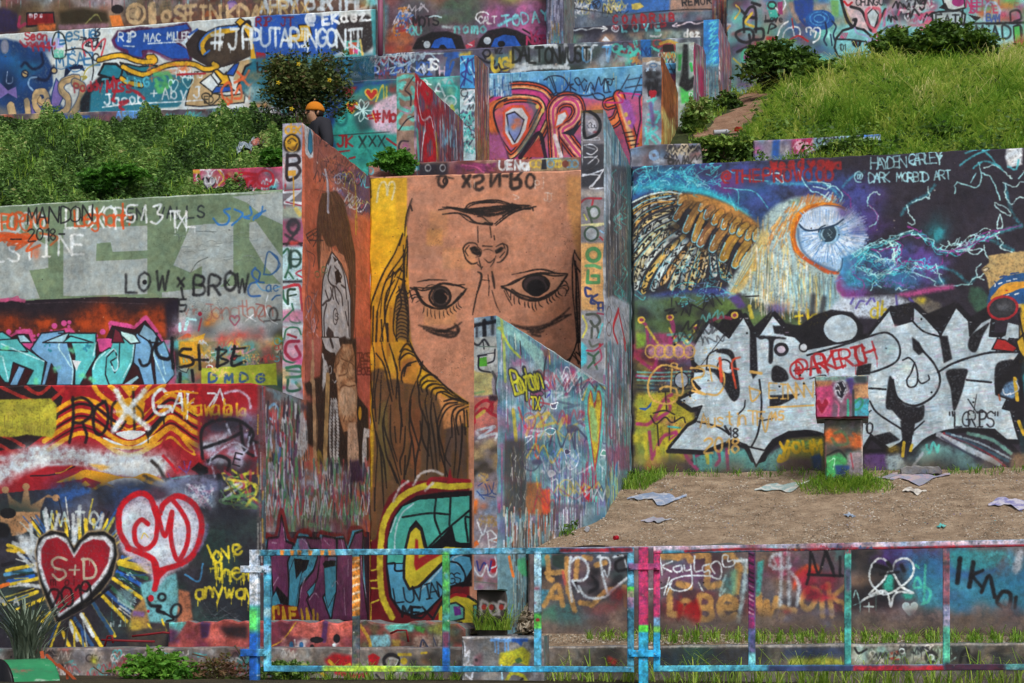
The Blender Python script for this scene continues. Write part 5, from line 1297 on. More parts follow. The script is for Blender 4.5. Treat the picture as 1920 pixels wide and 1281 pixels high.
for k in range(110):
 t=random.random();x=ru(930,1640);y=ru(380,860)
 if x-900>(y-300)*-1+120: L([[x,y],[x-14,y+ru(24,60)]],ru(4,7),rc(('4a9cb4','c6c6bc','16161a','c7a85c','7ab4c4')),.8)
CD((1180,300,1440,540),['1c1c22','24242b'],9,(30,60),(.6,.85))
P('1180,320 1260,300 1480,560 1700,680 1660,800 1560,660 1400,580 1250,480','1d1c22',.8,f=6)
P('1240,180 1400,180 1560,230 1700,300 1840,400 1850,470 1800,600 1560,440 1300,260','a0703a',f=2)
for x0,y0,x1,y1,w_,cc in ((1330,230,1235,350,62,'7a5536'),(1400,270,1310,440,66,'8a6236'),(1440,330,1375,510,62,'a07c3c'),(1510,390,1420,540,76,'6f4c36'),(1600,430,1510,580,74,'7d5a34'),(1680,480,1590,650,80,'94702c'),(1770,540,1680,700,72,'a5803a'),(1850,570,1740,700,70,'b08e48'),
       (1300,200,1260,240,40,'b5864a'),(1460,240,1420,285,44,'b07c40'),(1500,280,1460,345,50,'80593a'),(1570,310,1520,385,56,'a0702f'),(1630,340,1590,420,50,'8f6430'),(1700,370,1655,450,54,'a9803c'),(1760,410,1710,470,54,'b08a3c'),(1810,430,1770,500,50,'b8924c'),(1840,450,1825,510,40,'c09a50')):
 m_=[(x0+x1)/2-8,(y0+y1)/2-4];w_*=.88
 L([[x0,y0],m_,[x1,y1]],w_+16,'1d1b1f',.95,f=3);L([[x0,y0],m_,[x1,y1]],w_,cc,f=2)
 L([[x0+8,y0+10],[m_[0]+8,m_[1]+6],[x1+6,y1-6]],w_*.35,'b8924c',.45,f=5)
 n=w_/2+3
 L([[m_[0]-n*.75,m_[1]-n*.5],[x1-n*.95,y1+4],[x1-n*.2,y1+n*.95],[x1+n*.5,y1+n*.5]],8,'6fb4c6',.9)
 L([[x1-4,y1-14],[x1+8,y1-34]],7,'c9ccc8',.9)
 for k in range(5): L([[x0+ru(-10,12),y0+16],[m_[0]+ru(-12,12),m_[1]],[x1+ru(-6,14),y1-16]],4,rc(('5a3a24','c49a58','6a4630','3a2a20')),.6,taper=.5)
P('1230,190 1330,170 1480,200 1620,250 1760,330 1850,400 1840,440 1700,360 1560,290 1400,235 1250,230','b07c40',.7,f=4)
O(1440,320)
P('-60,420 -20,330 60,260 200,200 360,190 480,230 600,310 560,400 600,640 520,860 620,960 500,1060 300,1070 100,1050 -60,990 -250,900 -330,930 -250,780 -100,560','93a9a8',f=4)
for k in range(300):   # body plumage
 x=ru(-80,560);y=ru(330,1000)
 if (x-430)**2/270**2+(y-500)**2/290**2<1 or x>560-(y-900)*.5 and y>900: continue
 L([[x,y],[x+ru(-6,6),y+ru(40,110)],[x+ru(-6,20),y+ru(110,170)]],ru(5,12),rc(('c4c4a4','a9c6c8','c0a050','8fb4bc','b8ac78','c9c9bc','5a8a9a','b8843c','7a7a64')),.7,f=1.8,taper=.5)
P('-300,930 -240,860 -130,690 -60,480 -10,440 0,560 -60,700 -180,880 -260,950','b8a468',.95,f=3)
for k in range(16): L([[-290+k*12,930-k*12],[-60+k*4,480+k*20]],5,rc(('c9b870','6fb0c0','b98a3c','8a6a30')),.7)
for k in range(34): x=ru(-80,20);L([[x,ru(560,700)],[x+ru(-30,10),ru(800,1000)]],5,rc(('c6c6b0','3a4038','6a7a6a','8aa0a0','b8a860')),.7)
for k in range(90):   # crown of the head
 t=ru(3.3,5.2);r0=ru(300,360)
 x,y=440+math.cos(t)*r0*1.15,520+math.sin(t)*r0*.95
 L([[x,y],[x-ru(20,50),y+ru(30,70)]],ru(5,11),rc(('b07a40','c08a4a','8fb8c0','5f8a9a','9a5f3a','c4b080','4a6a70')),.8,f=1.5)
P('230,210 330,190 440,205 480,235 330,240 240,260','a97a5c',.8,f=4);P('140,240 230,210 270,215 200,260','6a8a6a',.7,f=3)
P('600,600 660,640 640,720 560,830 530,800 540,740','4f8cb4',f=3);L('640,640 630,740 560,820',20,'7fb4cc',.8,4)
for k in range(120):
 t=ru(3.0,4.9);r0=ru(270,400);x,y=440+math.cos(t)*r0*1.1,520+math.sin(t)*r0*.9
 L([[x,y],[x-ru(14,40),y+ru(30,80)]],ru(7,14),rc(('b4762e','c08a4a','a8622c','8fb8c0','c9a868','b9c8c4')),.75,f=1.6,taper=.4)
for k in range(130):
 x=ru(-140,330);y=ru(520,980)
 L([[x,y],[x+ru(-14,10),y+ru(50,130)]],ru(6,12),rc(('cfc9b0','c9b468','b8c8c8','d0cfc4','b88a4a','8ab0ba')),.65,f=1.8,taper=.5)
P('215,500 225,420 280,350 360,290 450,275 540,285 620,320 680,350 720,420 740,480 700,560 650,640 560,700 520,760 430,740 330,680 250,600','8aa8c4',f=3)
P('240,380 300,300 400,270 500,280 600,310 560,390 450,430 330,450 270,440','9fb4cc',f=3)
O2='b8621c'
for q,w_,cc in (('620,318 520,265 430,255 330,270 250,320 205,400 190,500 215,590 280,660 360,710 440,760 525,768',34,'a84f1c'),('600,300 500,255 400,250 300,275 230,330 190,420 180,500 200,590 250,650',26,'c27020'),('310,270 230,320 190,400 175,480',30,'c67a22'),('260,650 350,700 450,755 520,768',26,'b04a28')):
 L(q,w_,cc,.95,f=2,taper=.35)
for k in range(30):
 t=2.2+k/30*2.6;L([[420+math.cos(t)*235,510+math.sin(t)*255],[420+math.cos(t+.12)*245,510+math.sin(t+.12)*262]],4,rc(('e0a040','7a3418','8a4a1c')),.7)
L('640,330 560,280 450,262 360,280 290,320 240,390',7,'22384c',.9)
CX,CY=455,470
for k in range(560):   # radiating face feathers
 t=ru(0,6.283);r0=ru(75,190);r1=r0+ru(30,90)
 ex=1.15 if math.cos(t)>0 else .95
 x1,y1=CX+math.cos(t)*r1*ex,CY+math.sin(t)*r1
 if x1<235 or (y1<290) or y1>745 or (x1<330 and y1>680): continue
 L([[CX+math.cos(t)*r0*ex,CY+math.sin(t)*r0],[x1,y1]],ru(4,8),rc(('b4c8dc','c8d0d8','6a90ba','c2ccd8','a9c0d8','ced2d8','4a78a8')),.85,f=1.3,taper=.6)
for k in range(210):    # ruff on the right edge
 t=ru(-1.0,.95);r0=ru(150,225);r1=r0+ru(50,85)
 L([[CX+math.cos(t)*r0*1.02,CY+10+math.sin(t)*r0],[CX+math.cos(t)*r1*1.04,CY+10+math.sin(t)*r1]],ru(4,8),rc(('b4c8dc','c8ced8','8fa8cc','bcc4d8','5f84b4')),.88,f=1.3,taper=.7)
P('245,400 300,300 400,268 500,275 590,300 540,390 450,425 340,450 280,440','b4c2d2',.95,f=3)
for k in range(60):
 x=ru(260,570);y0=300+abs(x-430)*.2
 L([[x,y0],[x+(x-420)*-.08,y0+ru(50,110)]],4,rc(('c2ccd6','b0c2d4','5f84ac','7c9cc0')),.7,taper=.5)
L('235,405 270,440 330,450 450,420 540,370 580,310',12,'2f5482');L('240,390 280,430 340,440 460,410 545,360',5,'a9c4d8')
E(458,472,76,74,10,'5a86a8',fill='6f98b4');E(452,470,56,64,8,'1f2f3c',fill='2b3c48',rot=20);L('420,430 400,480 420,520',14,'8fb4c8',.9,2);L('500,410 520,470 500,530 440,545',12,'8fb4c8',.9,2)
for q in ('460,440 480,470 450,490','450,470 470,500'): L(q,6,'8aa4ac',.8)
E(532,482,5,5,0,'K',fill='121218')
P('238,402 300,305 400,270 500,276 600,312 560,372 500,408 440,424 340,446 276,440','b0bfd0',f=1)
for k in range(110):
 x=ru(255,585);y0=290+abs(x-430)*.25;L([[x,y0],[x+(x-420)*-.1,y0+ru(50,120)*(1-abs(x-400)/330)]],5,rc(('c8d0d8','b0c2d4','6f94bc','8fabc8','ced2d8')),.8,taper=.5)
L('236,404 276,442 340,448 446,426 512,404 565,366',14,'20344c',f=1.6);L('240,394 280,432 340,438 440,416 505,396',6,'b4c8dc')
L('225,440 232,520 260,600 330,670 420,720 500,750',16,'2f4a6c',.7,4)
P('560,655 640,625 668,690 645,780 560,850 515,830 560,740','3f7fae',f=2);L('600,660 630,720 600,800',16,'7ab0d0',.9,4);L('520,765 548,735 560,660',10,'20344c',.8,2);L('660,690 645,780 560,850',8,'20344c',.7,2)
L('380,460 390,430 430,410',9,'1c2a3a')
P('500,820 540,780 620,880 700,940 640,965 560,950 510,890','84326c',f=3);CD((560,850,760,960),['7a3070','5a3a7a'],6,(30,60),(.6,.8))
P('450,790 520,800 500,900 560,970 620,1000 500,1060 380,1060','7fa4b4',.8,f=4)
for k in range(50): x=ru(150,500);L([[x,ru(760,860)],[x+ru(-10,30),ru(900,1040)]],7,rc(('8ab4bc','a9c4c4','5a8a9c','c0b060','7aa4a8','4a5a5c')),.75,2,taper=.4)
def zap(pts,w,col,amp=8,a=.9,n=5):
 p=np.array([[float(v) for v in q.split(',')] for q in pts.split()]);s=_smooth(p,n)
 s[1:-1]+=RNG.uniform(-amp,amp,s[1:-1].shape);L(s,w,col,a,f=1.2,sm=random.random()<.5)
CYL,CYM,MG='8fc8cc','38a4b4','7c3078'
B(1240,400,110,90,'1f5a60',.7);B(1270,470,60,60,'2c8f9c',.8);CD((620,600,1300,900),['4a3a78','5a3a7a','2f7a94','3a4a80'],30,(50,110),(.5,.8));CD((560,150,860,460),['3a3a74','46306a','3c4480'],13,(60,100),(.4,.7));CD((940,60,1900,420),['26222c','2a2630','221f2a'],22,(60,130),(.5,.8))
for q,w_ in (('640,640 760,580 900,540 1000,480 1120,470 1200,520 1290,600 1400,610 1500,560 1620,500 1740,460 1900,410',24),('600,760 720,740 800,800 900,760 1050,700 1200,730 1300,720',26),('1000,330 1060,250 1180,190 1250,110',18),('1280,720 1400,760 1500,840 1560,800',18),('1540,520 1660,520 1760,560 1840,600',20),('1780,100 1810,260 1860,360 1900,420',14),('0,90 200,100 380,90 470,130 540,200',18),('560,120 640,40 720,10',12)): L(q,w_,CYM,.55,f=5)
for k in range(56):
 i=rc(('640,640 760,580 900,540 1000,480 1120,470 1200,520 1290,600 1400,610 1500,560 1620,500 1740,460 1900,410','600,760 720,740 800,800 900,760 1050,700 1200,730 1300,740 1420,790 1540,820','640,700 760,640 860,700 960,640 960,520 1100,480','720,600 850,560 960,560 960,700 850,780','1000,740 1130,700 1230,760 1330,700','1320,600 1440,580 1560,500 1700,480'))
 p=np.array([[float(v) for v in q.split(',')] for q in i.split()]);s=_smooth(p,4);j0=random.randint(0,len(s)//2);s=s[j0:j0+random.randint(5,14)]+RNG.uniform(-34,34,(1,2))
 s=s+RNG.uniform(-26,26,s.shape);L(s,ru(5,9),rc((CYL,CYL,CYM,MG,MG,'a9d4d4','4fb4c0')),.95,f=1.1)
for q in ('1700,300 1900,-40',):
 pass
for i in ('1080,240 1180,200 1210,210 1200,120','1040,260 1060,330 1100,380 1080,410 1050,390','1400,170 1420,90 1560,130 1600,30 1580,-60','1600,20 1680,60 1740,220','1760,90 1850,120 1900,80 1980,100','1780,100 1780,200 1830,250 1880,200 1960,210','1700,240 1800,290 1820,340 1740,300 1700,240','1740,330 1760,420 1720,430 1740,330','1620,-20 1700,-40 1780,20 1830,60','750,200 800,160 840,180','750,200 750,260 810,310 820,380 760,420','1350,530 1380,560 1440,500 1420,560 1480,530 1500,590','1460,600 1600,590 1560,630 1480,600','1620,560 1640,640 1700,700','1700,480 1760,540 1740,580 1860,620','1600,700 1560,740 1580,800 1640,760','1500,860 1560,800 1620,820','1060,760 1240,820 1260,870 1400,860 1530,850','1320,860 1280,780 1260,700','850,880 800,840 770,900','960,900 980,880 1010,900 1040,890','0,20 100,30 110,90 60,60','230,0 300,130 400,180 470,220','300,80 460,100 440,140 340,120','540,230 560,180 520,130 440,110','1560,20 1520,90','1880,60 1930,0'):
 zap(i,9,rc((CYL,'a3c8ca')),5)
for i in ('600,180 620,230 620,280','560,150 600,190','760,260 820,330 820,380','1280,600 1400,600 1560,540 1700,460 1900,410','640,780 720,840 700,900'): zap(i,7,MG,6)
for k in range(30): zap('%d,%d %d,%d %d,%d'%tuple(int(v) for v in (lambda x,y: (x,y,x+ru(-60,60),y+ru(-50,50),x+ru(-120,120),y+ru(-70,70)))(ru(560,1180),ru(700,900))),5,rc(('4f7cb4','6a4a90',CYM,'8fb4cc')),12,.8)
P('950,930 1100,900 1250,870 1390,855 1400,885 1200,920 1050,950','94406f',f=3)
O(960,320)
for k in range(46):
 x,y=ru(930,1560),ru(-30,140)
 s=[[x,y]]
 for q in range(6): s.append([s[-1][0]+ru(-50,60),s[-1][1]+ru(-40,40)])
 L(s,ru(4,8),rc(('3fa4b0','4fb8c0','2f8a9a','7ab8c0')),.85,sm=random.random()<.6)
for q in ('900,40 920,0 1000,-30','905,180 940,110 960,60','1590,130 1680,140 1700,190 1690,300','1680,140 1820,160 1920,280','1740,60 1920,80','1000,-40 1020,30 1040,80','1620,170 1660,260 1680,300','920,930 980,970 1000,950','940,900 970,930'): L(q,7,'4fb4bc',.85)
for k in range(20):
 x,y=ru(1180,1660),ru(760,960);s=[[x,y]]
 for q in range(6): s.append([s[-1][0]+ru(-60,70),s[-1][1]+ru(-34,34)])
 L(s,5,rc(('4fb4c0','6a8ac0','3f90a4')),.7)
E(1320,920,120,80,5,'4fb4bc',a0=180,a1=300);E(1500,930,110,60,5,'4fb4bc',.8,a0=190,a1=350)
P('1620,950 1700,930 1760,1020 1700,1040','4a3a70',f=3)
T('@THEPROWOOD',1575,90,90,17,'8a2020',v=78,rot=-1,f=2.2,j=.4)
O(1440,0)
T('weedyama',20,1270,70,22,'8a2020',v=70,rot=-1,f=2.2,j=.6);CD((40,1190,560,1280),['8a2020'],9,(20,40),(.4,.7))
T('HAYDEN',770,1270,84,10,'86b4bc',v=44,rot=-3,f=.9);T('CARLEY',1060,1240,84,10,'86b4bc',v=39,rot=-4,f=.9);T('Y',1265,1235,70,10,'86b4bc')
L('1130,1185 1060,1215 1110,1240',10,'86b4bc')
O(1440,320)
T('@',655,90,80,9,'86b4bc');T('DARK',755,90,70,10,'86b4bc',v=40,rot=-1,f=.9);T('MORBID',965,85,66,10,'86b4bc',v=43,rot=-2,f=.9);T('ART',1245,75,66,10,'86b4bc',v=44,rot=-6,f=.9)
O(1440,0)
P('1790,1115 1860,1100 1910,1105 1905,1220 1800,1250 1780,1180','b9c0c4',f=2);L('1800,1250 1900,1230',14,'b9c0c4',.8,2)
for q in ('1480,1150 1560,1120 1620,1110','1440,1240 1540,1170 1660,1120','1540,1260 1620,1210 1720,1240 1760,1280','1600,1110 1680,1190 1710,1240','1800,1250 1860,1270 1880,1200'): L(q,13,'3f98a4',.9,f=2)
O(1440,320)
P('1600,740 1660,690 1650,640 1740,625 1900,605 2400,590 2400,1100 1680,1000 1640,800','a98f5e',f=1);P('1600,745 1640,725 1660,735 1630,760','c0b090',ol='3a3028',ow=5)
E(1960,1000,290,200,60,'1f4a7c',a0=180,a1=300);L('1680,900 1760,830 1860,800 1990,780',44,'1f4a7c');E(1960,1010,230,150,46,'c0862c',a0=180,a1=300);L('1690,960 1780,870 1920,850',40,'c0862c',.95);E(1960,1040,180,130,60,'1f4a7c',a0=180,a1=300);P('1740,940 1900,890 2000,900 2000,1060 1900,1000 1760,1000','1f4a7c')
for q in ('1700,870 1705,850','1730,850 1755,840','1790,830 1815,825','1840,815 1865,812','1785,940 1805,930','1850,930 1880,920'): L(q,9,'c2c6c8')
L('1760,820 1770,790 1740,800 1790,790',9,'1f3c74');L('1850,800 1850,770 1820,775 1880,765',9,'1f3c74');L('1700,830 1720,860',8,'1f3c74');E(1790,900,8,6,0,'R',fill='a02020');P('1900,1000 2100,980 2100,1500 1880,1500','b8962a',f=2)
P('1520,870 1600,880 1650,940 1640,1100 1560,1060 1500,960','2f4a3c',f=3);
# ---- silver letters: white brushed fills,black shadow
P('540,960 960,940 1090,1000 1100,1100 500,1100 440,1060','a9b4c0',f=4);P('1080,960 1170,950 1300,1000 1300,1080 1100,1080','5f5a54',f=3)
for q in ('620,1000 640,960','660,1030 690,980 720,980','740,1000 770,960','960,940 970,1020','1060,960 1090,990','790,960 800,980'): L(q,16,'4a3f8a',.9,2)
T('tlec',210,1165,110,17,'b8a42a',v=72,rot=-4,f=2);T('d',770,1110,110,18,'b8a42a');T('o',850,1100,90,18,'b8a42a');L('860,980 850,1080',18,'b8a42a');E(1050,1040,30,34,16,'b8a42a');B(1150,970,40,26,'b8a42a',.9)
B(60,1040,90,50,'4a3a70',.7);L('340,940 330,1060',40,'26262b',.8,6);L('420,960 400,1080',40,'26262b',.8,6)
SV,BK='a0b0b9','17161b'
O(960,640)
CD((930,-40,1500,400),['4f4a3c','7a2434','5a3a6a','7a7a30','2a2a30','8f2f4a','5a7a78'],40,(40,100),(.5,.9))
P('930,-60 1010,-60 1000,40 930,60','6a8a34',f=3);P('1050,-60 1240,-60 1180,60 1020,60','8a2f5c',.8,f=3)
P('930,400 1120,380 1300,400 1360,560 1300,900 1000,940 930,900','a0942a',f=4)
P('930,640 1080,640 1060,900 940,940','5f7a40',.8,f=5);P('1000,860 1160,880 1300,960 1000,980','8f6030',f=4);P('1350,820 1920,800 1920,960 1400,980','4a8a88',f=5)
CD((940,420,1360,900),['a89c2c','5a7a40','8a8a30','7a3a5a','b0a43a'],30,(30,70),(.4,.8))
for q in ('940,620 1040,610 1140,440 1200,400','1060,600 1180,520 1170,440','1050,880 1030,680','1060,860 1130,720 1230,680','940,130 1060,200 1100,60','1290,830 1330,900 1390,960','1380,860 1460,810','1540,810 1560,880 1530,930','1610,810 1620,960','940,260 1040,280'): L(q,26,'8a2a5a',.9,f=2.4)
for q in ('1000,700 1010,880','1090,800 1100,900','1160,740 1160,900','1230,820 1260,860','1460,850 1470,910'): L(q,30,'aca02e',.9,3)
for q in ('1360,830 1370,920','1490,810 1490,950','1570,820 1580,900'): L(q,18,'3f9c9a',.9)
for q in ('1060,540 1150,520 1220,550','1040,560 1080,620 1150,570 1200,610 1280,570 1300,610','1090,630 1100,780','1180,630 1180,740','1150,380 1160,520','1100,380 1200,375','1220,570 1220,600'): L(q,12,'1e1c20',.9)
P('950,500 1010,500 1050,450 1040,490 1000,520 960,510','1f4a8c');L('1170,640 1260,650',14,'3f9c9a');L('1150,710 1240,690 1180,740',12,'8a2a5a')
CD((940,60,1360,360),['8a2a34','2c2c34','3f7a80','4a4a6a'],22,(26,60),(.5,.8));SS((940,230,1340,260),['K'],1)
for y in (230,260,290,330,360): L([[940,y],[1100,y+6],[1340,y-4]],12,rc(('5aa0a0','28282e','4a7a88','7a2434')),.8)
O(1170,262,2.008)
U_='168,1165 238,1080 270,1062 293,1003 255,1012 206,980 288,938 258,905 262,875 300,872 264,838 256,790 282,745 318,688 345,706 395,746 450,667 476,716 480,738 505,742 560,660 594,700 606,735 645,742 690,790 800,768 918,742 1000,640 1022,700 1088,682 1090,628 1132,668 1182,722 1192,738 1250,630 1297,682 1302,738 1342,690 1385,668 1376,740 1420,742 1466,722 1440,770 1492,800 1440,872 1400,905 1400,960 1442,975 1425,1012 1455,1020 1486,1132 1440,1130 1395,1092 1300,1086 1200,1098 1130,1130 1076,1182 1084,1100 1042,1140 1000,1165 930,1110 900,1160 820,1120 740,1118 690,1096 620,1100 560,1130 510,1200 488,1200 462,1150 410,1130 300,1172'
def npts(q): return np.array([[float(v) for v in w.split(',')] for w in q.split()])
u=npts(U_)
L(np.vstack([u,u[:1]])+[6,-4],40,BK,f=2,sm=0);L(np.vstack([u,u[:1]])+[-3,8],30,BK,f=2,sm=0)
for q in ('345,706 395,746 450,667 476,716 440,640 400,640','476,716 560,640 505,745','594,690 660,700 720,660 780,640 860,650 900,700 900,745 690,790 640,745','1000,630 1090,610 1100,690 1020,710','1132,660 1250,610 1192,740','1297,670 1400,610 1430,660 1340,700 1302,740'): P(q,BK,f=1)
P('800,1120 900,1165 1000,1165 1080,1110 1050,1180 960,1180 820,1160',BK,f=1);P('1466,722 1506,760 1506,1150 1486,1132 1455,1020 1442,975 1400,960 1400,905 1440,872 1492,800',BK,f=1)
P(U_,SV);E(815,712,66,56,12,BK,fill=SV)
pl=cvO.c(pp(U_))
for k in range(2600):     # the roller strokes across the white
 x,y=ru(170,1480),ru(640,1190);q=cvO.c(pp([[x,y]]))[0];ins=False;j_=len(pl)-1
 for i_ in range(len(pl)):
  if (pl[i_,1]>q[1])!=(pl[j_,1]>q[1]) and q[0]<(pl[j_,0]-pl[i_,0])*(q[1]-pl[i_,1])/(pl[j_,1]-pl[i_,1])+pl[i_,0]: ins=not ins
  j_=i_
 if ins: L([[x-12,y+2],[x,y-1],[x+ru(8,20),y]],ru(4,8),rc(('7f9aa4','8fb0b8','c2c9ce','b0a4b4','6f8894','a2c4c8','c6ccd0','5f7888','bfc6ca','9a88a4')),.62,f=1.6,taper=.4)
for x,y in ((300,900),(620,1040),(1060,860),(1250,1060),(1000,780),(700,1000)): B(x,y,50,40,rc(('8fbcc0','b0a0b0','a9b8a0')),.35)
L(np.vstack([u,u[:1]]),12,BK,sm=0)
for q in ('346,800 372,786 410,800 424,860 436,950 420,984 400,975 372,925 340,880 306,866 340,862 396,880 410,850 392,812','474,700 498,742 504,880 486,902 474,870','508,738 600,744 606,752 566,756 560,834 544,836 544,756 512,752','556,868 572,850 606,866 620,898 600,912 560,910','548,962 664,958 620,985 588,1000 548,1008','640,742 700,720 760,764 690,792','880,850 932,842 926,884 872,886','1000,890 1012,905 1030,970 1060,1000 1110,1006 1130,1000 1126,1050 1088,1070 1046,1058 1010,1020 986,1008 992,930',
  '1084,742 1112,764 1130,798 1110,812 1088,790','1186,738 1218,738 1236,826 1204,842 1196,790','1214,872 1290,864 1286,900 1270,960 1242,1022 1230,940','1296,784 1304,740 1340,712 1376,690 1350,740 1324,800','1400,850 1440,830 1470,840 1440,930 1412,962 1396,930','1040,1060 1100,1040 1090,1110 1050,1150','560,700 594,700 606,735 566,730','940,1115 980,1150 1040,1130 1000,1100'):
 P(q,BK,f=1,sm=len(q.split())>5)
E(592,790,22,20,24,BK,fill='a79fb0');E(676,782,16,16,12,BK,fill='b0b8c0');E(216,906,26,30,10,BK,fill='8f9aa8')
for q,w_ in (('510,905 518,1000 505,1100 478,1160',15),('690,812 830,772 920,742 990,727 1035,770 1030,830 960,868 880,886',15),('922,936 985,940',14),('925,985 955,1030 1045,1090',14),('1012,905 1032,975 1095,1002 1165,965 1190,905 1168,845 1122,792 1092,756',16),('1182,876 1240,842 1330,812 1400,800 1490,800',16),('1290,905 1382,914',14),('1086,684 1128,722 1190,742',13),('310,865 318,812 352,790',12),('360,880 352,850 372,828 398,838 400,862',12),('398,912 392,888 372,880 385,926',12),('278,1062 350,1080 396,1108',14),('430,1034 452,1010 456,982',11),('396,1108 380,1080',20),('510,1060 560,1050',10),('640,870 740,860',12),('1094,840 1080,880 1065,905 1072,930 1096,928 1106,900 1098,850 1074,822 1050,830',12),('1106,900 1120,918 1148,904 1146,888',11),('700,900 760,890 720,960',8),('880,1060 930,1020',10),('1420,742 1400,800',12),('1085,1100 1130,1060',12),('318,690 430,655 290,850',6)):
 L(q,w_,BK)
for x,y in ((1176,930),(1150,1100),(1300,1010),(660,1020),(860,1040),(1020,700)): B(x,y,20,14,'b08a9a',.4)
O(960,640)
L('1880,880 1960,770 2100,705 2240,690 2400,740',48,BK);L('2640,830 2800,830 2950,780',36,BK);L('3010,840 3110,740 3260,680 3440,665 3580,690 3720,770 3800,850',32,BK);P('1770,790 1830,940 1900,820',SV,ol=BK,ow=14);P('1840,920 1960,760 1900,900',BK)
P('2060,740 2340,720 2340,960 2000,980','7a7a34',f=4);P('1920,860 2040,780 2020,980 1920,980','5a8a84',f=4);P('2000,880 2240,880 2260,1000 2000,1000','5f4a58',f=5);P('2240,860 2320,840 2330,960 2260,960','27406c',f=3)
for k in range(10): L([[ru(2080,2320),ru(740,820)] for _ in range(3)],10,rc(('9aa03a','4a7a4a')),.7,3)
T('you',2015,840,110,24,'c09a1e',v=84,rot=-4,f=1.8);T('M',2260,850,110,24,'c09a1e',f=1.8);L('2080,800 2060,880 2000,900 2010,860',24,'c09a1e')
P('2640,850 2800,840 2810,980 2640,980','4f3468',f=3);P('2800,860 2900,840 2980,960 2820,980','8fa0a4',f=4);B(2860,810,40,26,'b8982a',.9);L('2940,760 2930,860',24,'b89a2a');L('3000,780 2990,820',22,'b89a2a')
CD((3000,780,3500,960),['4a6a6c','7aa09c','2c4048','3a4a54','6a9a94'],22,(40,80),(.5,.8));L('3110,780 3130,840 3160,760 3190,830 3200,780',18,'4aa8a0',.9)
for q,w_,cc in (('3200,700 3400,800 3660,920',40,'a9b4c0'),('3220,720 3380,820 3600,940',14,'28283a'),('3240,690 3440,770 3600,860 3700,940',14,'8a1f2a'),('3260,690 3480,780 3720,900',20,'2a4a5c'),('2990,960 3080,840',20,'a9b4c0'),('3300,700 3500,760 3740,880',12,'8fa4b0'),('3420,690 3600,740 3740,840',24,'5f8f84')): L(q,w_,cc,.85,f=2.5)
P('3600,60 3640,-20 3700,-10 3790,50 3760,80','9a2424',ol=BK,ow=10);P('3780,0 4000,-200 4000,180 3840,130 3800,70','b8962a',ol=BK,ow=14);P('3820,200 3850,100 4200,60 4200,900 3830,900 3800,700 3860,520','1c2a30',f=2);P('3830,260 3880,200 3900,400 3860,520','2c8a94',f=2)
E(3680,-250,110,84,18,'9a2028',fill='26262b',rot=-10);B(3680,-260,70,46,'5a5c62',.8);L('3800,-200 3830,-60 3860,60',14,BK);P('3720,-140 3800,-120 3800,-20 3700,-30',SV)
P('3660,400 3700,320 3790,280 3800,380 3760,430','5a7a9a',f=2);L('3650,400 3660,440',14,'a05030');L('3770,280 3790,440',26,'b8962a');L('3740,390 3700,400 3680,360',9,'b9c0c8');L('3780,300 3800,360 3740,400',9,'b9c0c8');L('3800,600 3840,700',24,'b8962a');R(3750,850,4200,1000,'8a6a4a',.8,f=5)
T('@PARKERICH',2105,290,130,18,'9a1a20',v=66,rot=-14,f=1.5,drip=1,j=.4)
GD='b8924e'
for k,(t_,x,y,h_,ad) in enumerate((('GIRB',1040,440,200,130),('SIKO',1040,130,100,90))):
 pass
L('1390,190 1500,185 1580,230 1590,330 1540,400 1460,395',15,GD);L('1480,190 1500,300',11,GD)
L('1270,210 1130,180 1040,260 1020,360 1060,440 1160,470 1230,440 1230,360 1150,340 1110,360',16,GD);L('1270,200 1280,390 1220,400',15,GD);L('1340,200 1430,210 1430,260 1350,290 1380,360 1450,400 1350,370',15,GD);E(1215,180,24,16,12,GD);L('1200,210 1190,380',14,GD)
P('1020,60 1100,20 1200,30 1380,10 1360,120 1100,140 1030,110','b08aa0',.7,f=3)
for x in (1040,1110,1180,1250,1330): E(x,75,40,46,13,GD)
for k in range(160): B(rc((ru(1010,1380),ru(1030,1560))),ru(20,140) if k%2 else ru(190,460),6,5,GD,.6)
T('AustinTF',1405,640,100,13,GD,v=66,rot=-2,f=1.4);T('2018',1440,830,105,15,GD,v=76,rot=2,f=1.4);T('18',1620,720,70,12,BK,v=60)

L('1790,230 1870,240',22,GD);L('1780,340 1800,450 1860,380 1780,350',14,GD);L('1870,560 1900,680 1930,560',14,GD)
for k,ch in enumerate('EINNN'): T(ch,1930+k*66,430-k*2,110,12,GD,v=60,f=1.3)
L('1920,495 2080,490 2260,480',13,GD);T('145',1925,590,60,13,GD,v=50)
O(960,640)
L('1560,130 1570,300',24,'c0452c',f=2);L('1710,120 1660,140 1650,200 1680,350',16,'c0452c',f=2);L('1650,200 1700,210',12,'c0452c',f=2)
T('"LGRIPS"',3270,640,110,12,BK,v=52,rot=0,wf=.5);L('3420,435 3490,540',9,BK);L('3485,400 3460,540',7,BK);T('10',2635,690,80,11,BK,v=44)
for k in range(12):
 E(1280+ru(-340,2500),ru(-250,800),8,8,0,'K',fill='0e0e10')
O(960,320)
for q,cc,w_ in (('970,1130 1010,1170 1020,1290','8a2f5c',24),('1185,1100 1210,1180 1190,1290','8a2f5c',34),('1250,1240 1320,1290','c2c8a0',24),('1010,1170 1090,1290','b8a83a',18),('1180,1180 1230,1290','b8a83a',14),('1380,1200 1290,1290','b8a83a',16),('1490,1130 1560,1100 1640,1110','8a2f4c',26),('1780,1020 1800,1100','b8a83a',30)): L(q,w_,cc,.9,f=2)
for x,y in ((1185,1100),(1380,1180),(970,1120),(1670,1085)): E(x,y,22,20,14,'c0a040',fill='7a2f4c')
TG((1080,980,1560,1280),['1c1c20','26262b','4a8a88'],12,(60,120),(9,16))
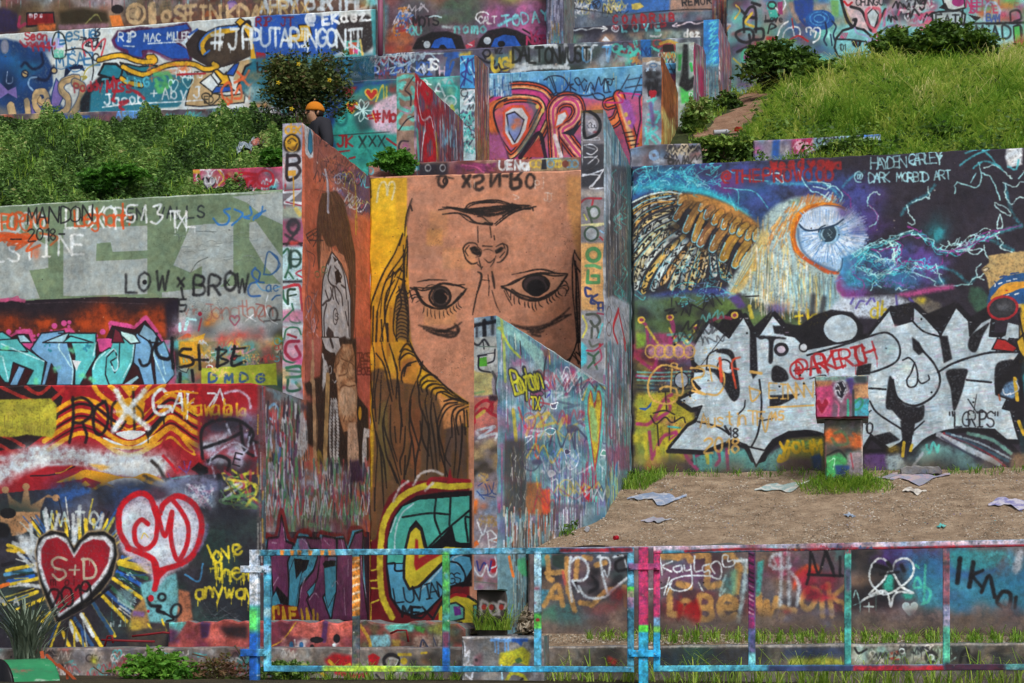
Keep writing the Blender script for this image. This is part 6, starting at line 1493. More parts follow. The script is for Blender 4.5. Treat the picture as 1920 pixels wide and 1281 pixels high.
L('1750,945 1850,940',9,BK);L('900,300 912,1290',22,'1a1c20',.8,4)
CD((880,2180,4200,2330),['4a4238','5a5044','3a342e'],40,(60,130),(.3,.6))
grain(c,.035,.9)

# ---- lower right retaining wall
c=cvR
O(960,960)
R(100,200,4300,1100,'5a4f50')
CD((200,300,3900,800),['5a3a5a','2a2a2e','6a3034','6f5a48','3a6a68','4a3f4a','7a6a6c','25252a','4a5a6a'],170,(50,130),(.5,.9))
P('210,320 300,320 260,420 220,440','3f8a90',f=2);P('210,580 290,590 250,680 210,700','3f7a90',f=2);P('220,740 320,700 340,820 230,850','3a6a58',.8,f=4)
P('300,330 400,310 390,440 300,400','26352f',.9,f=2);CD((230,440,880,640),['1c1c20','232328'],12,(40,90),(.6,.9))
for q in ('265,340 275,440','260,460 380,450','270,490 300,510','240,700 340,550 380,700','300,640 360,640','410,350 420,600','430,600 470,740','490,350 480,500','540,340 590,350','630,400 700,380','510,680 580,690','840,560 860,700','600,700 700,600 760,580'): L(q,40,'a57c46',.95,f=3)
L('380,450 400,540',20,'a04a40',.9,3)
for q,w_ in (('440,340 430,500 450,670',22),('440,380 500,340 570,400 550,500 450,520',20),('500,560 560,640 690,640 760,580 860,500',20),('660,330 680,480 720,620',20),('640,340 730,360 720,480 690,440',16),('760,340 830,330 860,420',14),('450,520 500,600',16)): L(q,w_,'b2bcc4',.92,f=3)
L('850,340 780,380 790,440 860,430',22,'18181c',f=3);L('600,480 640,560 580,600',26,'18181c',.9,4)
CD((700,600,1500,860),['6a1c20','4a2024','5a3034','3a2a2c'],22,(40,90),(.5,.8))

for ch,x,y,h_ in (('L',1180,780,180),('S',1260,790,120),('B',1410,800,170),('e',1550,800,250),('w',1850,790,220),('e',2020,790,10)):
 T(ch,x,y,h_,46,'a57c46',f=4)
L('1850,620 1880,760 1960,740',44,'a57c46',f=4);L('2200,600 2170,680 2230,730 2310,620 2330,780',40,'a8824c',f=4);L('2180,640 2240,570 2310,600',34,'a8824c',f=4)
L('2370,540 2400,780',38,'a8824c',f=4);L('2500,560 2410,640 2490,690 2500,740',34,'a8824c',f=4);L('1960,700 2120,740',40,'9a7a50',.9,5)
for q in ('1120,330 1240,340','1390,330 1470,330 1460,540','1600,330 1640,320 1700,420 1680,600','1250,340 1300,320 1340,360','1480,560 1560,540','1250,540 1330,560','1700,420 1760,440'): L(q,50,'a57c46',.9,4)
P('1400,640 1300,700 1260,840 1400,860 1420,760 1390,660','80181c',f=3);P('1240,660 1290,700 1270,840 1240,820','80181c',f=3)
L('1720,360 1750,400 1740,560 1700,820',34,'8fa4a8',.9,f=5);L('1600,480 1560,620 1600,580',16,'8aa4a4',.8,3);P('1640,440 1690,430 1680,620 1650,620','6a9a7a',.8,f=3);P('1840,380 1890,360 1860,620 1830,640','3f9088',f=2)
for q,w_ in (('1110,340 1125,470',13),('1200,370 1130,410 1200,450',12),('1260,400 1210,420 1230,450 1270,440 1270,400 1280,450',12),('1290,400 1300,440 1340,430 1340,400 1350,540 1290,590 1200,580 1190,520 1300,480 1500,480',12),('1370,330 1370,440 1420,440',12),('1480,390 1430,410 1440,450 1480,440 1490,480 1560,500 1570,420 1540,370 1490,400 1520,460',13),('1590,410 1580,330 1620,330 1620,370 1670,360 1660,400 1590,410',11),('1140,620 1180,490',10),('1160,620 1200,520',10),('1000,580 1130,570 1200,510',8),('1400,530 1430,590',12)): L(q,w_,'bcc4c8',.95,f=1.5)
L('1670,370 1760,365',20,'b4bcc0',.9,3);L('1760,360 1760,420',16,'b4bcc0',.9,3)
O(1440,960)
CD((20,300,250,460),['b0486a','3a3a44','7a3a58'],8,(30,60));P('190,580 200,460 280,400 370,390 400,460 330,470 230,500 200,600','b04424',f=3);CD((230,440,460,640),['8a1f2a','9a2438','6a1c2c'],10,(40,70),(.6,.9))
for q in ('320,290 310,460 290,540','330,320 380,460 430,300','430,300 500,480','440,300 490,430','300,470 560,480','540,340 540,480'): L(q,20,'17161a',.95,f=2.5)
for q in ('100,290 100,480 90,700','150,290 155,480 160,700','90,320 30,330 20,400 90,430 170,400','170,450 230,540 220,700'): L(q,26,'a5b0b8',.75,f=5)
L('30,330 60,400 40,430',14,'a5b0b8',.7,3);L('60,740 20,860',26,'3a3436',.9,4)
CD((60,740,520,900),['7a5a48','8a2f34','6a6a8a','5a4a40','4a5a7a'],12,(30,60),(.5,.8))
CD((600,290,1000,720),['1c1c20','26262b','232a2c','1a1a1e'],26,(50,100),(.6,.9));P('860,560 900,460 940,480 940,590 880,600','2f9080',f=3);CD((860,280,1300,380),['4a2a6a','3a2a5a','4f2f60'],12,(40,70),(.6,.9));P('1000,620 1080,580 1100,640 1040,660','2f9080',f=3)
P('1080,420 1200,380 1310,360 1340,480 1900,500 2200,460 2400,500 2400,720 1500,800 1220,760 1120,640','2f6a7c',f=6)
CD((1100,300,2200,780),['2f7288','2a6480','3a8090','2f7f88','35547c','2a5a80'],60,(60,130),(.4,.8));P('1340,290 1800,290 1700,420 1400,440','2f7f84',.8,f=5);L('1640,360 1700,310 1800,330 1820,400',18,'4f9aa0',.7,4);L('1350,430 1500,470 1700,440',30,'2a5078',.8,6)
for q in ('920,440 890,370 830,350 780,400 760,480 790,560 880,620 1000,560 1080,480 1090,400 1040,350 960,370 930,440','760,620 860,520 920,440 1000,560 1090,610 980,600 940,640 920,710 900,620 860,590 760,620','880,600 750,640 690,680','1000,560 1080,610'): L(q,16,'bcc4c6',.95,f=1.6)
L('800,400 920,430 900,380',30,'17161a',f=3);L('840,470 980,450',16,'17161a',.9,3);L('1000,400 1020,440',30,'17161a',.9,4)
heart(1065,680,110,100,6,'b4c0c0',fill='a9bcbc');L('640,640 660,590 690,690 690,750',10,'7a9c9c');L('640,700 700,680',8,'7a9c9c');L('720,710 790,710',12,'a9bcbc');L('757,680 757,750',10,'a9bcbc');L('810,620 810,740',12,'3a4a4a',.8)
for q in ('1090,560 1120,490 1150,560 1100,570','1130,420 1110,400','1180,400 1170,680','1180,560 1220,600 1200,670 1160,690'): L(q,18,'3fa090',.95,2)
for q,w_ in (('1440,350 1420,530',34),('1540,380 1510,560',34),('1610,440 1540,480 1600,560',24),('1600,600 1660,480 1700,640',28),('1760,600 1720,680 1800,720 1820,620 1760,600',30),('1850,720 1860,640',26),('1950,640 2000,760 2040,660 2080,760',24)): L(q,w_,'141418',f=3)
P('1830,440 1870,280 1910,290 1900,430 1860,470','a8a8b0',.8,f=3)
CD((700,740,2300,900),['5a4a48','7a6a6a','4a3c40','6a5a5c'],44,(50,100),(.5,.8))
O(960,960)
CD((200,800,3900,990),['4f443e','5a4f48','453a36','6a5c54'],120,(50,110),(.5,.85));L('100,262 4300,225',20,'a39aa8',.8,2)
for x in (473,790,480,797,1105,1117,1436): E(x,rc((325,530)),6,6,0,'K',fill='0d0d10')
grain(c,.04,1.2)

# ---- octopus and RIP MAC MILLER wall
c=cvU
BK='17161b'
O(0,0)
R(-500,0,2900,1100,'b4bcbc');CD((-400,100,2800,900),['a5aeb0','bcc2c0','adb4b0'],30,(60,130),(.3,.5))
P('-500,300 40,290 130,310 250,370 340,400 390,500 400,640 360,700 560,880 -500,900','16305c',f=2)
CD((-300,320,360,760),['1c4a80','17305a','142848','1f5a86','1c3f74'],24,(50,100),(.5,.9));B(200,520,70,50,'1f5f7a',.7);B(60,640,60,90,'141c38',.9);L('310,400 320,480 250,520 190,470 160,500',18,'101830',f=3);L('250,580 350,600 400,500',20,'101830',f=3)
E(187,555,24,26,10,'101830',fill='a89268');E(405,530,22,22,10,'101830',fill='a89268');L('175,545 205,560',8,'101830');L('275,580 225,590 215,640 250,680',12,'7a9abc',.9)
E(35,350,28,50,8,'5a6270',fill='6a6e80');L('55,540 50,620 90,620 95,580',7,'8fa0c0')
P('-500,640 0,620 60,680 120,650 130,740 60,700 0,740 -500,740','6a5c98');P('420,590 390,700 380,800 440,800 470,740 460,640','6a5c98',ol='14305c',ow=8);P('230,780 300,760 330,880 220,880','5c5088')
TN='a38c66'
for q,w_ in (('200,760 210,850 190,880',44),('300,850 260,780 270,700 330,690 350,740 310,770 290,740',40),('360,880 380,850 360,760',34),('420,880 500,820 510,740 460,680 470,620 540,590 580,590',44),('540,860 600,760 620,660 560,620',50),('80,800 100,880',60)): L(q,w_+10,'14264a',f=2);L(q,w_,TN,f=1.2)
for q in ('460,700 440,640 470,600 560,570','300,720 280,760 320,790'): L(q,5,'5f4c34')
P('480,580 490,510 560,480 620,490 640,540 600,520 540,520 510,560','101a34');L('420,510 460,520 500,510 560,540 640,510',6,'2a5a8c')
P('0,800 200,880 560,900 600,960 -500,960',TN,.5,f=5)
T('Sean',185,300,60,12,'8f1c28',v=46);
for k in range(5): L([[150+k*50,310+k*12],[190+k*50,350],[230+k*45,320],[250+k*40,380]],14,'8f1c28',.85,2)
T('Leslie',440,310,92,12,'245a86',v=58,rot=-4,f=1.2);L('440,250 440,330 490,325',14,'245a86');T('x',535,390,50,10,'245a86');T('MISAEL',425,500,90,12,'245a86',v=60,rot=-3);T('13',690,270,70,10,'1a2433',v=30);L('600,300 740,290 640,340 760,350',8,BK);T('TYEDM',600,340,60,9,'1d1c28',v=30,rot=8)
L('410,260 390,330 400,420 440,440 490,420 495,330 470,260 430,240 410,260',10,'1c2424');T('UIL',380,350,60,10,'8a8ac0',v=36);T('EW',410,430,46,10,'5aa890',v=34);L('420,370 430,420 460,380 480,430',8,'5aa890')
L('640,420 620,340 680,300 700,380 760,310 790,300 760,420',12,'a83844');L('490,380 600,365 680,420 700,520 690,600',8,BK);E(720,430,22,26,8,BK);L('740,470 650,520 620,600 640,570',7,'8a8030');L('610,575 650,580 620,600',10,'8a8030')
P('835,300 880,230 960,220 1050,200 1160,210 1300,190 1400,165 1440,220 1420,300 1350,320 1440,400 1440,470 1290,450 1180,400 1110,380 1090,440 960,430 900,380 860,360','3a1a38',f=1)
P('900,240 960,245 1060,225 1180,215 1400,185 1420,215 1340,240 1310,320 1400,370 1420,440 1290,440 1130,370 1060,380 1070,430 970,420 960,380 880,350 860,300','1d4694')
L('850,300 870,350 950,380 960,410 1060,440 1100,390 1180,400 1270,450 1400,450',16,'54204a',.8,3)
T('RIP',890,310,62,12,'bcc6cc',v=58);T('MAC',1080,312,56,11,'bcc6cc',v=46);T('MiLLER',1252,300,56,11,'bcc6cc',v=32);L('925,345 1010,350',8,'bcc6cc');L('1110,328 1400,312',8,'bcc6cc');P('1350,325 1410,280 1400,340','a9bcc8')
P('1390,330 1480,220 1600,250 1700,210 1860,190 1940,260 1920,400 1780,470 1690,500 1600,520 1500,470 1420,420','2c2423');P('1540,380 1560,300 1640,240 1860,250 1900,420 1780,440 1640,500 1550,460','3a3028',f=2)
for q,w_,cc in (('1530,400 1500,350 1540,280 1640,230 1780,210 1860,180',50,BK),('1530,395 1515,350 1550,280 1650,240 1770,220',34,'c09424'),('1420,260 1480,220',14,'1d4694'),('1500,370 1500,320 1560,250 1640,215 1780,200',12,'2a5fae'),('1530,410 1570,380',12,'2a5fae')): L(q,w_,cc)
P('1765,170 1800,130 1840,160 1800,200','c09424',ol=BK,ow=8);P('1815,200 1850,165 1900,210 1925,370 1890,410 1860,280','c09424',ol=BK,ow=8)
T('#JPPUTARINGONIT',1600,365,150,17,'bcc6cc',v=108,f=1.3,drip=1,wf=.5)
P('600,840 610,740 680,640 780,560 830,500 920,500 1100,560 1380,560 1440,540 1500,600 1400,720 1340,800 900,840','1e6074',f=1);P('600,850 600,760 660,660 760,560 860,600 740,640 680,700 670,840','17181f',f=2)
P('740,560 780,480 870,480 920,520 900,600 840,590','1f6a7c',ol=BK,ow=16);P('900,470 1040,500 1180,490 1120,560 960,560','1d6474',ol=BK,ow=10)
for q in ('740,450 860,420 930,420 1040,460 1160,460 1150,430 1110,430','920,500 1000,540 1080,560 1160,530 1280,485 1440,480 1540,520 1630,500 1600,480','910,590 960,620 1060,640'):
 L(q,40,BK);L(q,26,'c09424')
P('1600,530 1630,520 1680,560 1700,540 1735,640 1640,635 1660,610','c09424',ol=BK,ow=10)
P('1400,730 1460,540 1530,540 1600,540 1540,640 1600,700 1700,720 1840,700 1830,770 1500,800 1390,790',TN,ol=BK,ow=8);P('1500,620 1580,560 1640,640 1590,690','b9c0c0',ol=BK,ow=8);P('1590,700 1620,650 1720,650 1760,680 1700,690','1d4694',ol=BK,ow=6);P('1690,560 1760,480 1800,470 1750,570','1d4694',ol=BK,ow=8);P('1750,600 1800,460 1900,440 1860,520 1800,600',TN);P('1780,660 1840,500 2000,420 2060,640 2060,760 1880,740','1c5366',ol=BK,ow=14)
for q in ('1780,540 1830,580 1870,530','1660,680 1720,620 1740,740 1700,780 1660,680','1760,620 1820,600 1870,640 1920,600','1770,700 1800,640 1810,730 1760,740','1880,660 1870,740','1740,770 1700,740','1900,680 1890,750','1790,600 1840,580'): L(q,16,'b8502c',.95,1.6)
for k in range(20): L([[ru(1100,1460),ru(470,620)],[ru(1100,1460),ru(470,620)]],8,rc(('b8642c','a84a2c')),.6,2)
for q in ('1160,560 1260,550 1280,620 1200,680 1170,600','1180,620 1260,640 1200,690 1170,650','1190,560 1240,600 1220,660'): L(q,26,'4a9a5a',.85,2.5)
T('TastinG',770,670,70,12,'4aa0b4',.9,v=56,rot=-4);T('MIss',800,690,80,15,'8f1c28',v=56);T('Paddy',560,690,60,15,'8f1c28',.85,v=46,rot=-6)
T('Jacob',785,790,80,12,'bcc6cc',v=62,rot=-2);T('+',1130,740,70,11,'bcc6cc');T('Aby',1210,740,80,12,'bcc6cc',v=70);T('J',1450,730,80,12,'bcc6cc');L('770,805 1000,780 1300,765 1530,750',8,'bcc6cc')
for q in ('850,580 870,640 850,740','900,770 960,760 900,800 930,830','1000,680 1050,710 1080,740','840,750 860,760'): L(q,20,'8f1c28',.95,2)
T('Paulina',1320,585,60,8,'bcc6cc',v=32);L('1330,560 1540,552',12,'8f1c28');heart(1410,580,80,80,8,'a9ccd0');heart(1300,600,70,90,8,'a9ccd0');heart(1580,700,130,90,9,'26241f');T('ED',1530,770,50,8,'26241f',v=40)
O(480,0)
P('-40,440 0,110 100,100 260,110 380,100 480,120 620,110 640,380 560,430 -40,440','1d4694',f=2);P('620,130 840,110 900,170 900,330 820,400 560,380 600,240','2b2627',f=2);P('200,310 260,260 330,250 320,190 400,185 420,260 380,310 280,320','c09424',ol=BK,ow=8);P('170,410 200,405 205,560 180,580','c09424');P('0,390 70,400 80,480 0,480','8f1c28');P('-40,430 200,420 600,420 900,400 900,900 -40,900','1c5f74',.9,f=4)
P('-40,330 -20,330 0,440 -40,440','c09424');P('660,310 780,300 800,420 660,420','3f8a80');P('690,320 760,315 740,410 700,410','a84a34',ol=None);L('700,320 800,400',12,'a9bcc0');P('715,375 770,370 760,410','a84070');L('780,300 800,410',14,'c0a85c')
T('PUTARINGONIT',-40,350,130,18,'bcc6cc',v=76,f=1.3,drip=2,wf=.5)
T('EKdez',500,185,72,18,'ced4d8',v=70,rot=-6,wf=.7) ;T('@',380,190,90,18,'ced4d8');L('640,165 690,160',12,'ced4d8');L('830,155 880,145',12,'ced4d8')
T('RIP JT',0,190,60,10,'6a1c2c',v=52);T('ibies',-10,545,70,11,BK,v=40,rot=-2)
CD((-40,560,600,860),['2f6a74','8a3a44','7a6a4a','b06a34','3a5a5a','a9bcb8'],20,(40,80),(.5,.8))
L('880,20 900,400',40,'3f8f94',.9,3)
grain(c,.03,.8)
c=cvU0
O(0,0)
R(-500,-400,3000,500,'5a4438');CD((-400,-300,2900,60),['8a8a94','6a5a6a','a58a8f','7a8a90','5f6f7a','3a3038','7a4a50','9a9aa4'],60,(50,110),(.5,.9));SS((-400,-250,2900,60),['a9a4ac','3a3038','7aa0a8','8a4a54'],120,(40,160),(5,10))
CD((-400,60,2900,260),['3a3428','5a4a30','4a3a38','2a2626','6a4030','7a6a50'],70,(40,90),(.5,.9))
P('200,100 400,95 410,180 200,200','6a161c',ol=BK,ow=10);T('mps',220,130,36,7,'a9a4ac',v=40);P('820,120 900,110 930,195 840,200','b0622c');E(880,70,46,34,0,BK,fill='1f1a1c');P('440,90 620,60 800,90 820,170 460,180','2a2418',f=3);L('640,180 720,110 760,160',8,'6a6a40');P('-500,70 30,60 130,100 140,240 -500,300','26203a',f=3);L('150,130 140,200 190,180',20,'8f2848',.9);P('280,180 420,180 410,230 290,230','a8562c',f=2);L('450,210 800,195',30,'7a5a6a',.8,4)
for t_,x in (('@',960),('l',1110),('o',1215),('S',1310),('T',1395),('I',1490),('N',1580),('K',1700),('D',1790),('A',1880)): T(t_,x,165 if t_ != '@' else 165,120,20,'a9906c',f=1.4)
E(1020,105,66,72,20,'a9906c');L('1140,50 1145,160',60,'a9906c',sm=0);P('1550,80 1620,80 1620,120 1530,130','8f4a28',.8);E(1740,40,34,30,12,'5a4a80',fill='8a70a0')
for k in range(120):
 x=ru(950,2800);y=ru(-60,140)
 P([[x,y],[x+40,y-6],[x+50,y+30],[x+8,y+34]],rc(('5a2a24','6a5a3a','3a3a34','7a6a4a','4a3a40')),.4)
for t_,x in (('@',960),('l',1110),('o',1215),('S',1310),('F',1395),('I',1490),('N',1580),('K',1700),('D',1790),('A',1880)): T(t_,x,165,118,18,'a9906c',.9,f=1.4)
T('APPY',1960,95,100,20,'a9b4bc',v=70,f=1.5,drip=2);T('BIRTHDA',2290,70,110,20,'a9b4bc',v=88,f=1.5,drip=2);T('AHRAX',1940,100,90,14,'b0935c',.8,v=80)
CD((2700,-60,3000,200),['7a2f34','4aa0a8','a8843c'],8,(30,60));grain(c,.04,1)
c=cvUs
O(0,0)
R(-500,700,3000,1100,'4a4450');CD((-400,760,2500,980),['2f4a80','8a7a5a','6a3a3c','4a8a90','a9acb0','26262c','9a4a34','3a3a44'],70,(30,60),(.5,.9));CD((200,800,760,960),['8f7c58','4a5a78'],10,(30,50));T('MNNIT.',440,935,60,14,'2a4a8c',v=54);T('AORR',870,880,50,10,'4a7ab8',v=50);TG((1100,810,2400,900),['b4b8bc','9a2f34','26262c','3f8f94'],26,(30,50),(5,9));P('1630,950 1800,940 2100,950 2100,1020 1640,1010','7aa0ac',f=2);grain(c,.04)
# ---- turquoise wall behind the man
c=cvV
O(480,0)
R(400,500,1700,1400,'2f8f86');P('520,760 560,640 700,610 1050,600 1050,620 800,660 660,760 560,1000 600,1100 500,1200','20407c',f=4);L('560,760 600,680 700,630 800,610',26,'1a2038',.9,5);L('530,1000 560,900 620,760 720,660',30,'1a2038',.8,5);L('560,1080 520,900 580,760',16,'2f62a8',.8,3)
CD((640,640,1050,780),['1f5a5c','8f2f2c','2f8f86','3a4a50','5a9a80'],16,(40,70),(.5,.8));P('640,660 760,650 700,740 660,720','8a2024',f=2);heart(865,670,90,80,10,'b89a3c',fill='a02a24');heart(720,770,80,80,12,'b89a2c',fill='a02a24');L('980,650 980,740',14,'b8a83c');L('900,760 950,640 960,740',12,'b8a83c')
P('830,880 900,780 1000,720 1080,710 1080,1010 900,990 840,940','bba3b4',f=3);P('740,800 830,780 880,960 780,1000 730,900','2a3a40',.8,f=5)
for t in (0,.9,1.8,2.7,3.6,4.5,5.4): L([[800,830],[800+math.cos(t)*36-math.sin(t)*20,830+math.sin(t)*50],[800+math.cos(t)*66,830+math.sin(t)*84],[800+math.cos(t)*36+math.sin(t)*20,830+math.sin(t)*40],[800,830]],8,'a9c8c8')
L('840,870 930,855',16,'8f1c24');L('850,890 930,885',14,'8f1c24');L('880,835 900,915',14,'8f1c24');L('910,835 915,905',14,'8f1c24');T('Mo',955,915,80,17,'8f1c24',v=56);L('870,850 890,900',8,'b8963c')
E(640,890,40,50,20,'1d5c5c',f=4);L('1000,990 540,1020',6,'26262c');L('620,600 1050,600',10,'6a4a5a',.7,3)
T('JK',610,1100,80,17,'8f1c24',v=70);L('620,1140 700,1130',12,'8f1c24');T('XXX',775,1100,80,13,'1d2428',v=72);L('980,1040 1050,1090',14,'8f1c24');L('780,1200 830,1120 880,1200 930,1150',12,'1d4a4c');CD((560,1120,1050,1280),['2f9f90','1f6a68','3faa98'],12,(30,60),(.4,.7));L('700,1190 740,1180',14,'8f1c24')
CD((1180,600,1560,1000),['3fa094','8a3038','6a3a54','2a2a34','a9b8b8','6aa088','40505c'],30,(30,70),(.5,.9));L('1340,700 1370,630 1415,720',14,'b4c8cc');L('1350,680 1400,690',10,'b4c8cc');E(1460,760,40,40,12,'b4c8cc');L('1400,640 1500,650 1500,720',12,'3fa8a0');L('1470,800 1480,860',30,'9aa83c',.9);TG((1180,620,1560,900),['b4c8cc','3fa8a0','8a2a34'],12,(40,70),(7,12));grain(c,.035)
c=cvV2
O(480,0)
R(400,300,4000,1400,'484658')
CD((560,400,1540,620),['2f6a8c','3a3a4c','54384c','6a3a48','7a8a98','26262e','4a5a78','5a4a60'],50,(40,80),(.5,.9));L('560,470 640,460 740,440 900,430 1180,410 1420,400',9,'a9c4c8',.8);E(620,540,50,70,40,'2c86b0',.9,5);E(690,480,50,50,0,'K',fill='2c8cb8',a=.8);T('CERKLIS',590,590,130,24,'34404e',.9,v=110);T('CERKOL',760,560,110,18,'22222c',v=120,f=2);T('SUCAIBIUSI',770,560,90,12,'2f56a0',v=62);TG((760,420,1240,560),['a9b0b8','8fa8b8','7a2a38'],16,(50,90),(6,12));T('IS',1290,520,76,16,'c4cacc',v=50);T('H',1380,560,60,12,'b4a0b0');L('1420,410 1540,410 1450,440 1430,560',30,'24509c',.9);L('1440,580 1480,470',20,'24509c');P('1520,400 1620,390 1600,440 1540,450','b09a3c',f=3)
CD((1680,370,1920,560),['b0983a','3a8a88','2a2a30','4a4a58'],12,(30,60));L('1660,430 1740,470 1790,460 1760,520 1830,500 1820,560',16,'1c1c22',.95,2);L('1700,400 1720,440',14,'1c1c22');E(1730,400,26,26,12,'1c1c22');T('WZ',1790,400,40,8,'1c1c22',v=34);T('UG',1770,530,90,22,'b8a034',v=70);L('1820,480 1840,520 1900,510',12,'1c1c22')
O(960,0)
CD((-20,300,1500,540),['2a3438','26302a','8a9aa4','54505c','3a4a4c','2f4a44','a9b4bc'],60,(40,80),(.5,.9))
for q in ('10,490 60,500 150,470','140,350 240,340 330,350','0,540 160,510 300,500 420,510','400,340 420,420 400,500','480,350 600,360','550,340 560,460','60,530 0,560'): L(q,28,'b4bcc0',.9,f=2.5)
P('-20,380 10,380 20,500 -20,520','b09a3c',f=2);T('DALTONWUST',10,465,108,17,'1a1d1c',v=58,f=1.6,wf=.5);L('690,350 760,340',18,'c0ccd0');L('740,350 720,460',20,'3f7fb0');T('UT',530,460,100,12,'4a88b8',v=150)
L('590,470 600,350 640,340',10,'b4bcc0');TG((760,320,1260,470),['2f2f34','3fa094','b07a3c','b4bcc0','8a2f34','3fa094'],30,(40,80),(8,15));P('965,290 1040,290 1040,430 970,430','1f5a9c',f=1);T('NUC',975,420,60,7,'17305c',v=24);[L([[1120+k*14,400],[1122+k*14,ru(430,480)]],6,'b8902c') for k in range(8)];L('1110,330 1180,310 1240,330',20,'b8902c',.8);P('1130,340 1210,330 1220,390 1130,390','2a2020');L('820,350 800,400 880,420 940,380',24,'3fa094');CD((600,440,1000,500),['8a9aa8','5a4a50','7a6a5a'],8,(30,50));grain(c,.035)
# ---- DREAM
c=cvD
O(960,0)
R(-300,400,1500,1400,'4a8ab0');CD((-200,480,1100,800),['5f9cbc','2f6aa8','7aaabc','27528f','4f88b4','6a9cb0'],60,(40,100),(.4,.8));CD((-200,640,800,860),['1f4a8c','22559c','2f62a0'],18,(60,110),(.4,.7));P('-200,540 0,550 500,500 800,490 780,560 300,600 0,640','7ab0c4',.45,f=5)
SS((-200,540,800,700),['24508c','8abacb','b0a878'],40,(30,110),(5,9))
P('-260,1300 -210,800 -100,700 60,680 200,700 280,740 320,800 500,730 740,760 780,700 900,710 1000,740 1100,1300','a04a70',f=2)
CD((-200,820,1000,1180),['8a3a7a','b0503a','9a3a54','a85a4a','6a4a90','b0643c','a0406c'],40,(40,90),(.4,.8))
def band(pts,cols,w0,dw,sm=1):
 for k,cc in enumerate(cols): L(pts,w0-k*dw,cc,1,f=1.1,sm=sm)
dcols=['1c1822','b8442c','1c1822','c46a3c','c9a070','1c1822','a8386c']
band('-205,840 -190,980 -60,1190 30,1200 150,1050 240,880 270,800 220,720 100,690 -40,700 -160,760 -205,840',dcols,150,20)
P('-60,840 0,800 80,800 130,880 110,980 50,1080 0,1100 -60,1000','b0b4b8',ol='b8442c',ow=20);P('-40,860 20,840 90,900 60,1000 20,1070 -20,1000','6a78a8',ol='1c1822',ow=10);CD((-30,870,70,1040),['a0508a','b05a34','5f86b0'],5,(20,40),(.6,.9))
L('130,760 180,840 150,980 60,1130',40,'3a5a60',.6,4)
band('330,1180 320,1000 310,820 380,750 470,760 500,840 460,920 380,980 440,1080 520,1180',['1c1822','b8442c','1c1822','b0505c','c9a070','a8386c'],110,18)
P('320,960 340,860 400,830 420,870 380,930','b8bcc0',ol='b8442c',ow=14);P('370,1000 460,960 500,900 500,960 460,1020','20202a');L('320,1020 370,1180',30,'c0c0c4',.9)
L('60,1180 200,1000 250,1180',30,'1c1822');P('80,1180 200,1030 240,1180','9a3a34')
band('720,780 800,760 820,800 780,900 700,960 720,1080',['1c1822','b8442c','1c1822','c46a3c'],90,18);band('800,720 920,1120 960,1180',['1c1822','b8442c','c46a3c','c9a070'],90,20,0);band('990,740 1000,900 960,1100',['1c1822','a8386c','c46a3c'],80,20,0);P('800,740 880,750 930,900 900,980 860,920','8a4a90',f=2);[E(x,y,14,18,0,'K',fill='b89a50') for x,y in ((855,860),(880,920),(190,800),(230,830))]
L('-190,800 -100,700 60,676 210,694 300,760',8,'8a2a6a');L('330,800 400,730 500,750',8,'8a2a6a');L('690,770 830,765 790,700 960,710',12,'a8286a')
for q in ('830,1000 900,990','850,1030 920,1020','870,1060 930,1050','890,1090 950,1080'): L(q,8,'1c1822')
IKD='1a2030'
for q in ('240,600 300,570 380,580 420,640 380,690 330,690 280,580 260,600','300,580 330,690 280,710','430,620 440,680','425,640 460,630 440,650 480,680','540,600 500,640 470,600 500,590 540,680 560,640','560,690 590,620 620,680 600,660','620,690 650,580 670,640 700,590 730,690','740,690 690,690 700,600 750,600 740,640 710,620','280,710 340,720 460,710 560,720 640,700 690,720 680,750 630,740 600,700','540,590 560,610'): L(q,9,IKD,.95)
for x,y in ((762,592),(252,676),(720,615)): E(x,y,8,8,0,'K',fill=IKD)
for q in ('970,560 900,740','940,640 1010,640','920,690 1000,690','960,740 1020,560','800,700 880,560','1180,480 1260,640','1240,470 1200,600','1180,520 1260,530','1190,560 1270,570','870,600 980,580','850,660 960,640'): L(q,9,'232c3c',.9)
P('1160,560 1300,540 1300,760 1200,700','7a3a54',f=3);L('1200,700 1240,600',30,'b0603c')
O(480,0);P('1750,560 1890,550 1920,720 1750,720','5f90b0',.9,f=2);SS((1750,560,1920,720),['2a5a9c','8ab0c4','b4c4cc','24406c'],40,(30,90),(6,12));L('1830,780 1770,800 1760,900 1850,1180',60,'b05a30',.9,2);L('1880,740 1800,790 1790,900 1900,1200',14,'1c1822');P('1740,1000 1830,1000 1900,1200 1740,1200','8a4a74',f=3);grain(c,.03)
# ---- the pillars of the middle tier
c=cvF4
O(480,0)
R(1020,500,1220,1400,'7a6255');CD((1040,540,1210,1300),['8a7060','6f584c','80695c'],12,(30,60),(.4,.7));SS((1185,540,1215,1300),['3a3440','5a4a54'],20,(60,200),(6,10))
for q in ('1070,590 1150,570 1190,600','1060,640 1110,620 1090,660','1060,700 1120,740 1190,720 1170,660','1060,740 1070,800 1150,840 1190,800','1100,840 1060,900 1080,960 1190,960','1150,880 1180,900','1060,680 1060,600'): L(q,30,'4fa8a0',.9,3)
L('1120,680 1160,720 1160,790',12,'2a2226');L('1080,830 1140,850 1160,820 1110,800',10,'8a6a78');L('1190,870 1130,900 1070,980',9,'221e24');L('1140,1060 1090,1060 1070,1110 1110,1140 1150,1120',13,'1e1a20',f=2);B(1120,1090,30,30,'8a4a74',.8);L('1180,580 1120,670',10,'3a2c2c')
grain(c,.04)
c=cvS4
R(1200,500,1700,1400,'6a3440')
SS((1200,560,1680,1300),['7a2a34','3f3a54','a8a8b0','3a6a78','54304a','8a3a34','a03034','4a4a5c','7a6a34','8a8fa0'],420,(60,300),(6,14))
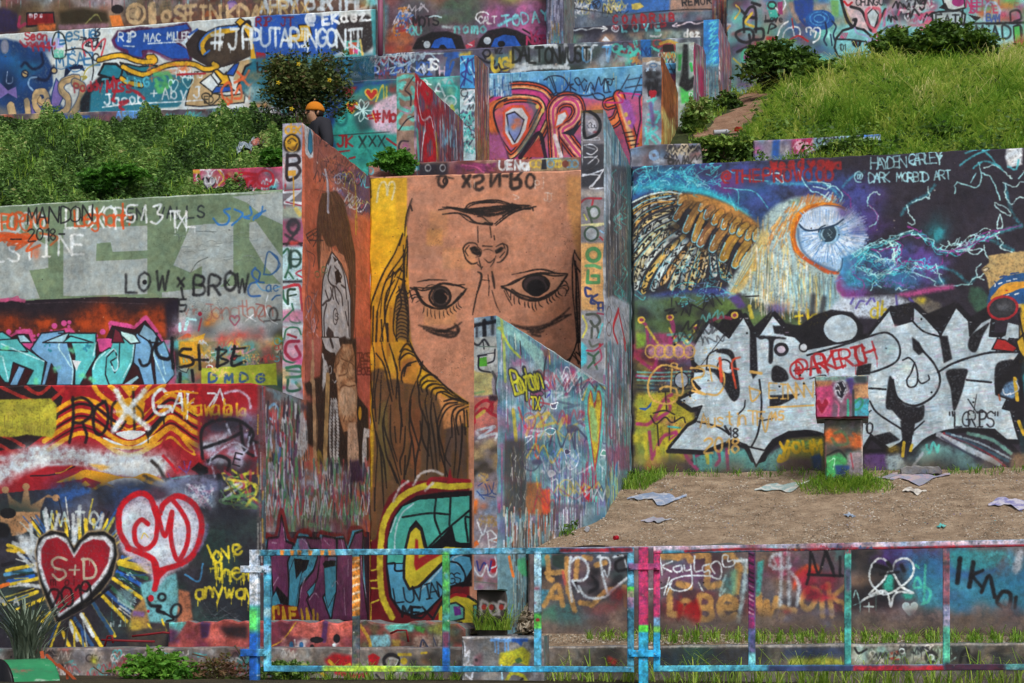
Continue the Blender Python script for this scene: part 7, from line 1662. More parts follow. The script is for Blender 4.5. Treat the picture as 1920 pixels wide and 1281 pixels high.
L('1210,600 1290,760 1310,680 1230,640 1210,760 1250,900 1320,1000 1340,1180 1290,1220',40,'9a141c',f=2);L('1240,900 1300,860 1320,960 1270,1060 1270,1200',44,'9a141c',f=2);L('1215,620 1210,700 1240,880 1270,920 1250,1080 1240,1200',9,'b4b8bc');L('1270,900 1310,880 1330,960',9,'b4b8bc');L('1240,620 1230,640',10,'b4bcc0');P('1310,780 1420,820 1420,860 1340,900 1320,840','8a1c24',.8,f=3);L('1210,980 1220,1200',20,'3f9a90',.9);L('1350,1000 1360,1190',14,'a8862c',.9);L('1500,980 1510,1190',14,'b4b8c4');SS((1390,840,1500,1100),['6aa0b4','8ab4c0','3a5a80'],40,(30,120),(7,12));grain(c,.04)
c=cvF5
R(1490,380,1680,1400,'8fa6ac')
P('1500,380 1670,380 1670,665 1500,665','3a86b8');L('1500,665 1670,668',7,'26262c')
for q in ('1540,430 1580,520 1540,560 1620,620','1640,430 1580,480 1600,560 1650,540','1560,600 1530,660','1620,450 1640,640','1590,440 1560,640'): L(q,12,'2a2a68',.9)
for q in ('1530,480 1570,450','1600,500 1640,580'): L(q,12,'8fbcd0',.9)
TG((1520,690,1640,1180),['3a3a54','2a3448','26262c'],14,(40,70),(8,13));TG((1520,860,1640,1180),['4fa8a0','a9c8c8','3f9a98'],14,(40,70),(8,13));L('1550,690 1640,680 1560,780 1630,770',12,'b4b8c0');grain(c,.04)
c=cvS5
R(1650,380,1800,1400,'6a5048');SS((1660,400,1770,1300),['7a3038','3a3040','8a7a4a','5a4a3c','a03a3c','4a4a64','6a5a40','9a9aa0'],260,(80,300),(7,14));SS((1660,1000,1770,1250),['8a7c48','6a5c3c'],60,(80,200),(7,14));grain(c,.04)
c=cvF6
O(960,0)
R(940,380,1180,1300,'777a84');CD((970,400,1140,1100),['8a8e98','5a4a5c','4a5a64','9aa0a8'],20,(30,60));P('975,440 1000,430 1120,430 1115,460 975,470','8a7a6a');L('1010,480 1060,460 1110,480',14,'b4bcc0');E(1060,490,26,14,10,'4a6a8c')
CD((1010,530,1110,680),['1a1a1e','202024'],9,(30,46),(.8,1));SS((1010,600,1110,720),['1a1a1e'],26,(30,90),(8,12));heart(1055,680,50,60,10,'8f1c28',fill='8f1c28');T('xx',1010,530,30,9,'8fa0b0',v=50)
for q in ('1020,760 1080,740 1030,800 1090,850','1020,860 1100,840 1080,920 1020,900','1010,930 1090,960 1000,1020','1110,870 1030,1000 1080,1080','1000,1080 1050,1000 1120,1060','1060,740 1040,900','1000,960 1020,1090'): L(q,16,'4aa8a4',.9,1.6)
L('1040,780 1060,940',30,'5a2c6a',.7,4);B(1120,700,26,60,'2a2a34',.8);grain(c,.04)
c=cvS6
R(1100,380,1400,1300,'6e3a20');SS((1120,440,1350,1200),['7c4526','5c2f1a','8a4f2c','6a381f'],160,(100,400),(7,16));P('1130,800 1180,900 1260,1040 1300,1080 1300,1300 1100,1300','a09a5c',.85,f=4);SS((1130,880,1290,1100),['a8a46c','8a6a34','6e3a20','8a8a5a'],60,(60,160),(8,16));SS((1260,740,1330,1100),['a9b0b4','3a8a5a','9a3a44','4a4a70','b09a4c'],60,(80,260),(5,9));grain(c,.04)
c=cvF7
R(1200,260,1420,1200,'7f8f8a');CD((1240,320,1380,900),['a9b4b0','2f6a3c','3a8a4a','5a6a68','8a9aa0'],22,(26,50));P('1285,330 1320,330 1325,600 1380,560 1360,660 1300,700 1250,640 1270,560','17181a',f=2);P('1260,650 1310,690 1370,680 1360,760 1270,780','3fa04a',f=2);L('1260,420 1255,520',24,'2c7a3c');L('1340,480 1350,530',20,'2c9a48');T('99',1330,400,60,9,'a9b4b8',v=10);T('cool',1330,720,40,8,'b4bcc0',v=26);grain(c,.04)
c=cvS7
R(1360,260,1500,1200,'6a4a58');SS((1370,320,1480,1100),['a9a4ac','7a2444','3a8a88','54303c','8a3a58','8a8a60'],200,(80,300),(7,14));P('1390,480 1440,520 1440,740 1400,700','8a1f48',.8,f=3);grain(c,.04)
c=cvF8
R(1400,80,1620,1100,'2f78b4');CD((1440,140,1570,500),['2c6ab0','3a86b8','24549c'],12,(26,50));
for k in range(6): L([[1480,180+k*55],[1530,160+k*55],[1490,215+k*55],[1540,210+k*55]],11,'4fb0bc',.9)
P('1440,490 1620,490 1620,1100 1440,1100','4a6470',f=5);SS((1440,500,1620,900),['6a8a8c','3a4a58','7a6a6a','4a7a78'],100,(60,240),(6,12));grain(c,.04)
c=cvS8
R(1540,80,1760,1100,'6a5c70');SS((1560,120,1680,1000),['7a2f3c','9a9aa8','4a5a6c','8a3a38','6a5a60','3a3a44','a05a3c','7a4a6a'],260,(80,300),(6,12));grain(c,.04)
# ---- eyes wall and the far ones
c=cvE
O(480,0)
R(860,-300,2300,500,'54424e');CD((880,-280,2200,20),['6a6a3c','7a7a44','8a4a44','5a5a38','7a3a3c','9a8a4a'],40,(50,100),(.5,.9));CD((980,20,1800,260),['4a3a48','3a4444','5a3a44','6a5a6a','34404a'],30,(60,110),(.5,.9));CD((1400,20,1660,160),['3a5040','445a44'],8,(50,80));CD((1750,20,2200,360),['7a4a74','5a3a60','8a5a80','a0507a'],30,(50,90),(.5,.8));P('860,30 990,30 980,400 860,400','54808a',.8,f=4);CD((980,200,1160,390),['9a5030','8a3a34','7a4a3c','b06a4a','4a9a84'],20,(30,60));TG((1020,60,1180,260),['a9a4ac','b0702c','2f5aa0','8a2f34'],16,(40,80),(8,14))
T('MOTS',1180,200,70,14,'1c1c20',v=50,rot=-4);T('nomo',1490,245,70,14,'5aa8a8',v=64,f=2);T('QU',1150,260,60,14,'5aa8a8',v=50,f=2);L('1300,130 1340,120 1390,130',10,'a9c0c4');L('1400,200 1480,210',16,'a9c0c4',.8,3)
P('1170,370 1210,290 1320,240 1440,235 1540,270 1570,370','17161a',f=1);P('1310,360 1340,300 1400,278 1470,290 1500,365','1f4fa4');P('1370,365 1380,340 1410,335 1430,362','17161a');E(1282,335,26,28,0,'K',fill='aab4bc')
P('1650,360 1680,290 1740,230 1860,205 1960,230 2080,290 2130,360','17161a',f=1);P('1760,355 1790,290 1860,260 1940,270 1990,350','1f4fa4');E(1840,330,28,24,0,'K',fill='17161a');E(1735,305,28,28,0,'K',fill='aab4bc');L('2000,220 2140,300',10,'17161a')
P('1570,340 1640,300 1640,350 1580,365','a03a4c');L('1590,330 1620,340',8,'c0c4c8');E(1700,130,50,40,10,'c0c4c8',a0=120,a1=330);T('CALT',1670,175,50,10,'c0c4c8',v=34);L('1820,190 1900,150 1960,130',20,'5aa8b0',.9,3);T('TODAY',1860,200,80,13,'6ab0b8',v=72,rot=-8);T('NOIR',2030,330,60,14,'9a2f54',v=44);L('2060,240 2080,280 2110,230',12,'9a2f54');grain(c,.04)
c=cvG
O(960,0)
R(200,-300,440,500,'4a4a5c');SS((240,-280,400,380),['6a6a80','3a3a4c','8a8a98','5a6a84','2c2c38','7a7a8c'],160,(60,240),(6,12));SS((270,160,350,320),['8a6a34','6a5a3c'],16,(60,150),(6,10));SS((300,170,380,320),['3a6a7a'],16,(40,100),(6,10));grain(c,.04)
c=cvH
R(300,100,1540,460,'3a3c4c');CD((380,240,1500,340),['6a7a5c','3f8a84','5a5a6a','7a8a8c','8a6a54','4a6a60'],34,(30,60));P('390,200 800,190 1440,150 1440,210 900,240 380,260','2a2a36',f=3)
L('395,245 430,215 470,230 520,215 560,225 620,210 710,215',10,'b4bcc4');L('680,195 715,215 680,235',10,'b4bcc4',sm=0);E(775,215,26,22,9,'a9acb8');E(775,215,10,8,7,'a9acb8');L('1440,165 1380,180 1330,165 1260,190 1205,195',8,'c0b0b8');L('1235,175 1205,195 1240,205',8,'c0b0b8',sm=0)
T('LOVE',825,240,60,15,'5aa4ac',v=84,rot=-3);T('COADNB',760,215,55,14,'7a1f28',.8,v=72,rot=-2);T('dez',1290,280,50,13,'c8cccc',v=42);L('1040,270 1100,275 1120,260',12,'b0b4b8');P('670,310 700,270 740,310','b8bcc0');grain(c,.04)
c=cvI
R(300,-300,1700,300,'4f5a6a');CD((380,-280,1640,110),['6a7078','7a8088','3a3a44','2f5a94','8a6a58','5a6a80','9a9aa0','3a4a5c'],80,(30,70),(.5,.9));P('780,-20 900,-60 1200,-60 1200,90 780,100','2f5a98',f=3);P('895,30 960,20 990,50 940,75 900,70','b0a050');P('1190,-60 1500,-60 1500,80 1180,90','8a6f62',f=2);T('REMOR',1280,45,50,9,'1c1c20',v=46,rot=-4);T('RUSK',580,120,90,9,'1c1c20',v=44,rot=6);TG((390,-20,800,120),['1c1c20','a9acb0','b0a050'],20,(40,70),(5,9));L('380,50 800,110 1000,95 1260,75 1500,70',7,'16161a',.9);L('380,120 1500,100',14,'4a5a60',.8,3)
CD((380,110,1500,190),['3f4a5a','54606c','7a8088','7a2f34'],26,(30,50));T('COADRNB',760,175,56,14,'8a1f28',v=70,rot=-2);SS((1500,-280,1660,400),['7a2a2c','9a9aa0','8a6a4a','5a3a3c','8a3a38','3a3a40'],140,(60,260),(6,12));grain(c,.04)
c=cvC1
O(480,960-960)
R(800,1100,2500,1400,'6a3f3a');CD((840,1180,2440,1340),['7a3a38','8a4a4a','4a8a94','5a3040','a08a7a','2a2430','7a5a64','8a7a60'],60,(26,50));P('850,1230 940,1230 930,1290 850,1290','9a6a5c');TG((860,1230,1300,1300),['b4b8bc','3fa0b4','8a2030','26262c'],14,(30,50),(6,10));P('1220,1230 1440,1220 1440,1330 1220,1330','26222a',f=3);E(1290,1260,20,24,8,'8f9094');E(1400,1260,20,24,8,'8f9094')
for k in range(16): L([[ru(1540,1800),ru(1220,1300)] for _ in range(3)],8,rc(('a04a70','6a2a50','3a2a3a')),.8)
T('UENaro',1830,1270,66,16,'c4cacc',v=54);O(960,0);P('130,1200 500,1190 500,1280 140,1290','8a7a5a',f=2);[E(x,1230,26,26,8,cc) for x,cc in ((160,'b0953c'),(200,'b0953c'),(330,'b0953c'),(350,'b8a03c'),(290,'5a88a8'),(470,'5a88a8'),(430,'5a88a8'))];P('225,1195 255,1195 262,1270 220,1270','26262c');E(400,1230,26,26,0,'K',fill='6a3a30');grain(c,.04)
c=cvC2
O(0,320)
R(1400,-100,2200,300,'9a3a54');CD((1430,-20,2100,170),['b04a5c','8a8a94','4aa0a8','6a3a4c','b08a44','9a2f3c','a9acb4'],40,(24,50));heart(1575,-5,200,175,9,'c6cacc');heart(1565,55,90,95,13,'1c1a20',fill='8f8a98');T('LOV',1540,100,50,9,'c0c4c8',v=36);L('1440,10 1490,10',24,'b8982c');L('1640,0 1680,60 1640,110',12,'b8982c')
for q in ('1720,60 1780,80 1850,70 1830,140','1800,20 1920,30','1860,60 1920,60 1880,110','1760,90 1700,40'): L(q,24,'8f1420',.95,2)
T('Bus',1710,155,50,11,'a4c4cc',v=46);TG((1740,60,2080,150),['a4c4cc','26262c','8f1420','c6cacc'],16,(30,50),(7,11));E(1990,60,60,60,16,'9a1f2c');grain(c,.04)
c=cvC3
O(960,0)
R(800,1000,1500,1400,'6f707c');CD((860,1050,1420,1260),['8a5a54','9aa4b0','4a4a54','5a7a9c','3a3438','8a8478','a9b0b8'],34,(24,50));L('1040,1150 1080,1140 1090,1180 1050,1190 1040,1150',26,'7fa0c4');TG((1130,1100,1400,1220),['1e1c20','2a2a2c','a89c84'],24,(30,60),(7,12));grain(c,.04)
c=cvC4
O(1440,0)
R(-200,950,900,1300,'77687c');CD((-100,1010,860,1180),['8a2f4c','4a8a90','6a5a8a','a0a4ac','8a4a68','3f5a9c','9a8a80'],44,(24,50));P('35,1050 90,1045 80,1180 30,1180','24509c',f=2);P('180,1040 340,1030 340,1140 180,1160','8f2444',f=3);TG((180,1050,340,1150),['a05a80','c0a4b4'],8,(30,50),(6,10));P('340,1030 700,1010 700,1130 340,1150','6a9a9c',.8,f=3);T('CARNALES',370,1080,46,10,'17181c',v=42,rot=-3);L('300,1140 380,1110 420,1080',10,'c0c4c8');L('340,1140 420,1130',12,'8f1c28');P('690,1010 840,1005 840,1140 700,1140','8fa4b4',f=3);P('690,1010 840,1008 840,1022 690,1026','2c5a9c',f=1);grain(c,.04)
# ---- upper right wall: tangled cartoon heads
c=cvX
O(960,0)
R(1560,-300,4300,1000,'5f9a9c')
CD((1600,-280,2440,640),['4a3a58','8a2f34','2f4f8c','4aa08c','2a2a30','7a4a7a','6a3a3c','3a7a78'],110,(40,80),(.5,.9));CD((1900,-260,2560,360),['3fa088','24508c','5aa08c','8a7a6a','2a4a88','9a8a7a'],50,(40,80),(.5,.9));CD((2400,-280,4200,500),['6fb0b8','7ab4bc','8ab8bc','5fa4ac','a4b0b4'],60,(60,120),(.5,.8))
for q in ('1740,240 1740,140 1780,60 1820,60 1830,140 1830,240','1760,130 1830,135','1700,300 1680,250 1740,220 1800,230 1810,290 1760,320 1700,300','1810,300 1880,290 1880,220 1820,220','1780,260 1780,340 1690,390','1740,100 1700,60','1900,160 1960,150 2000,110','1800,20 1860,40'): L(q,20,'17161a',.95,2)
L('1800,100 1750,170 1810,200',18,'b89a34');P('1720,440 1800,380 1860,420 1880,500 1760,490','6a2858',f=2);L('1720,480 1860,505',8,'b8903c');L('1660,440 1760,530 1840,580',12,'a8962c');L('1680,40 1710,80 1670,140',12,'b0903c');L('1800,380 1740,380 1730,450 1800,460',20,'3a8a70',.9);L('1820,440 1870,430',16,'3a8a70');CD((1640,480,1860,620),['3a5a54','4a6a60','7a8a84'],10,(30,60));[L([[1560+ru(-40,40),ru(-100,400)],[1580+ru(-30,60),ru(100,560)]],14,rc(('8a2a2c','9a6a3c','a9a4a4')),.7) for _ in range(14)]
O(1440,0)
L('0,30 40,50 0,60',26,'3fa0a0');P('0,80 60,70 80,130 20,150','3a9a8c');E(30,40,30,26,14,'26262c',fill='3fa08c');E(90,30,40,50,12,'b4b8c0',a0=-90,a1=140);P('70,20 110,10 110,110 80,110','7a3058');T('Love',-20,165,46,9,'1c1c20',v=34);L('0,250 20,180 60,200 20,220',12,'17161a')
P('150,20 240,0 290,140 220,180 180,120','8a7468',f=2);P('190,0 340,-20 340,130 240,150 200,80','1f3a7c',f=2);E(390,150,110,76,0,'K',fill='1c4a8c');E(385,140,70,50,8,'3a78b0');E(385,140,40,28,8,'4a88b8');L('240,140 300,200 380,230',20,'1f3a7c')
for q in ('60,300 100,200 150,160','110,290 130,230 180,210 200,270 240,260 230,210 180,200','290,240 290,210 320,210 340,240 350,210 390,220 380,290 340,320','320,260 320,230 360,240 350,280'): L(q,12,'c0c4c8')
L('180,140 190,210',10,'9a2024');L('160,300 230,270 300,310',12,'9a2024');L('0,290 50,290',30,'9a2024',.9,3);L('430,170 440,240 420,300 440,340',14,'14203c');L('480,160 510,200 490,260 510,330',12,'14203c');L('470,260 480,340',10,'14203c');P('470,0 530,0 530,130 480,110','5a8a50',f=2);P('560,60 620,50 640,180 580,180','8a7a4a',f=2)
P('540,-40 880,-60 840,80 780,240 700,220 640,200','b09aa0',f=2);L('545,-20 570,80 600,160 640,200 660,150 640,150',22,'17161a');L('620,50 700,80 740,160 780,230 840,140 880,70',20,'17161a');P('740,110 790,60 830,110 800,210 770,200','a5b0b4',ol='17161a',ow=8);T('CHINGUA',660,40,50,9,'1c1c20',v=38);L('570,10 600,40 630,20',14,'9a1c24')
P('500,360 510,290 560,230 640,205 720,225 780,280 800,380 760,440 640,450 520,420','74b4bc',ol='17161a',ow=16);P('820,260 900,200 960,190 1040,210 1050,260 980,330 860,330','74b4bc',ol='17161a',ow=14);L('520,295 640,300 760,320 800,330',12,'17161a');P('625,305 705,312 690,350 660,360 635,340','17161a');E(670,325,12,10,0,'K',fill='54202c');L('590,415 700,395 780,380',9,'17161a');T('101',530,380,46,7,'1a1a1e',v=22);[L([[540+k*14,285],[560+k*12,250]],8,'a03a60') for k in range(4)];P('960,200 1030,200 1020,235 970,230','b88a9c');L('675,320 672,390',8,'3a8a9c')
for q in ('760,60 735,90 750,180 800,230 830,290 780,330','790,60 840,80 830,180 790,240','870,190 880,100 930,60 950,160 980,250','980,20 980,100 1000,240','1060,100 1140,110 1240,95 1220,160 1150,230 1140,260','1060,160 1100,150 1140,190 1200,160','1060,100 1050,180 1120,190'): L(q,20,'b0485a',.85,f=2.4)
for q in ('650,210 670,250 740,270 760,300 720,330','860,200 900,60 900,20','940,60 960,170 900,200','760,330 780,270'): L(q,12,'8f84b8',.85,2)
CD((880,-40,1260,180),['8a7f9a','2a2a34','a03a54','8fa8ac','b0884c','26303c','5a4a5a'],24,(30,60));TG((880,-40,1260,160),['17161a','17161a','b4b8bc','a03a60'],22,(40,80),(9,16))
P('1230,100 1280,90 1440,80 1480,110 1470,180 1350,200 1240,190','9aa8ac',ol='17161a',ow=14);T('FAT',1255,185,76,12,'1a1a1e',v=64);P('1300,-40 1460,-60 1480,60 1400,80 1330,70','aab0b0',ol='17161a',ow=12);E(1425,15,46,34,0,'K',fill='8f2a68');P('1280,60 1330,20 1360,80','17161a');T('NEEDS LOVE',1490,50,56,12,'a02a58',v=40);T('ISLOVE',1500,95,50,12,'a02a58',v=42);P('1500,110 1600,130 1560,160','1c1c20')
CD((1620,-40,2300,160),['8a4a7a','b0642c','4a8a50','5a5a3c','9a3a5a','a0502c'],34,(30,60))
for q in ('1620,150 1640,40 1700,20 1740,90 1700,160','1820,150 1820,90 1880,80 1900,140 1850,160','1640,180 1920,170','1480,200 1500,180 1920,170 2200,165'): L(q,14,rc(('17161a','8f9ab8')),.9,2)
T('MiADO',1550,290,100,15,'1a1a1e',v=82,f=1.6);P('1840,200 1890,190 1900,300 1850,320','3f9a4c',ol='1a1a1e',ow=10);P('1900,60 2300,40 2300,300 1920,300','4a9a50',.6,f=4);CD((1740,310,2300,380),['8a4a24','a05a2c','6a4a3c'],12,(30,60));CD((800,230,900,460),['a04a60','8a8a90'],5,(30,60));L('1460,80 1450,170',14,'17161a')
T('BAM',1640,160,50,9,'2f4a8c',v=34)
grain(c,.035)

# ---- bottom: kerb,ledge,block,footing
c=cvT
O(0,960)
R(-500,900,8200,1500,'6f6661')
CD((-300,1010,2200,1300),['7a3a44','5a5a64','4a7a80','8a8480','3a3438','8a4a44','a8a4a0','6a5a54'],130,(30,60),(.4,.8));TG((300,1040,2200,1260),['b0b0b0','2a262a','8a2f38','3f8a8c','a9a4a0'],50,(40,90),(6,12));B(705,1110,30,30,'9a9a2c',.8)
O(480,960)
CD((100,1040,1560,1280),['8f8c88','7a7672','a5a29e','6a6662'],70,(30,60),(.5,.8));P('510,1110 580,1060 720,1080 720,1180 560,1180','a01f26',f=3);L('550,1120 620,1180 700,1150',26,'b8902c');P('840,1080 880,1060 930,1090 910,1150 850,1150','a01820',f=1);E(1015,1120,56,50,26,'1c1a1e',f=2,a0=150,a1=400);L('1000,1100 1060,1110 1040,1160',14,'a9a8a4');L('1070,1070 1160,1070',20,'b0962c');E(1110,1120,26,26,0,'K',fill='b0962c');B(1280,1110,50,34,'8a5a34',.9);CD((1160,1040,1500,1180),['2f2c2c','4a4440','3a3634'],14,(30,50));L('600,1200 720,1230 840,1220',30,'a01f26',.8,3);L('490,1210 530,1240',20,'b8902c');E(1205,1250,50,40,0,'K',fill='17161a');L('900,1220 960,1270 1040,1200',14,'26242a');L('1240,1060 1280,1055',14,'b0962c')
O(960,960)
CD((250,1020,3800,1180),['4a4440','5a544e','3a3836','6a645c','4a5048'],150,(40,90),(.5,.9));P('715,1080 790,1110 780,1150 720,1140','9a3a34',f=2);CD((1100,1020,1500,1160),['26303a','2a4a40','2f5a48','2c2f38'],16,(40,80));P('1540,1020 1920,1010 1920,1140 1560,1150','2c3038',.7,f=5)
O(1440,960)
P('150,1120 200,1080 300,1100 420,1080 540,1110 590,1150 160,1150','9aa03a',.9,f=3);P('100,1020 560,1010 590,1080 120,1090','26365c',.7,f=5);CD((640,1010,1320,1150),['a9aca8','6f8a78','8a8f7a','3a3a3a','8fa49c','5a5a50','b0a89a'],50,(24,50),(.6,.9));P('905,1060 980,1040 990,1110 920,1110','b0483c',f=1);E(1225,1090,40,34,22,'2a2a2a',f=3);CD((1340,1000,2400,1160),['4a5a54','7a746a','26262a','5a524a','8a7f70','3f4a48'],50,(30,60),(.5,.8));L('1440,1130 1460,1060 1500,1040 1500,1120',22,'1c1c1e',.9,3);L('-2000,1010 0,1005 2300,985',16,'9a958c',.8,3)
L('650,1020 680,1060 740,1030',14,'26262a');TG((640,1020,1300,1120),['c0c4c0','26262a','8aa89a'],22,(30,60),(5,9));grain(c,.05,2)
c=cvM
O(0,960)
R(1100,700,3700,1100,'8f4540');P('1260,825 1400,825 1340,920 1300,960 1240,980','4f9c9c',f=2);CD((1300,860,2000,1020),['a8504a','9a4440','b05a50','54243a'],30,(30,60));P('1500,820 1580,830 1560,940 1510,950','3a2444',f=2);P('1640,860 1860,850 1860,960 1700,930','2a2024',f=5);CD((1240,880,1320,1020),['3a2440','5a2434'],6,(30,50))
O(480,960)
R(100,820,300,1040,'4a1f30',.8,f=3);P('280,830 480,830 500,920 400,950 240,930','a8544c',f=2);P('560,840 700,830 710,930 540,940','a8544c',f=2);L('520,830 510,960',40,'38224a',.9,3);L('300,830 200,960 110,1010',10,'b8902c');CD((200,960,720,1030),['5a2f3c','a9a4a4','8a5a58','7a3a44'],22,(24,50));E(455,960,50,24,0,'K',fill='17161a');E(605,950,26,34,0,'K',fill='17161a');E(585,1000,14,14,0,'K',fill='b8c8cc');E(420,1010,16,16,0,'K',fill='17161a');E(265,1000,16,30,0,'K',fill='26547a');E(340,1000,16,26,0,'K',fill='26547a');L('290,960 295,1010',12,'b4b8c0')
CD((770,820,1560,1030),['2a2624','3a4a40','4a3a30','26302c','5a5434','3f6a64'],50,(30,60));P('960,850 1100,830 1200,850 1180,890 1000,900','4f9a90',f=3);P('1180,850 1270,870 1260,910 1200,890','3f8a3a',f=2);P('1280,860 1400,850 1400,920 1300,900','8a8a34',.7,f=3);P('850,930 1000,920 1010,1010 870,1020','6a9aa4',f=2);P('1020,960 1080,960 1090,1030 1020,1030','8a7a34',.8,f=2);P('1180,930 1390,930 1390,1030 1180,1030','8a8074',.8,f=3);L('1230,1020 1250,960 1290,1020',13,'26304a');L('780,850 840,940 860,1020',24,'b8902c',.9);SS((1180,940,1390,1030),['2a2626','4a4440'],16,(20,70),(6,10));L('1330,940 1350,1000',8,'26304a');grain(c,.06,3)
c=cvN
O(480,960)
R(1500,880,2240,1500,'6a6a6c');CD((1530,930,2200,1300),['5a5a5c','7a7a7a','4a4a4c','6a6264','8a8a8a'],40,(40,80),(.5,.8));R(1700,950,1800,1290,'7a7a78',.6,f=3)
for q in ('1540,1150 1530,990 1560,980 1570,1080 1600,1040 1590,1120 1560,1150','1570,1150 1630,1160 1620,1240','1545,1010 1540,1100','1550,1280 1560,1220 1620,1260'): L(q,15,'b0b4bc',.9,1.6)
for x in (1790,1815,1865,1890): L([[x,950],[x+4,ru(1040,1160)]],12,'5a8ac0')
L('1770,960 1920,965',26,'5a8ac0',.9,3);P('1640,1080 1700,1060 1690,1160 1630,1160','7a3a48',.5,f=4)
P('1830,1060 1920,1040 2000,1010 2060,1060 2040,1160 1960,1120 1900,1160 1820,1150','a8a62c',f=2);P('1920,945 2040,945 2040,970 2000,975 1990,1010 1960,980 1920,975','2454a8',f=1);P('1940,1110 1980,1090 2000,1120 1960,1140','4a6a3c');L('1880,1260 1920,1210 2000,1230 2040,1280',26,'a8a62c',.9);CD((2050,980,2160,1300),['2c2c30','8a8f94'],10,(20,40));L('2110,1000 2140,1040 2100,1120',12,'b0b4bc',.9);L('1840,1150 1850,1290',12,'8ab0c4');L('1960,1290 2000,1250',16,'26262a');B(1650,1110,14,14,'1c1c1e',.8);L('1500,940 2200,945',14,'9a9a98',.8,3);grain(c,.05,2)
# ---- pedestal
c=cvZ
O(1440,640)
R(300,200,800,700,'7a4a60');P('340,260 740,250 760,300 620,320 480,300 350,300','6a8a84',f=3);P('350,300 480,300 470,340 350,350','9a6a48',f=2);P('340,350 480,330 490,480 480,580 340,580','a03a60',f=3);P('580,280 640,270 660,380 620,400','4a3a78',f=3);P('640,330 760,310 770,420 640,430','a07854',f=2);P('640,260 740,255 740,320 660,310','2c3438',f=3);P('640,440 770,430 770,560 620,570','3a8a9c',f=2);P('480,470 640,470 640,580 480,580','5a4a58',.8,f=3)
heart(405,430,100,120,14,'b04a68',fill='8f1c34');L('500,450 530,480 525,560',14,'b05a7a',.9,2);L('600,440 600,560',16,'2c8a70',f=2);L('640,470 690,430 710,460 680,510 640,510',16,'2c7a5a',f=2);L('640,370 640,560',18,'2a3034',.9,2)
P('490,350 510,300 550,285 590,310 610,370 570,420 555,470 530,440 500,400','a9a8b4',f=2);P('505,350 520,310 560,300 580,330 590,360 570,400 550,440 520,400','1c1a24',f=1);
for q in ('515,340 520,320 535,340','560,310 575,340','510,370 530,370 540,400','570,390 585,360','530,420 550,430','540,350 545,370'): L(q,8,'c6c8d0')
L('345,258 745,252',9,'a09a7a');L('350,575 745,568',12,'4a1c28',.9,2);grain(c,.05,1.5)
c=cvY
R(380,540,760,1200,'5a5a54');CD((400,560,730,700),['4a6a60','5a4a5a','6a6a6a','3a4a44'],16,(30,60));CD((450,670,710,800),['b05428','a84c24','b8602c'],12,(34,60),(.7,.95));L('500,690 560,680 600,760 520,780 480,730',22,'3a6a4a',.7,3);L('640,690 700,760 660,790',22,'b05428',.9,3);CD((430,800,700,860),['26262a','5a4a40','2f5a44'],10,(30,50));L('440,860 520,820 560,840 600,900',14,'1c1c1e',.95,2);P('430,870 540,840 600,900 560,960 470,1040 430,1000','3a8a50',f=3);P('600,840 700,820 720,1000 640,1040 600,940','7a7078',f=3);P('500,930 610,930 610,960 520,1040','243a64',f=2);L('620,840 640,960',10,'8a2f38',.8);L('460,900 500,880 490,960',6,'a9c4b4',.7);SS((410,560,440,1100),['7a4a4c','4a4a4c'],12,(60,200),(6,10));L('700,600 715,1000',14,'a9a4a8',.6,3);grain(c,.05,1.5)
# ---- railing colours,laid along the panel
c=cvRail
O(480,960)
R(-200,100,6400,1600,'3a7890');CD((-100,240,3000,360),['3a9ac0','6aa8bc','8fb4c0','4a98b4','7aa0c0'],50,(30,60),(.5,.9));CD((50,380,120,1200),['4aa0c0','6ab0c4','3a90b8'],14,(24,60));R(-120,250,30,700,'b4bcc6',f=3);R(-120,720,20,900,'4fb45a',f=6);R(-120,900,20,1400,'1c4a90',f=6);R(50,720,110,790,'9ac4cc',f=3);R(20,400,110,460,'b4bcc6',.9,f=3)
for x in (180,255,310,390,480,540): P([[x,285],[x+34,290],[x+24,330],[x+4,325]],'c0762c',f=1)
P('560,285 590,285 600,330 560,330','8a7060');P('715,335 780,335 780,780 715,780','c0762c',f=1)
for y in range(360,780,60): L([[715,y+20],[775,y]],18,rc(('c6b8a8','d0b48a')),.9,2)
P('715,790 780,790 780,1150 715,1150','54585c',f=3);CD((715,800,780,1150),['6a4a4c','4a6a8a','7a7a5a','5a6a44'],9,(20,40));P('1395,300 1450,300 1450,900 1395,900','4fa04a',f=3);CD((1395,300,1450,900),['6ab060','4a98a8','3f9a4a','6aa8a0'],10,(24,50));P('1395,900 1450,900 1450,1020 1395,1020','6a3a50',f=3);P('1395,1020 1450,1020 1450,1200 1395,1200','1f56a0',f=3)
P('500,1150 1320,1150 1320,1210 500,1210','8fae3a',f=5);CD((620,1150,1100,1200),['9ab83a','a4b84a','6aa06a'],10,(24,60));P('1480,1150 2300,1140 2300,1210 1480,1210','2f86ac',f=4)
O(960,960)
CD((-100,270,160,320),['6aa8c0','9ab4c4'],5,(24,40));P('360,275 900,268 910,300 360,305','7a1f2c',f=2);P('160,300 220,300 220,760 160,760','8ab0c0',f=2);P('160,760 220,760 220,880 160,880','5ab44a',f=2);CD((160,560,220,740),['8a4a5a','9ab4c4'],4,(12,24));E(192,810,16,14,0,'K',fill='8f2f30');P('160,880 220,880 220,1180 160,1180','4a98b8',f=3);P('860,560 915,560 915,640 860,640','4fb43a',f=1);P('860,590 915,590 915,720 860,720','8a5070',.7,f=3);P('865,390 915,390 915,540 865,540','5aa0bc',f=3)
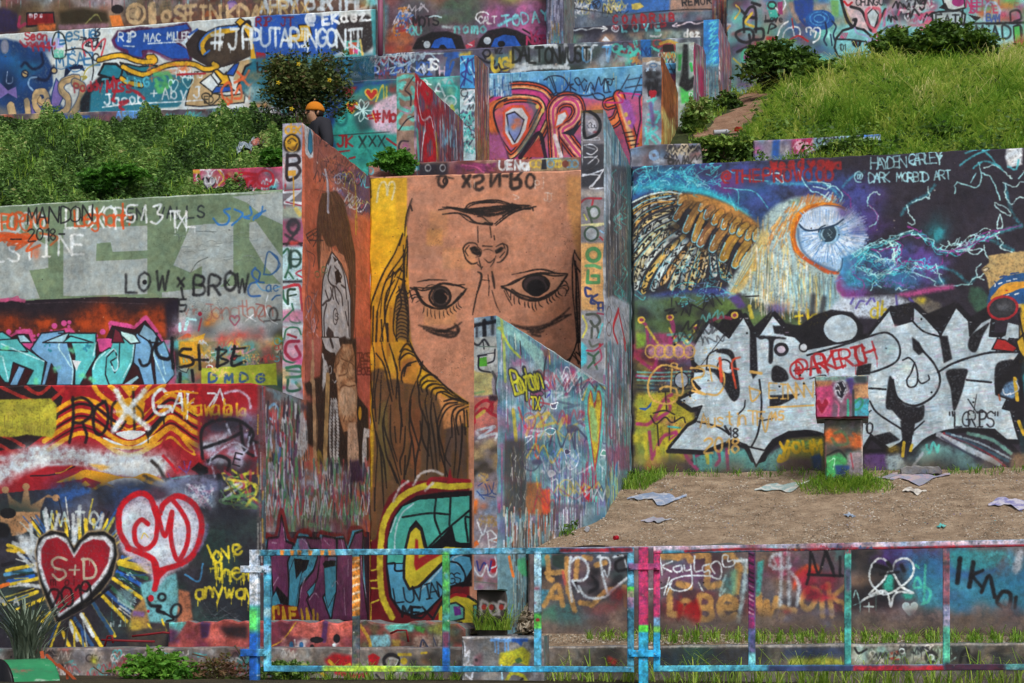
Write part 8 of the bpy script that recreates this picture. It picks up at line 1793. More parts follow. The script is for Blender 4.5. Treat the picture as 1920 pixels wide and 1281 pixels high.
P('930,250 1120,250 1110,850 930,850','9c2f56',f=2);P('945,850 1025,850 1025,905 945,905','4fb43a',f=1);P('1050,850 1120,850 1110,910 1050,910','6aa84a',f=2);P('1055,790 1115,790 1115,860 1055,860','5a86a8',f=2);P('940,905 1120,905 1120,1500 940,1500','2c8cb0',f=2);P('870,385 950,385 950,440 870,440','6a4a6c',f=2);P('1025,385 1110,385 1110,440 1025,440','8a3a60',f=2);P('860,1030 1120,1030 1120,1090 860,1090','2c8cb8',f=1)
P('1050,250 4200,200 4200,250 1050,290','b0a4b4',f=2);CD((1060,250,4000,280),['8a3a4c','b8b0bc','9a94a4','8a7a90','7aa0ac'],40,(20,50),(.4,.8));L('1300,296 1700,280 2100,284 2600,276 4200,246',18,'7a1c26',.95,2)
P('1765,300 1825,300 1825,780 1765,780','5a1c44',f=2)
for y in range(310,760,34): L([[1775,y],[1810,y+18]],12,rc(('8a6a78','1c1620','7a2a58')),.9)
P('1765,780 1825,780 1825,880 1765,880','7a2858',f=3);P('1775,880 1830,880 1830,1060 1775,1060','5a5a88',f=3);P('1775,1060 1830,1060 1830,1200 1775,1200','6ab0b4',f=3);P('1100,1145 1860,1145 1860,1200 1100,1200','4a9aac',f=3)
O(1440,960)
P('560,280 630,280 640,1140 570,1140','3f8f84',f=2);P('570,420 630,420 620,600 580,600','4a3a54',.8,f=4);P('1290,300 1370,300 1370,700 1290,700','7a4a54',f=3);CD((1300,330,1370,700),['8a4a4c','3a3a44','a08a5a','8a6a74'],10,(16,30));P('1300,700 1380,700 1380,900 1300,900','7a7a94',f=3);P('1310,860 1390,860 1390,1140 1310,1140','4a9a80',f=3)
P('0,1150 650,1150 650,1200 0,1200','2c3454',f=3);P('640,1150 1320,1150 1320,1200 640,1200','8f1f2c',f=2);P('1320,1135 2400,1125 2400,1200 1320,1200','3a2230',f=3);P('1780,1130 2400,1130 2400,1180 1780,1190','4a9a94',.8,f=4);TG((0,260,5200,340),['8a3040','b4bcc4','2a4a70','3f8f84','c0762c'],46,(20,40),(5,9));CD((-100,240,5600,1250),['5a5550','6a6a70','3a5a6a'],120,(14,34),(.2,.5));grain(c,.08,14)

# ---------------------------------------------------------------- walls and pillars
def wall(name,label,plane,px,thick,cv,ends=(),cat='wall',**k):
 return tag(slab(name,plane,px,thick,cv,ends,**k),label,cat,None,'thing')

wall('graffiti_wall','long terrace wall painted with grey green block letters and black LOW x BROW lettering',W_,
 [(-430,410),(0,386),(525,355),(580,352),(580,745),(-430,745)],.3,cvL)
wall('graffiti_wall','lowest left wall with red and yellow flame stripes and S+D and CM hearts',Front(C_LOW),
 [(-430,728),(0,724),(380,719),(470,718),(497,724),(497,1225),(-430,1225)],C0-C_LOW-.03,cvB,[cvS1],jag=.005)
wall('buttress_wall','pillar wall lettered DBZ down its narrow front beside the face mural',S1,
 [(570,230),(695,331),(695,1185),(570,1185)],43/F*17.7,cvS1,[cvF1],cat='pillar')
wall('mural_wall','wall with the huge upside down portrait of a long haired woman',W_,
 [(693,331),(900,325),(1100,318),(1150,316),(1150,1195),(693,1195)],.3,cvW)
wall('buttress_wall','tallest pillar wall lettered DBZ beside the owl mural',S2,
 [(1135,205),(1184.5,314),(1184.5,1010),(1135,1010)],46/F*18.0,cvS2,[cvF2],cat='pillar')
wall('wing_wall','sloping wing wall with BOYTOWN TX lettering and yellow heart in front of the face',S3,
 [(935,591),(1136.5,722),(1136.5,1080),(1010,1240),(951,1240),(951,1108),(935,1106)],57/F*16.2,cvS3,[cvF3])
wall('footing','dark concrete footing under the front of the sloping wing wall',Front(16.1),
 [(893,1106.5),(951,1106.5),(951,1230),(893,1230)],.5,cvQ,cat='footing')
wall('mural_wall','wall with the owl mural above huge silver block letters',W_,
 [(1184,312),(1500,297),(1920,276.5),(2350,255),(2350,915),(1184,915)],.3,cvO,jag=.003)
wall('retaining_wall','low retaining wall lettered KAYLA and BE WEAK under the dirt terrace',Front(16.34),
 [(990,1027),(1500,1021),(2350,1006),(2350,1230),(990,1230)],.28,cvR,jag=.003)
wall('graffiti_wall','upper left wall with the octopus and RIP MAC MILLER lettering',Front(25.0),
 [(-430,90),(0,64),(250,48),(480,30),(704,16),(704,262),(-430,262)],.3,cvU)
wall('graffiti_wall','topmost left wall with big tan and white handwritten letters',Front(26.2),
 [(-430,-65),(712,-65),(712,140),(-430,140)],.3,cvU0)
wall('graffiti_wall','low strip of painted wall at the foot of the octopus wall',Front(24.6),
 [(-430,232),(0,214),(520,200),(600,197),(600,275),(-430,275)],.3,cvUs)
wall('graffiti_wall','turquoise wall with pink patch, hearts and JK lettering behind the man',Front(CV_V),
 [(598,156),(742,147),(880,141),(880,340),(598,340)],.3,cvV)
wall('graffiti_wall','narrow upper wall band lettered DALTON above the DREAM mural',Front(25.0),
 [(616,108),(790,96),(960,86),(1312,69),(1312,340),(616,340)],.3,cvV2)
wall('mural_wall','wall with big orange and pink DREAM letters on blue',Front(CV_V),
 [(912,138),(1060,131),(1210,121),(1290,116),(1290,340),(912,340)],.3,cvD)
def c_of(cv): return cv.plane.c
wall('buttress_wall','brown and turquoise pillar with a red streaked wedge side behind the man',S4,
 [(780,136),(894,250),(894,340),(780,340)],38/F*21,cvS4,[cvF4],cat='pillar')
wall('buttress_wall','light blue and white narrow pillar left of the DREAM wall',S5,
 [(893,103),(918,128),(918,340),(893,340)],31/F*24,cvS5,[cvF5],cat='pillar')
wall('buttress_wall','pillar with a black smudged head shape, a small red heart and a brown wedge side',S6,
 [(1243,106),(1268,160),(1277,195),(1277,320),(1243,320)],37/F*23,cvS6,[cvF6],cat='pillar')
wall('buttress_wall','pillar with green and black paint and crimson side right of the brown wedge',S7,
 [(1303,79),(1320,90),(1330,120),(1330,270),(1303,270)],34/F*25,cvS7,[cvF7],cat='pillar')
wall('buttress_wall','pillar with bright blue top beside the worn footpath',S8,
 [(1350,36),(1368,80),(1376,140),(1376,230),(1350,230)],29/F*27,cvS8,[cvF8],cat='pillar')
wall('graffiti_wall','upper wall with two big black and blue cartoon eyes',Front(27.0),
 [(700,-65),(1028,-65),(1028,140),(700,140)],.3,cvE)
wall('buttress_wall','grey streaked narrow pillar right of the cartoon eyes',Front(26.6),
 [(1024,-65),(1056,-65),(1056,110),(1024,110)],1.1,cvG,cat='pillar')
wall('graffiti_wall','narrow wall band with white arrows round the word LOVE',Front(27.6),
 [(1050,53),(1200,44),(1335,36),(1335,150),(1050,150)],.3,cvH)
wall('graffiti_wall','farthest upper wall band behind the LOVE arrows',Front(28.6),
 [(1045,-65),(1368,-65),(1368,160),(1045,160)],.3,cvI)
wall('graffiti_wall','upper right wall with tangled cartoon faces above the grassy bank',Front(28.0),
 [(1362,-65),(2350,-65),(2350,200),(1362,240)],.3,cvX)
wall('coping_strip','low reddish wall strip behind the top of the face mural',Front(20.45),
 [(690,310),(760,305),(1086,294),(1095,294),(1095,345),(690,345)],.25,cvC1)
wall('low_wall','short low pink wall with a black heart on the left bank',Front(20.8),
 [(361,318),(500,313),(540,311),(540,380),(361,380)],.25,cvC2)
wall('low_wall','short low grey wall right of the tallest pillar',Front(20.7),
 [(1180,279),(1206,272),(1312,268),(1318,320),(1180,320)],.25,cvC3)
wall('low_wall','short half overgrown wall strip at the foot of the grassy bank',Front(20.9),
 [(1412,263),(1500,259),(1651,251),(1651,310),(1412,310)],.25,cvC4)
wall('kerb_wall','long low concrete kerb wall along the path behind the railing',Front(15.75),
 [(-430,1222),(100,1215),(380,1214),(860,1214),(1020,1213),(1500,1209),(2350,1203),(2350,1320),(-430,1320)],.45,cvT,jag=.006,cat='kerb')
wall('broken_ledge','broken orange and turquoise painted ledge in front of the face mural',Front(16.0),
 [(316,1168),(380,1165),(500,1165),(700,1167),(760,1170),(800,1164),(858,1169),(872,1180),(880,1235),(316,1235)],.5,cvM,jag=.02,step=.07,cat='ledge')
o=wall('concrete_block','squat grey block with dripping blue paint behind the railing',Front(15.42),
 [(865,1194),(1019,1193),(1020,1340),(866,1340)],.3,cvN,jag=.004,bev=.02,cat='concrete block')
V,Fs=tube([Front(15.42).at(*Front(15.42).sz(956,1196),back=.13),Front(15.42).at(*Front(15.42).sz(956,1189.5),back=.13)],.05,16)
mesh_obj('lid',V,Fs,M_OLD,None)
bpy.data.objects['lid'].parent=o
# post on the dirt
pst=thing('barbecue_pedestal','painted concrete pedestal with a wide square cap standing on the dirt','pedestal',(*Front(18.9).p3(1583,0)[:2],3.0))
slab('cap',Front(18.82),[(1527.5,706),(1628.5,704),(1628.5,784),(1530,785)],.55,cvZ,parent=pst,jag=.006,step=.05)
slab('shaft',Front(18.9),[(1545,785.5),(1618,785),(1619,915),(1547,915)],.4,cvY,parent=pst,jag=.006,step=.08)

# ---------------------------------------------------------------- ground
def fz(c,px,py): return float(Front(c).sz(px,py)[1])
def fu(c,px): return float(Front(c).sz(px,0)[0])

def sheet(name,u0,u1,c0,c1,zf,nu,nc,mat,amp=.0):
 V=[]; 
 for j in range(nc+1):
  for i in range(nu+1):
   u=u0+(u1-u0)*i/nu;c=c0+(c1-c0)*j/nc
   X,Y=u*CA+c*SA,-u*SA+c*CA
   V.append((X,Y,zf(u,c)))
 Fs=[[j*(nu+1)+i,j*(nu+1)+i+1,(j+1)*(nu+1)+i+1,(j+1)*(nu+1)+i] for j in range(nc) for i in range(nu)]
 o=mesh_obj(name,V,Fs,mat,smooth=True)
 o['kind']='structure'
 return o

def soil(name,cols,sc=1.0,veg=None):
 m,nt,b=newmat(name,.95)
 a=ramp(nt,nz(nt,5*sc,8,.7),[(.3,cols[0]),(.5,cols[1]),(.7,cols[2])])
 f=ramp(nt,nz(nt,70*sc,4,.7),[(.35,.6),(.6,1.1)])
 a=mixc(nt,.8,a,f,'MULTIPLY')
 v=nt.nodes.new('ShaderNodeTexVoronoi');v.inputs['Scale'].default_value=55*sc
 tc=nt.nodes.new('ShaderNodeTexCoord');nt.links.new(tc.outputs['Object'],v.inputs['Vector'])
 sp=ramp(nt,v.outputs['Distance'],[(.1,1.0),(.2,0.0)])
 gt=ramp(nt,nz(nt,9,2),[(.45,0.0),(.6,.7)])
 mm=nt.nodes.new('ShaderNodeMath');mm.operation='MULTIPLY';nt.links.new(sp,mm.inputs[0]);nt.links.new(gt,mm.inputs[1])
 a=mixc(nt,mm.outputs[0],a,lin(cols[3]))
 nt.links.new(a,b.inputs['Base Color'])
 n1=bump(nt,b,nz(nt,12*sc,8,.7),.8,.05)
 bump(nt,b,nz(nt,110*sc,3,.7),.7,.012,n1)
 return m
M_DIRT=soil('trodden_dirt',('74614e','a08a72','c0aa90','d4c8b8'))
M_SOIL=soil('dark_soil',('2e2a20','453e2e','5c5238','6a6248'))
M_BANK=soil('grassy_soil',('26301a','3a4424','4a5030','6a6840'))
M_PATH=soil('worn_clay_path',('7a5a48','9a7860','ae9078','c8b8a8'))

def snoise(u,c,s=1.0):
 return (math.sin(u*2.1*s+1.3)*math.cos(c*2.7*s)+.6*math.sin(u*5.3*s+c*3.1)+.35*math.sin(u*11*s-c*7.7+2))/1.95

def uc_(px,c): return float(Front(c).sz(px,0)[0])
# street side, running under and behind the camera
sheet('ground',-60,60,-40,15.9,lambda u,c: 0.84*max(0,min(1,(c-6)/7))+.02*snoise(u,c),60,70,M_SOIL)
Z_MID=fz(16.2,600,1166)-.02
sheet('lower_floor',-30,fu(16.5,1000),16.19,C0+.1,lambda u,c: (1.09 if u<fu(16.2,312) else Z_MID-.05-.16*max(0,(16.3-c)/.4))+.015*snoise(u,c),400,24,M_SOIL)
zk=fz(15.75,1400,1212)
zl=fz(16.34,1400,1190)
sheet('kerb_bed',fu(16,940),30,15.95,16.4,lambda u,c: zk-.02+(zl-zk+.02)*(c-15.95)/.4+.012*snoise(u,c,3),120,6,M_DIRT)

Z_D0=fz(16.5,1400,1024);Z_D1=fz(C0,1500,884)
u_w=fu(C0,1183)
def dirt_z(u,c):
 t=(c-16.5)/(C0-16.5)
 z=Z_D0+(Z_D1-Z_D0)*t+.035*snoise(u,c,.9)+.012*snoise(u,c,4)
 d=math.hypot(u-U_PED,(c-19.05)*1.2)
 return z+.10*math.exp(-(d/.55)**2)
U_PED=fu(19.05,1583)
V_,F_=[],[]
sheet('dirt_terrace',fu(17,1010)-.3,30,16.5,C0+.1,dirt_z,240,40,M_DIRT)

Z_T=fz(C0,900,330)-.3
sheet('upper_terrace',fu(C0,520),fu(C0,1310),C0+.25,29,lambda u,c: Z_T+max(0,c-24.5)*.35,20,20,M_SOIL)

uL1=fu(22,560)
def left_z(u,c):
 t=(c-C0-.25)/(24.7-C0-.25)
 # the near edge follows the wall top, the far edge the upper wall's foot
 px=960+F*(u*CA+C0*SA)/(-u*SA+C0*CA)
 zn=fz(C0,px,386-31*px/525.0)-.16
 zf_=fz(24.7,px,236-0.02*px)-.02
 z=zn+(zf_-zn)*max(0,t)**.9+.07*snoise(u,c,.8)
 k=max(0,min(1,(uL1+.5-u)/.9))
 return Z_T+(z-Z_T)*k
sheet('left_bank',-30,uL1+.6,C0+.25,24.8,left_z,160,36,M_BANK)

uR0=fu(22,1300)
def right_z(u,c):
 t=(c-C0-.25)/(28.2-C0-.25)
 px=960+F*(u*CA+C0*SA)/(-u*SA+C0*CA)
 zn=fz(C0,px,312-36*(px-1184)/736.0)-.14
 pf=960+F*(u*CA+28*SA)/(-u*SA+28*CA)
 zf_=fz(28.0,pf,172-62*min(1,max(0,(pf-1370)/300.0)))
 z=zn+(zf_-zn)*max(0,t)+.09*snoise(u,c,.7)+.12*math.sin(max(0,min(1,t))*3.14)
 return z
sheet('right_bank',uR0-.4,30,C0+.25,28.3,right_z,200,60,M_BANK)

xs_=[]
for k in range(15):      # the footpath up the bank, a worn sheet just above the soil
 py=286-k*8.5;px=1322+(280-py)*1.05;best=min(np.linspace(C0+.4,28,120),key=lambda c: abs(HZ-(right_z(uc_(px,c),c)-EYE)/(-uc_(px,c)*SA+c*CA)*F-py))
 for s in (-1,-.33,.33,1):
  u=uc_(px,best)+s*(.34+.08*math.sin(k*1.7));xs_.append((u*CA+best*SA,-u*SA+best*CA,right_z(u,best)+.022-.02*abs(s)))
mesh_obj('footpath',xs_,[[4*k+j,4*k+j+1,4*k+j+5,4*k+j+4] for k in range(14) for j in range(3)],M_PATH,smooth=True)['kind']='structure'

# ---------------------------------------------------------------- railing
PRL=Front(15.13)
MR=paint_of(cvRail)
def bar(name,par,px,th=.045,back=0.0):
 return slab(name,Front(15.13+back),px,th,cvRail,parent=par,mats=[MR,MR],jag=0.0008,step=.1,bev=.004)
def box4(x0,y0,x1,y1,d=0): return [(x0,y0),(x1,y0+d),(x1,y1+d),(x0,y1)]
def root_at(name,label,cat,px,py,c,group=None):
 X,Y,Z=Front(c).p3(px,py);return thing(name,label,cat,(float(X),float(Y),float(Z)),group)
for lab,sx,top,bot,bars in (
 ('left railing panel, light blue frame with an orange striped bar',(494,1188),(1031,1026,11.5),(1248.5,1250,11),(660,829,1001)),
 ('right railing panel, white and crimson top rail with teal bars',(1225,1999),(1025,1010,13.5),(1248.5,1245,11.5),(1403,1583,1768,1930))):
 t=root_at('railing',lab,'railing',sum(sx)/2,1255,15.13,'railing panels along the path')
 x0,x1=sx;a,b,h=top;e,f,g=bot
 bar('top_rail',t,[(x0-10*(x0<500),a),(x1,b),(x1,b+h),(x0-10*(x0<500),a+h)])
 bar('bottom_rail',t,[(x0,e),(x1,f),(x1,f+g),(x0,e+g)])
 for x in (x0,x1-12): bar('stile',t,box4(x,a+h-(a-b)*(x-x0)/(x1-x0)-.3,x+12,e+.3),.04,.0025)
 for x in bars: bar('upright_bar',t,box4(x,a+h-(a-b)*(x-x0)/(x1-x0)-.3,x+13,e+.3),.04,.0025)
for lab,x0,x1,yt,ys in (('railing post, white on top turning green and dark blue below',467,483,1031,((1061,1074),(1217,1231))),
       ('railing post, crimson above and bright blue below between both panels',1197,1214,1026,((1057,1069),(1219,1232)))):
 t=root_at('railing_post',lab,'post',(x0+x1)/2,1330,15.13,'railing posts')
 bar('pole',t,box4(x0,yt,x1,1345),.07,-.012)
 for y0,y1 in ys:
  b_=bar('bracket',t,box4(450 if x0<500 else 1178,y0,499 if x0<500 else 1238,y1),.02,-.03)
  for bx in ((497,) if x0<500 else (1183,1231)):
   q0=PRL.at(*PRL.sz(bx,(y0+y1)/2),back=-.045);q1=PRL.at(*PRL.sz(bx,(y0+y1)/2),back=-.028)
   V,Fs=tube([q0,q1],.014,8);mesh_obj('bolt',V,Fs,MR,b_,uvcv=cvRail)
# hollow pink pipe against the upper wall
V,Fs=tube([Front(24.9).at(*Front(24.9).sz(713,y)) for y in (-20,40,104)],.04,10)
M_PIPE,nt_,b_=newmat('mauve_paint',.5);b_.inputs['Base Color'].default_value=(*lin('8a5068'),1)
tag(mesh_obj('pipe',V,Fs,M_PIPE,smooth=True),'thin mauve upright pipe at the end of the octopus wall','pipe')

# ---------------------------------------------------------------- plants
def leafmat(name,cols,trans=.25):
 m,nt,b=newmat(name,.55)
 at=nt.nodes.new('ShaderNodeAttribute');at.attribute_name='tint'
 c_=ramp(nt,at.outputs['Fac'],[(i/(len(cols)-1),q) for i,q in enumerate(cols)])
 nt.links.new(c_,b.inputs['Base Color'])
 tr=nt.nodes.new('ShaderNodeBsdfTranslucent');nt.links.new(c_,tr.inputs['Color'])
 mx=nt.nodes.new('ShaderNodeMixShader');mx.inputs[0].default_value=trans
 nt.links.new(b.outputs[0],mx.inputs[1]);nt.links.new(tr.outputs[0],mx.inputs[2])
 nt.links.new(mx.outputs[0],nt.nodes['Material Output'].inputs['Surface'])
 return m
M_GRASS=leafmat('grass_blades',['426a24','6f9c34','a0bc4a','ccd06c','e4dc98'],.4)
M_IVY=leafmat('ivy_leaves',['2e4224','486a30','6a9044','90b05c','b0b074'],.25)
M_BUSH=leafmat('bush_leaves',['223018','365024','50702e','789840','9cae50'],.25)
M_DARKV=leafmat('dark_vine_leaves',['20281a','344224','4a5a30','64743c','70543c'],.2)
M_NETTLE=leafmat('bright_nettle_leaves',['2f5a1e','4c8428','68a038','8cbc4c'],.35)
M_TWIG,_n,_b=newmat('dry_twig',.9);_b.inputs['Base Color'].default_value=(*lin('5c4c3e'),1)

def cloudmesh(name,V,nv,faces,tint,mat,parent=None):
 """V: (n*nv,3) points; faces: list of index tuples inside one element"""
 n=len(V)//nv
 me=bpy.data.meshes.new(name);me.vertices.add(len(V));me.vertices.foreach_set('co',V.astype(np.float32).ravel())
 idx=np.concatenate([np.array(f)[None]+np.arange(n)[:,None]*nv for f in faces],1)
 sizes=[len(f) for f in faces];tot=sum(sizes)
 me.loops.add(n*tot);me.loops.foreach_set('vertex_index',idx.ravel().astype(np.int32))
 me.polygons.add(n*len(faces))
 st=(np.cumsum([0]+sizes[:-1])[None]+np.arange(n)[:,None]*tot).ravel()
 me.polygons.foreach_set('loop_start',st.astype(np.int32))
 me.update(calc_edges=True)
 a=me.attributes.new('tint','FLOAT','POINT');a.data.foreach_set('value',np.repeat(np.clip(tint,0,1),nv).astype(np.float32))
 me.materials.append(mat)
 o=bpy.data.objects.new(name,me);COL.objects.link(o)
 if parent: o.parent=parent;o.matrix_parent_inverse=Matrix.Translation(parent.location).inverted()
 return o

def blades(name,P_,h,w,mat,tint,lean=.5,parent=None,droop=.5):
 n=len(P_);h=h*RNG.uniform(.5,1.2,n);t=RNG.uniform(0,6.283,n)
 d=np.stack([np.cos(t),np.sin(t),0*t],1);s=np.stack([-np.sin(t),np.cos(t),0*t],1)*(w*RNG.uniform(.6,1.3,n))[:,None]
 ln=(lean*RNG.uniform(.2,1.3,n)*h)[:,None];up=np.array([0,0,1.0])*h[:,None]
 m1=P_+d*ln*.25+up*.55;m2=P_+d*ln*.7+up*.9;tip=P_+d*ln*1.25+up*(1-droop*.3)
 V=np.stack([P_-s,P_+s,m1+s*.8,m1-s*.8,m2+s*.5,m2-s*.5,tip],1).reshape(-1,3)
 return cloudmesh(name,V,7,[(0,1,2,3),(3,2,4,5),(5,4,6)],tint+RNG.uniform(-.18,.18,n),mat,parent)

def leaves(name,P_,size,mat,tint,parent=None,flat=.5):
 n=len(P_);sz=size*RNG.uniform(.5,1.3,n)[:,None]
 a=RNG.normal(size=(n,3));a[:,2]*=flat;a/=np.linalg.norm(a,axis=1)[:,None]
 b=RNG.normal(size=(n,3));b-=(b*a).sum(1)[:,None]*a;b/=np.linalg.norm(b,axis=1)[:,None]
 nn=np.cross(a,b)
 V=np.stack([P_-a*sz,P_+b*sz*.45+nn*sz*.12,P_+a*sz,P_-b*sz*.45+nn*sz*.12],1).reshape(-1,3)
 return cloudmesh(name,V,4,[(0,1,2,3)],tint+RNG.uniform(-.2,.2,n),mat,parent)

def uc(px,c): return float(Front(c).sz(px,0)[0])
def world(u,c,z): return np.stack([u*CA+c*SA,-u*SA+c*CA,z],1)
def field(n,px0,px1,c0,c1,zf,keep=None,bias=1.0):
 c=c0+(c1-c0)*RNG.rand(n)**bias;px=RNG.uniform(px0,px1,n)
 t=(px-960)/F;u=c*(t*CA-SA)/(CA+t*SA)
 z=np.array([zf(a,b) for a,b in zip(u,c)])
 Q=world(u,c,z)
 py=HZ-(z-EYE)/Q[:,1]*F
 if keep is not None:
  k=keep(px,py,u,c);Q,px,py,u,c=Q[k],px[k],py[k],u[k],c[k]
 return Q,px,py
def lump(x,y,s=1.0,ph=0.0):
 return (np.sin(x*.031*s+ph)*np.cos(y*.05*s+ph*2)+.6*np.sin(x*.083*s+y*.06*s+ph)+.4*np.cos(x*.17*s-y*.13*s))/2
def stuff(o): o['kind']='stuff';return o

# right bank: long pale seeding grass, greener below, thinning on the footpath
def offpath(px,py,u,c):
 xc=1322+(280-py)*1.05
 return ((np.abs(px-xc)>30+14*RNG.rand(len(px)))|(py<178)) & ((px>1400)|(RNG.rand(len(px))<.35))
Q,px,py=field(52000,1290,2200,C0+.3,28.1,right_z,offpath,.8)
hs_=np.where(px<1480,.12+.18*np.clip((px-1400)/80,0,1),.30)*np.where(py>255,.6,1.0)*(.55+.5*np.clip(.5+lump(px,py,2.2,9),0,1.2))
stuff(blades('grass',Q,hs_,.009,M_GRASS,.40+.24*lump(px,py)+.16*lump(px,py,3,2)+.08*(py<190),1.3,droop=1.2))
Q,px,py=field(10000,1400,2200,22.5,27.6,right_z,lambda px,py,u,c: (lump(px,py,.8,2)+RNG.normal(size=len(px))*.2>.42) & (px>1470),1)
stuff(blades('tall_grass',Q,.36,.007,M_GRASS,.85+0*px,1.1,droop=1.8))
Q,px,py=field(24000,1290,2200,C0+.3,28,right_z,lambda px,py,u,c: (lump(px,py,.9,4)+RNG.normal(size=len(px))*.2>-.1) & offpath(px,py,u,c),1)
Q[:,2]+=RNG.rand(len(Q))*.26;stuff(leaves('undergrowth',Q,.035,M_BUSH,.5+.2*lump(px,py)))
# left bank: ivy and low weeds in mounds
Q,px,py=field(95000,-60,600,C0+.3,24.6,left_z,None,.9)
g=np.clip(lump(px,py,1.2,1),0,1);Q[:,2]+=(.04+.34*g)*RNG.rand(len(Q))**.6
stuff(leaves('ivy',Q,.031,M_IVY,.3+.3*lump(px,py,.8,5)+.3*g+.35*(RNG.rand(len(px))>.9)))
Q,px,py=field(6000,-60,600,C0+.3,24.6,left_z,lambda px,py,u,c: lump(px,py,1,3)+RNG.normal(size=len(px))*.2>.3,1)
Q[:,2]+=.05;stuff(blades('weeds',Q,.12,.006,M_GRASS,.35+0*px,1.0))

def bush(label,px,py,rx,ry,c,n,size,mat,tint=.4,cat='bush',group=None,name='bush',depth=.5,twigs=7,lob=5):
 X,Y,Z=Front(c).p3(px,py);k=float(Y)/F;t=root_at(name,label,cat,px,py+ry,c,group)
 cen=[(RNG.uniform(-.9,.9),RNG.uniform(-.4,.4),RNG.uniform(-.8,.6),RNG.uniform(.28,.55)) for _ in range(lob)]+[(0,0,-.3,.5)]
 P_,T_=[],[]
 for cx,cy,cz,r in cen:
  m=int(n*.62)//len(cen);d=RNG.normal(size=(m,3));d/=np.linalg.norm(d,axis=1)[:,None];rr=r*RNG.uniform(.3,1.25,m)[:,None]**.8
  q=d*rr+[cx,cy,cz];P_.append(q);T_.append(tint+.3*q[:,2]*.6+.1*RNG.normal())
 for _ in range(n//60):
  d=RNG.normal(size=3);d[2]=abs(d[2])*.8-.1;d/=np.linalg.norm(d);r=np.linspace(.45,RNG.uniform(1.0,1.38),22)[:,None]
  P_.append(d*r+RNG.normal(size=(22,3))*.045+[0,0,-.12]*r**3);T_.append(np.full(22,tint+RNG.uniform(0,.35)))
 q=np.vstack(P_);T_=np.concatenate(T_)
 W=np.stack([float(X)+q[:,0]*rx*k,float(Y)+q[:,1]*max(rx,ry)*k*depth,float(Z)+q[:,2]*ry*k],1)
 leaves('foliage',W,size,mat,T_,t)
 for i in range(twigs):
  a=(float(X)+RNG.uniform(-.2,.2)*rx*k,float(Y),float(Z)-ry*k*.95);e=W[RNG.randint(len(W))]
  mid=((a[0]+e[0])/2+RNG.uniform(-.03,.03),(a[1]+e[1])/2,(a[2]+e[2])/2+.03)
  V,Fs=tube([a,mid,tuple(e)],.008,5,.3);mesh_obj('branch',V,Fs,M_TWIG,t)
 return t
GB='bushes on the grassy bank'
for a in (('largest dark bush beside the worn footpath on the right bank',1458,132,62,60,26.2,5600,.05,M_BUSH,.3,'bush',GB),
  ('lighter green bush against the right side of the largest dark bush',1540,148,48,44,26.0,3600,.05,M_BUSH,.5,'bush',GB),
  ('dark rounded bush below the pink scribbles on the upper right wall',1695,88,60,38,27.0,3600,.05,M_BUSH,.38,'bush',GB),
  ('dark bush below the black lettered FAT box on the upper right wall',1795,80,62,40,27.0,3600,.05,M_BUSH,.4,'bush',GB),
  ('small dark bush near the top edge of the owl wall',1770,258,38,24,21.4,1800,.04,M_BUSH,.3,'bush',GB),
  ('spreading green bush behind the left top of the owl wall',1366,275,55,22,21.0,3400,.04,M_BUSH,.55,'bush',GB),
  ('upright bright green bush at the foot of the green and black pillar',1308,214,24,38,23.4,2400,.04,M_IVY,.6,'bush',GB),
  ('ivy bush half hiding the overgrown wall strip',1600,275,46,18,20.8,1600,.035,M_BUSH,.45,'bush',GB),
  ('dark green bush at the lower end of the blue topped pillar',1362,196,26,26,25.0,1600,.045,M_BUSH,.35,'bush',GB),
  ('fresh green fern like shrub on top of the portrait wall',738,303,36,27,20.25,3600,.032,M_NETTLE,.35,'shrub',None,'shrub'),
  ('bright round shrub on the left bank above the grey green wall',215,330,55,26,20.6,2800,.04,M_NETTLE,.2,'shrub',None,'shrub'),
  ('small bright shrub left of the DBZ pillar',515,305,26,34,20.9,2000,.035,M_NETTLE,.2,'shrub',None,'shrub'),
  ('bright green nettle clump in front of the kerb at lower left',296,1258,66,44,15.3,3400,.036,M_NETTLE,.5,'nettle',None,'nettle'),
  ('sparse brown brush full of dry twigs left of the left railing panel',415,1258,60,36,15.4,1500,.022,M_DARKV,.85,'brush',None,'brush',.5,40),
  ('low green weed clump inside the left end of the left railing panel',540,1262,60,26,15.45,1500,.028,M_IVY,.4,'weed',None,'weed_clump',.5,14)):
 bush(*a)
t=bush('tall dark vine thicket with yellow flowers beside the man',572,162,70,74,23.3,9500,.036,M_DARKV,.5,'vine',None,'vine_thicket',.35,22,15)
M_FL,_n,_b=newmat('yellow_petals',.6);_b.inputs['Base Color'].default_value=(*lin('d8b81c'),1)
for fx,fy in ((522,155),(547,204),(560,120),(618,150)):
 X,Y,Z=[float(v) for v in Front(22.7).p3(fx,fy)]
 V=[(X,Y-.01,Z)];Fs=[]
 for k in range(5):
  a=k*1.257;V+=[(X+math.cos(a-.35)*.022,Y,Z+math.sin(a-.35)*.022),(X+math.cos(a)*.036,Y-.01,Z+math.sin(a)*.036),(X+math.cos(a+.35)*.022,Y,Z+math.sin(a+.35)*.022)]
  Fs.append([0,k*3+1,k*3+2,k*3+3])
 mesh_obj('flower',V,Fs,M_FL,t)
# yucca, lower left
t=root_at('yucca','spiky grey green yucca behind the green barrel','yucca',50,1245,15.5)
P_=np.repeat(np.array([t.location[:]]),130,0)+RNG.uniform(-.09,.09,(130,3))
M_YU=leafmat('yucca_leaves',['2e3c2c','56685a','7c8c78','a09888'],.1);o=blades('leaves',P_,.6,.015,M_YU,.5+0*P_[:,0],1.0,t,.3)

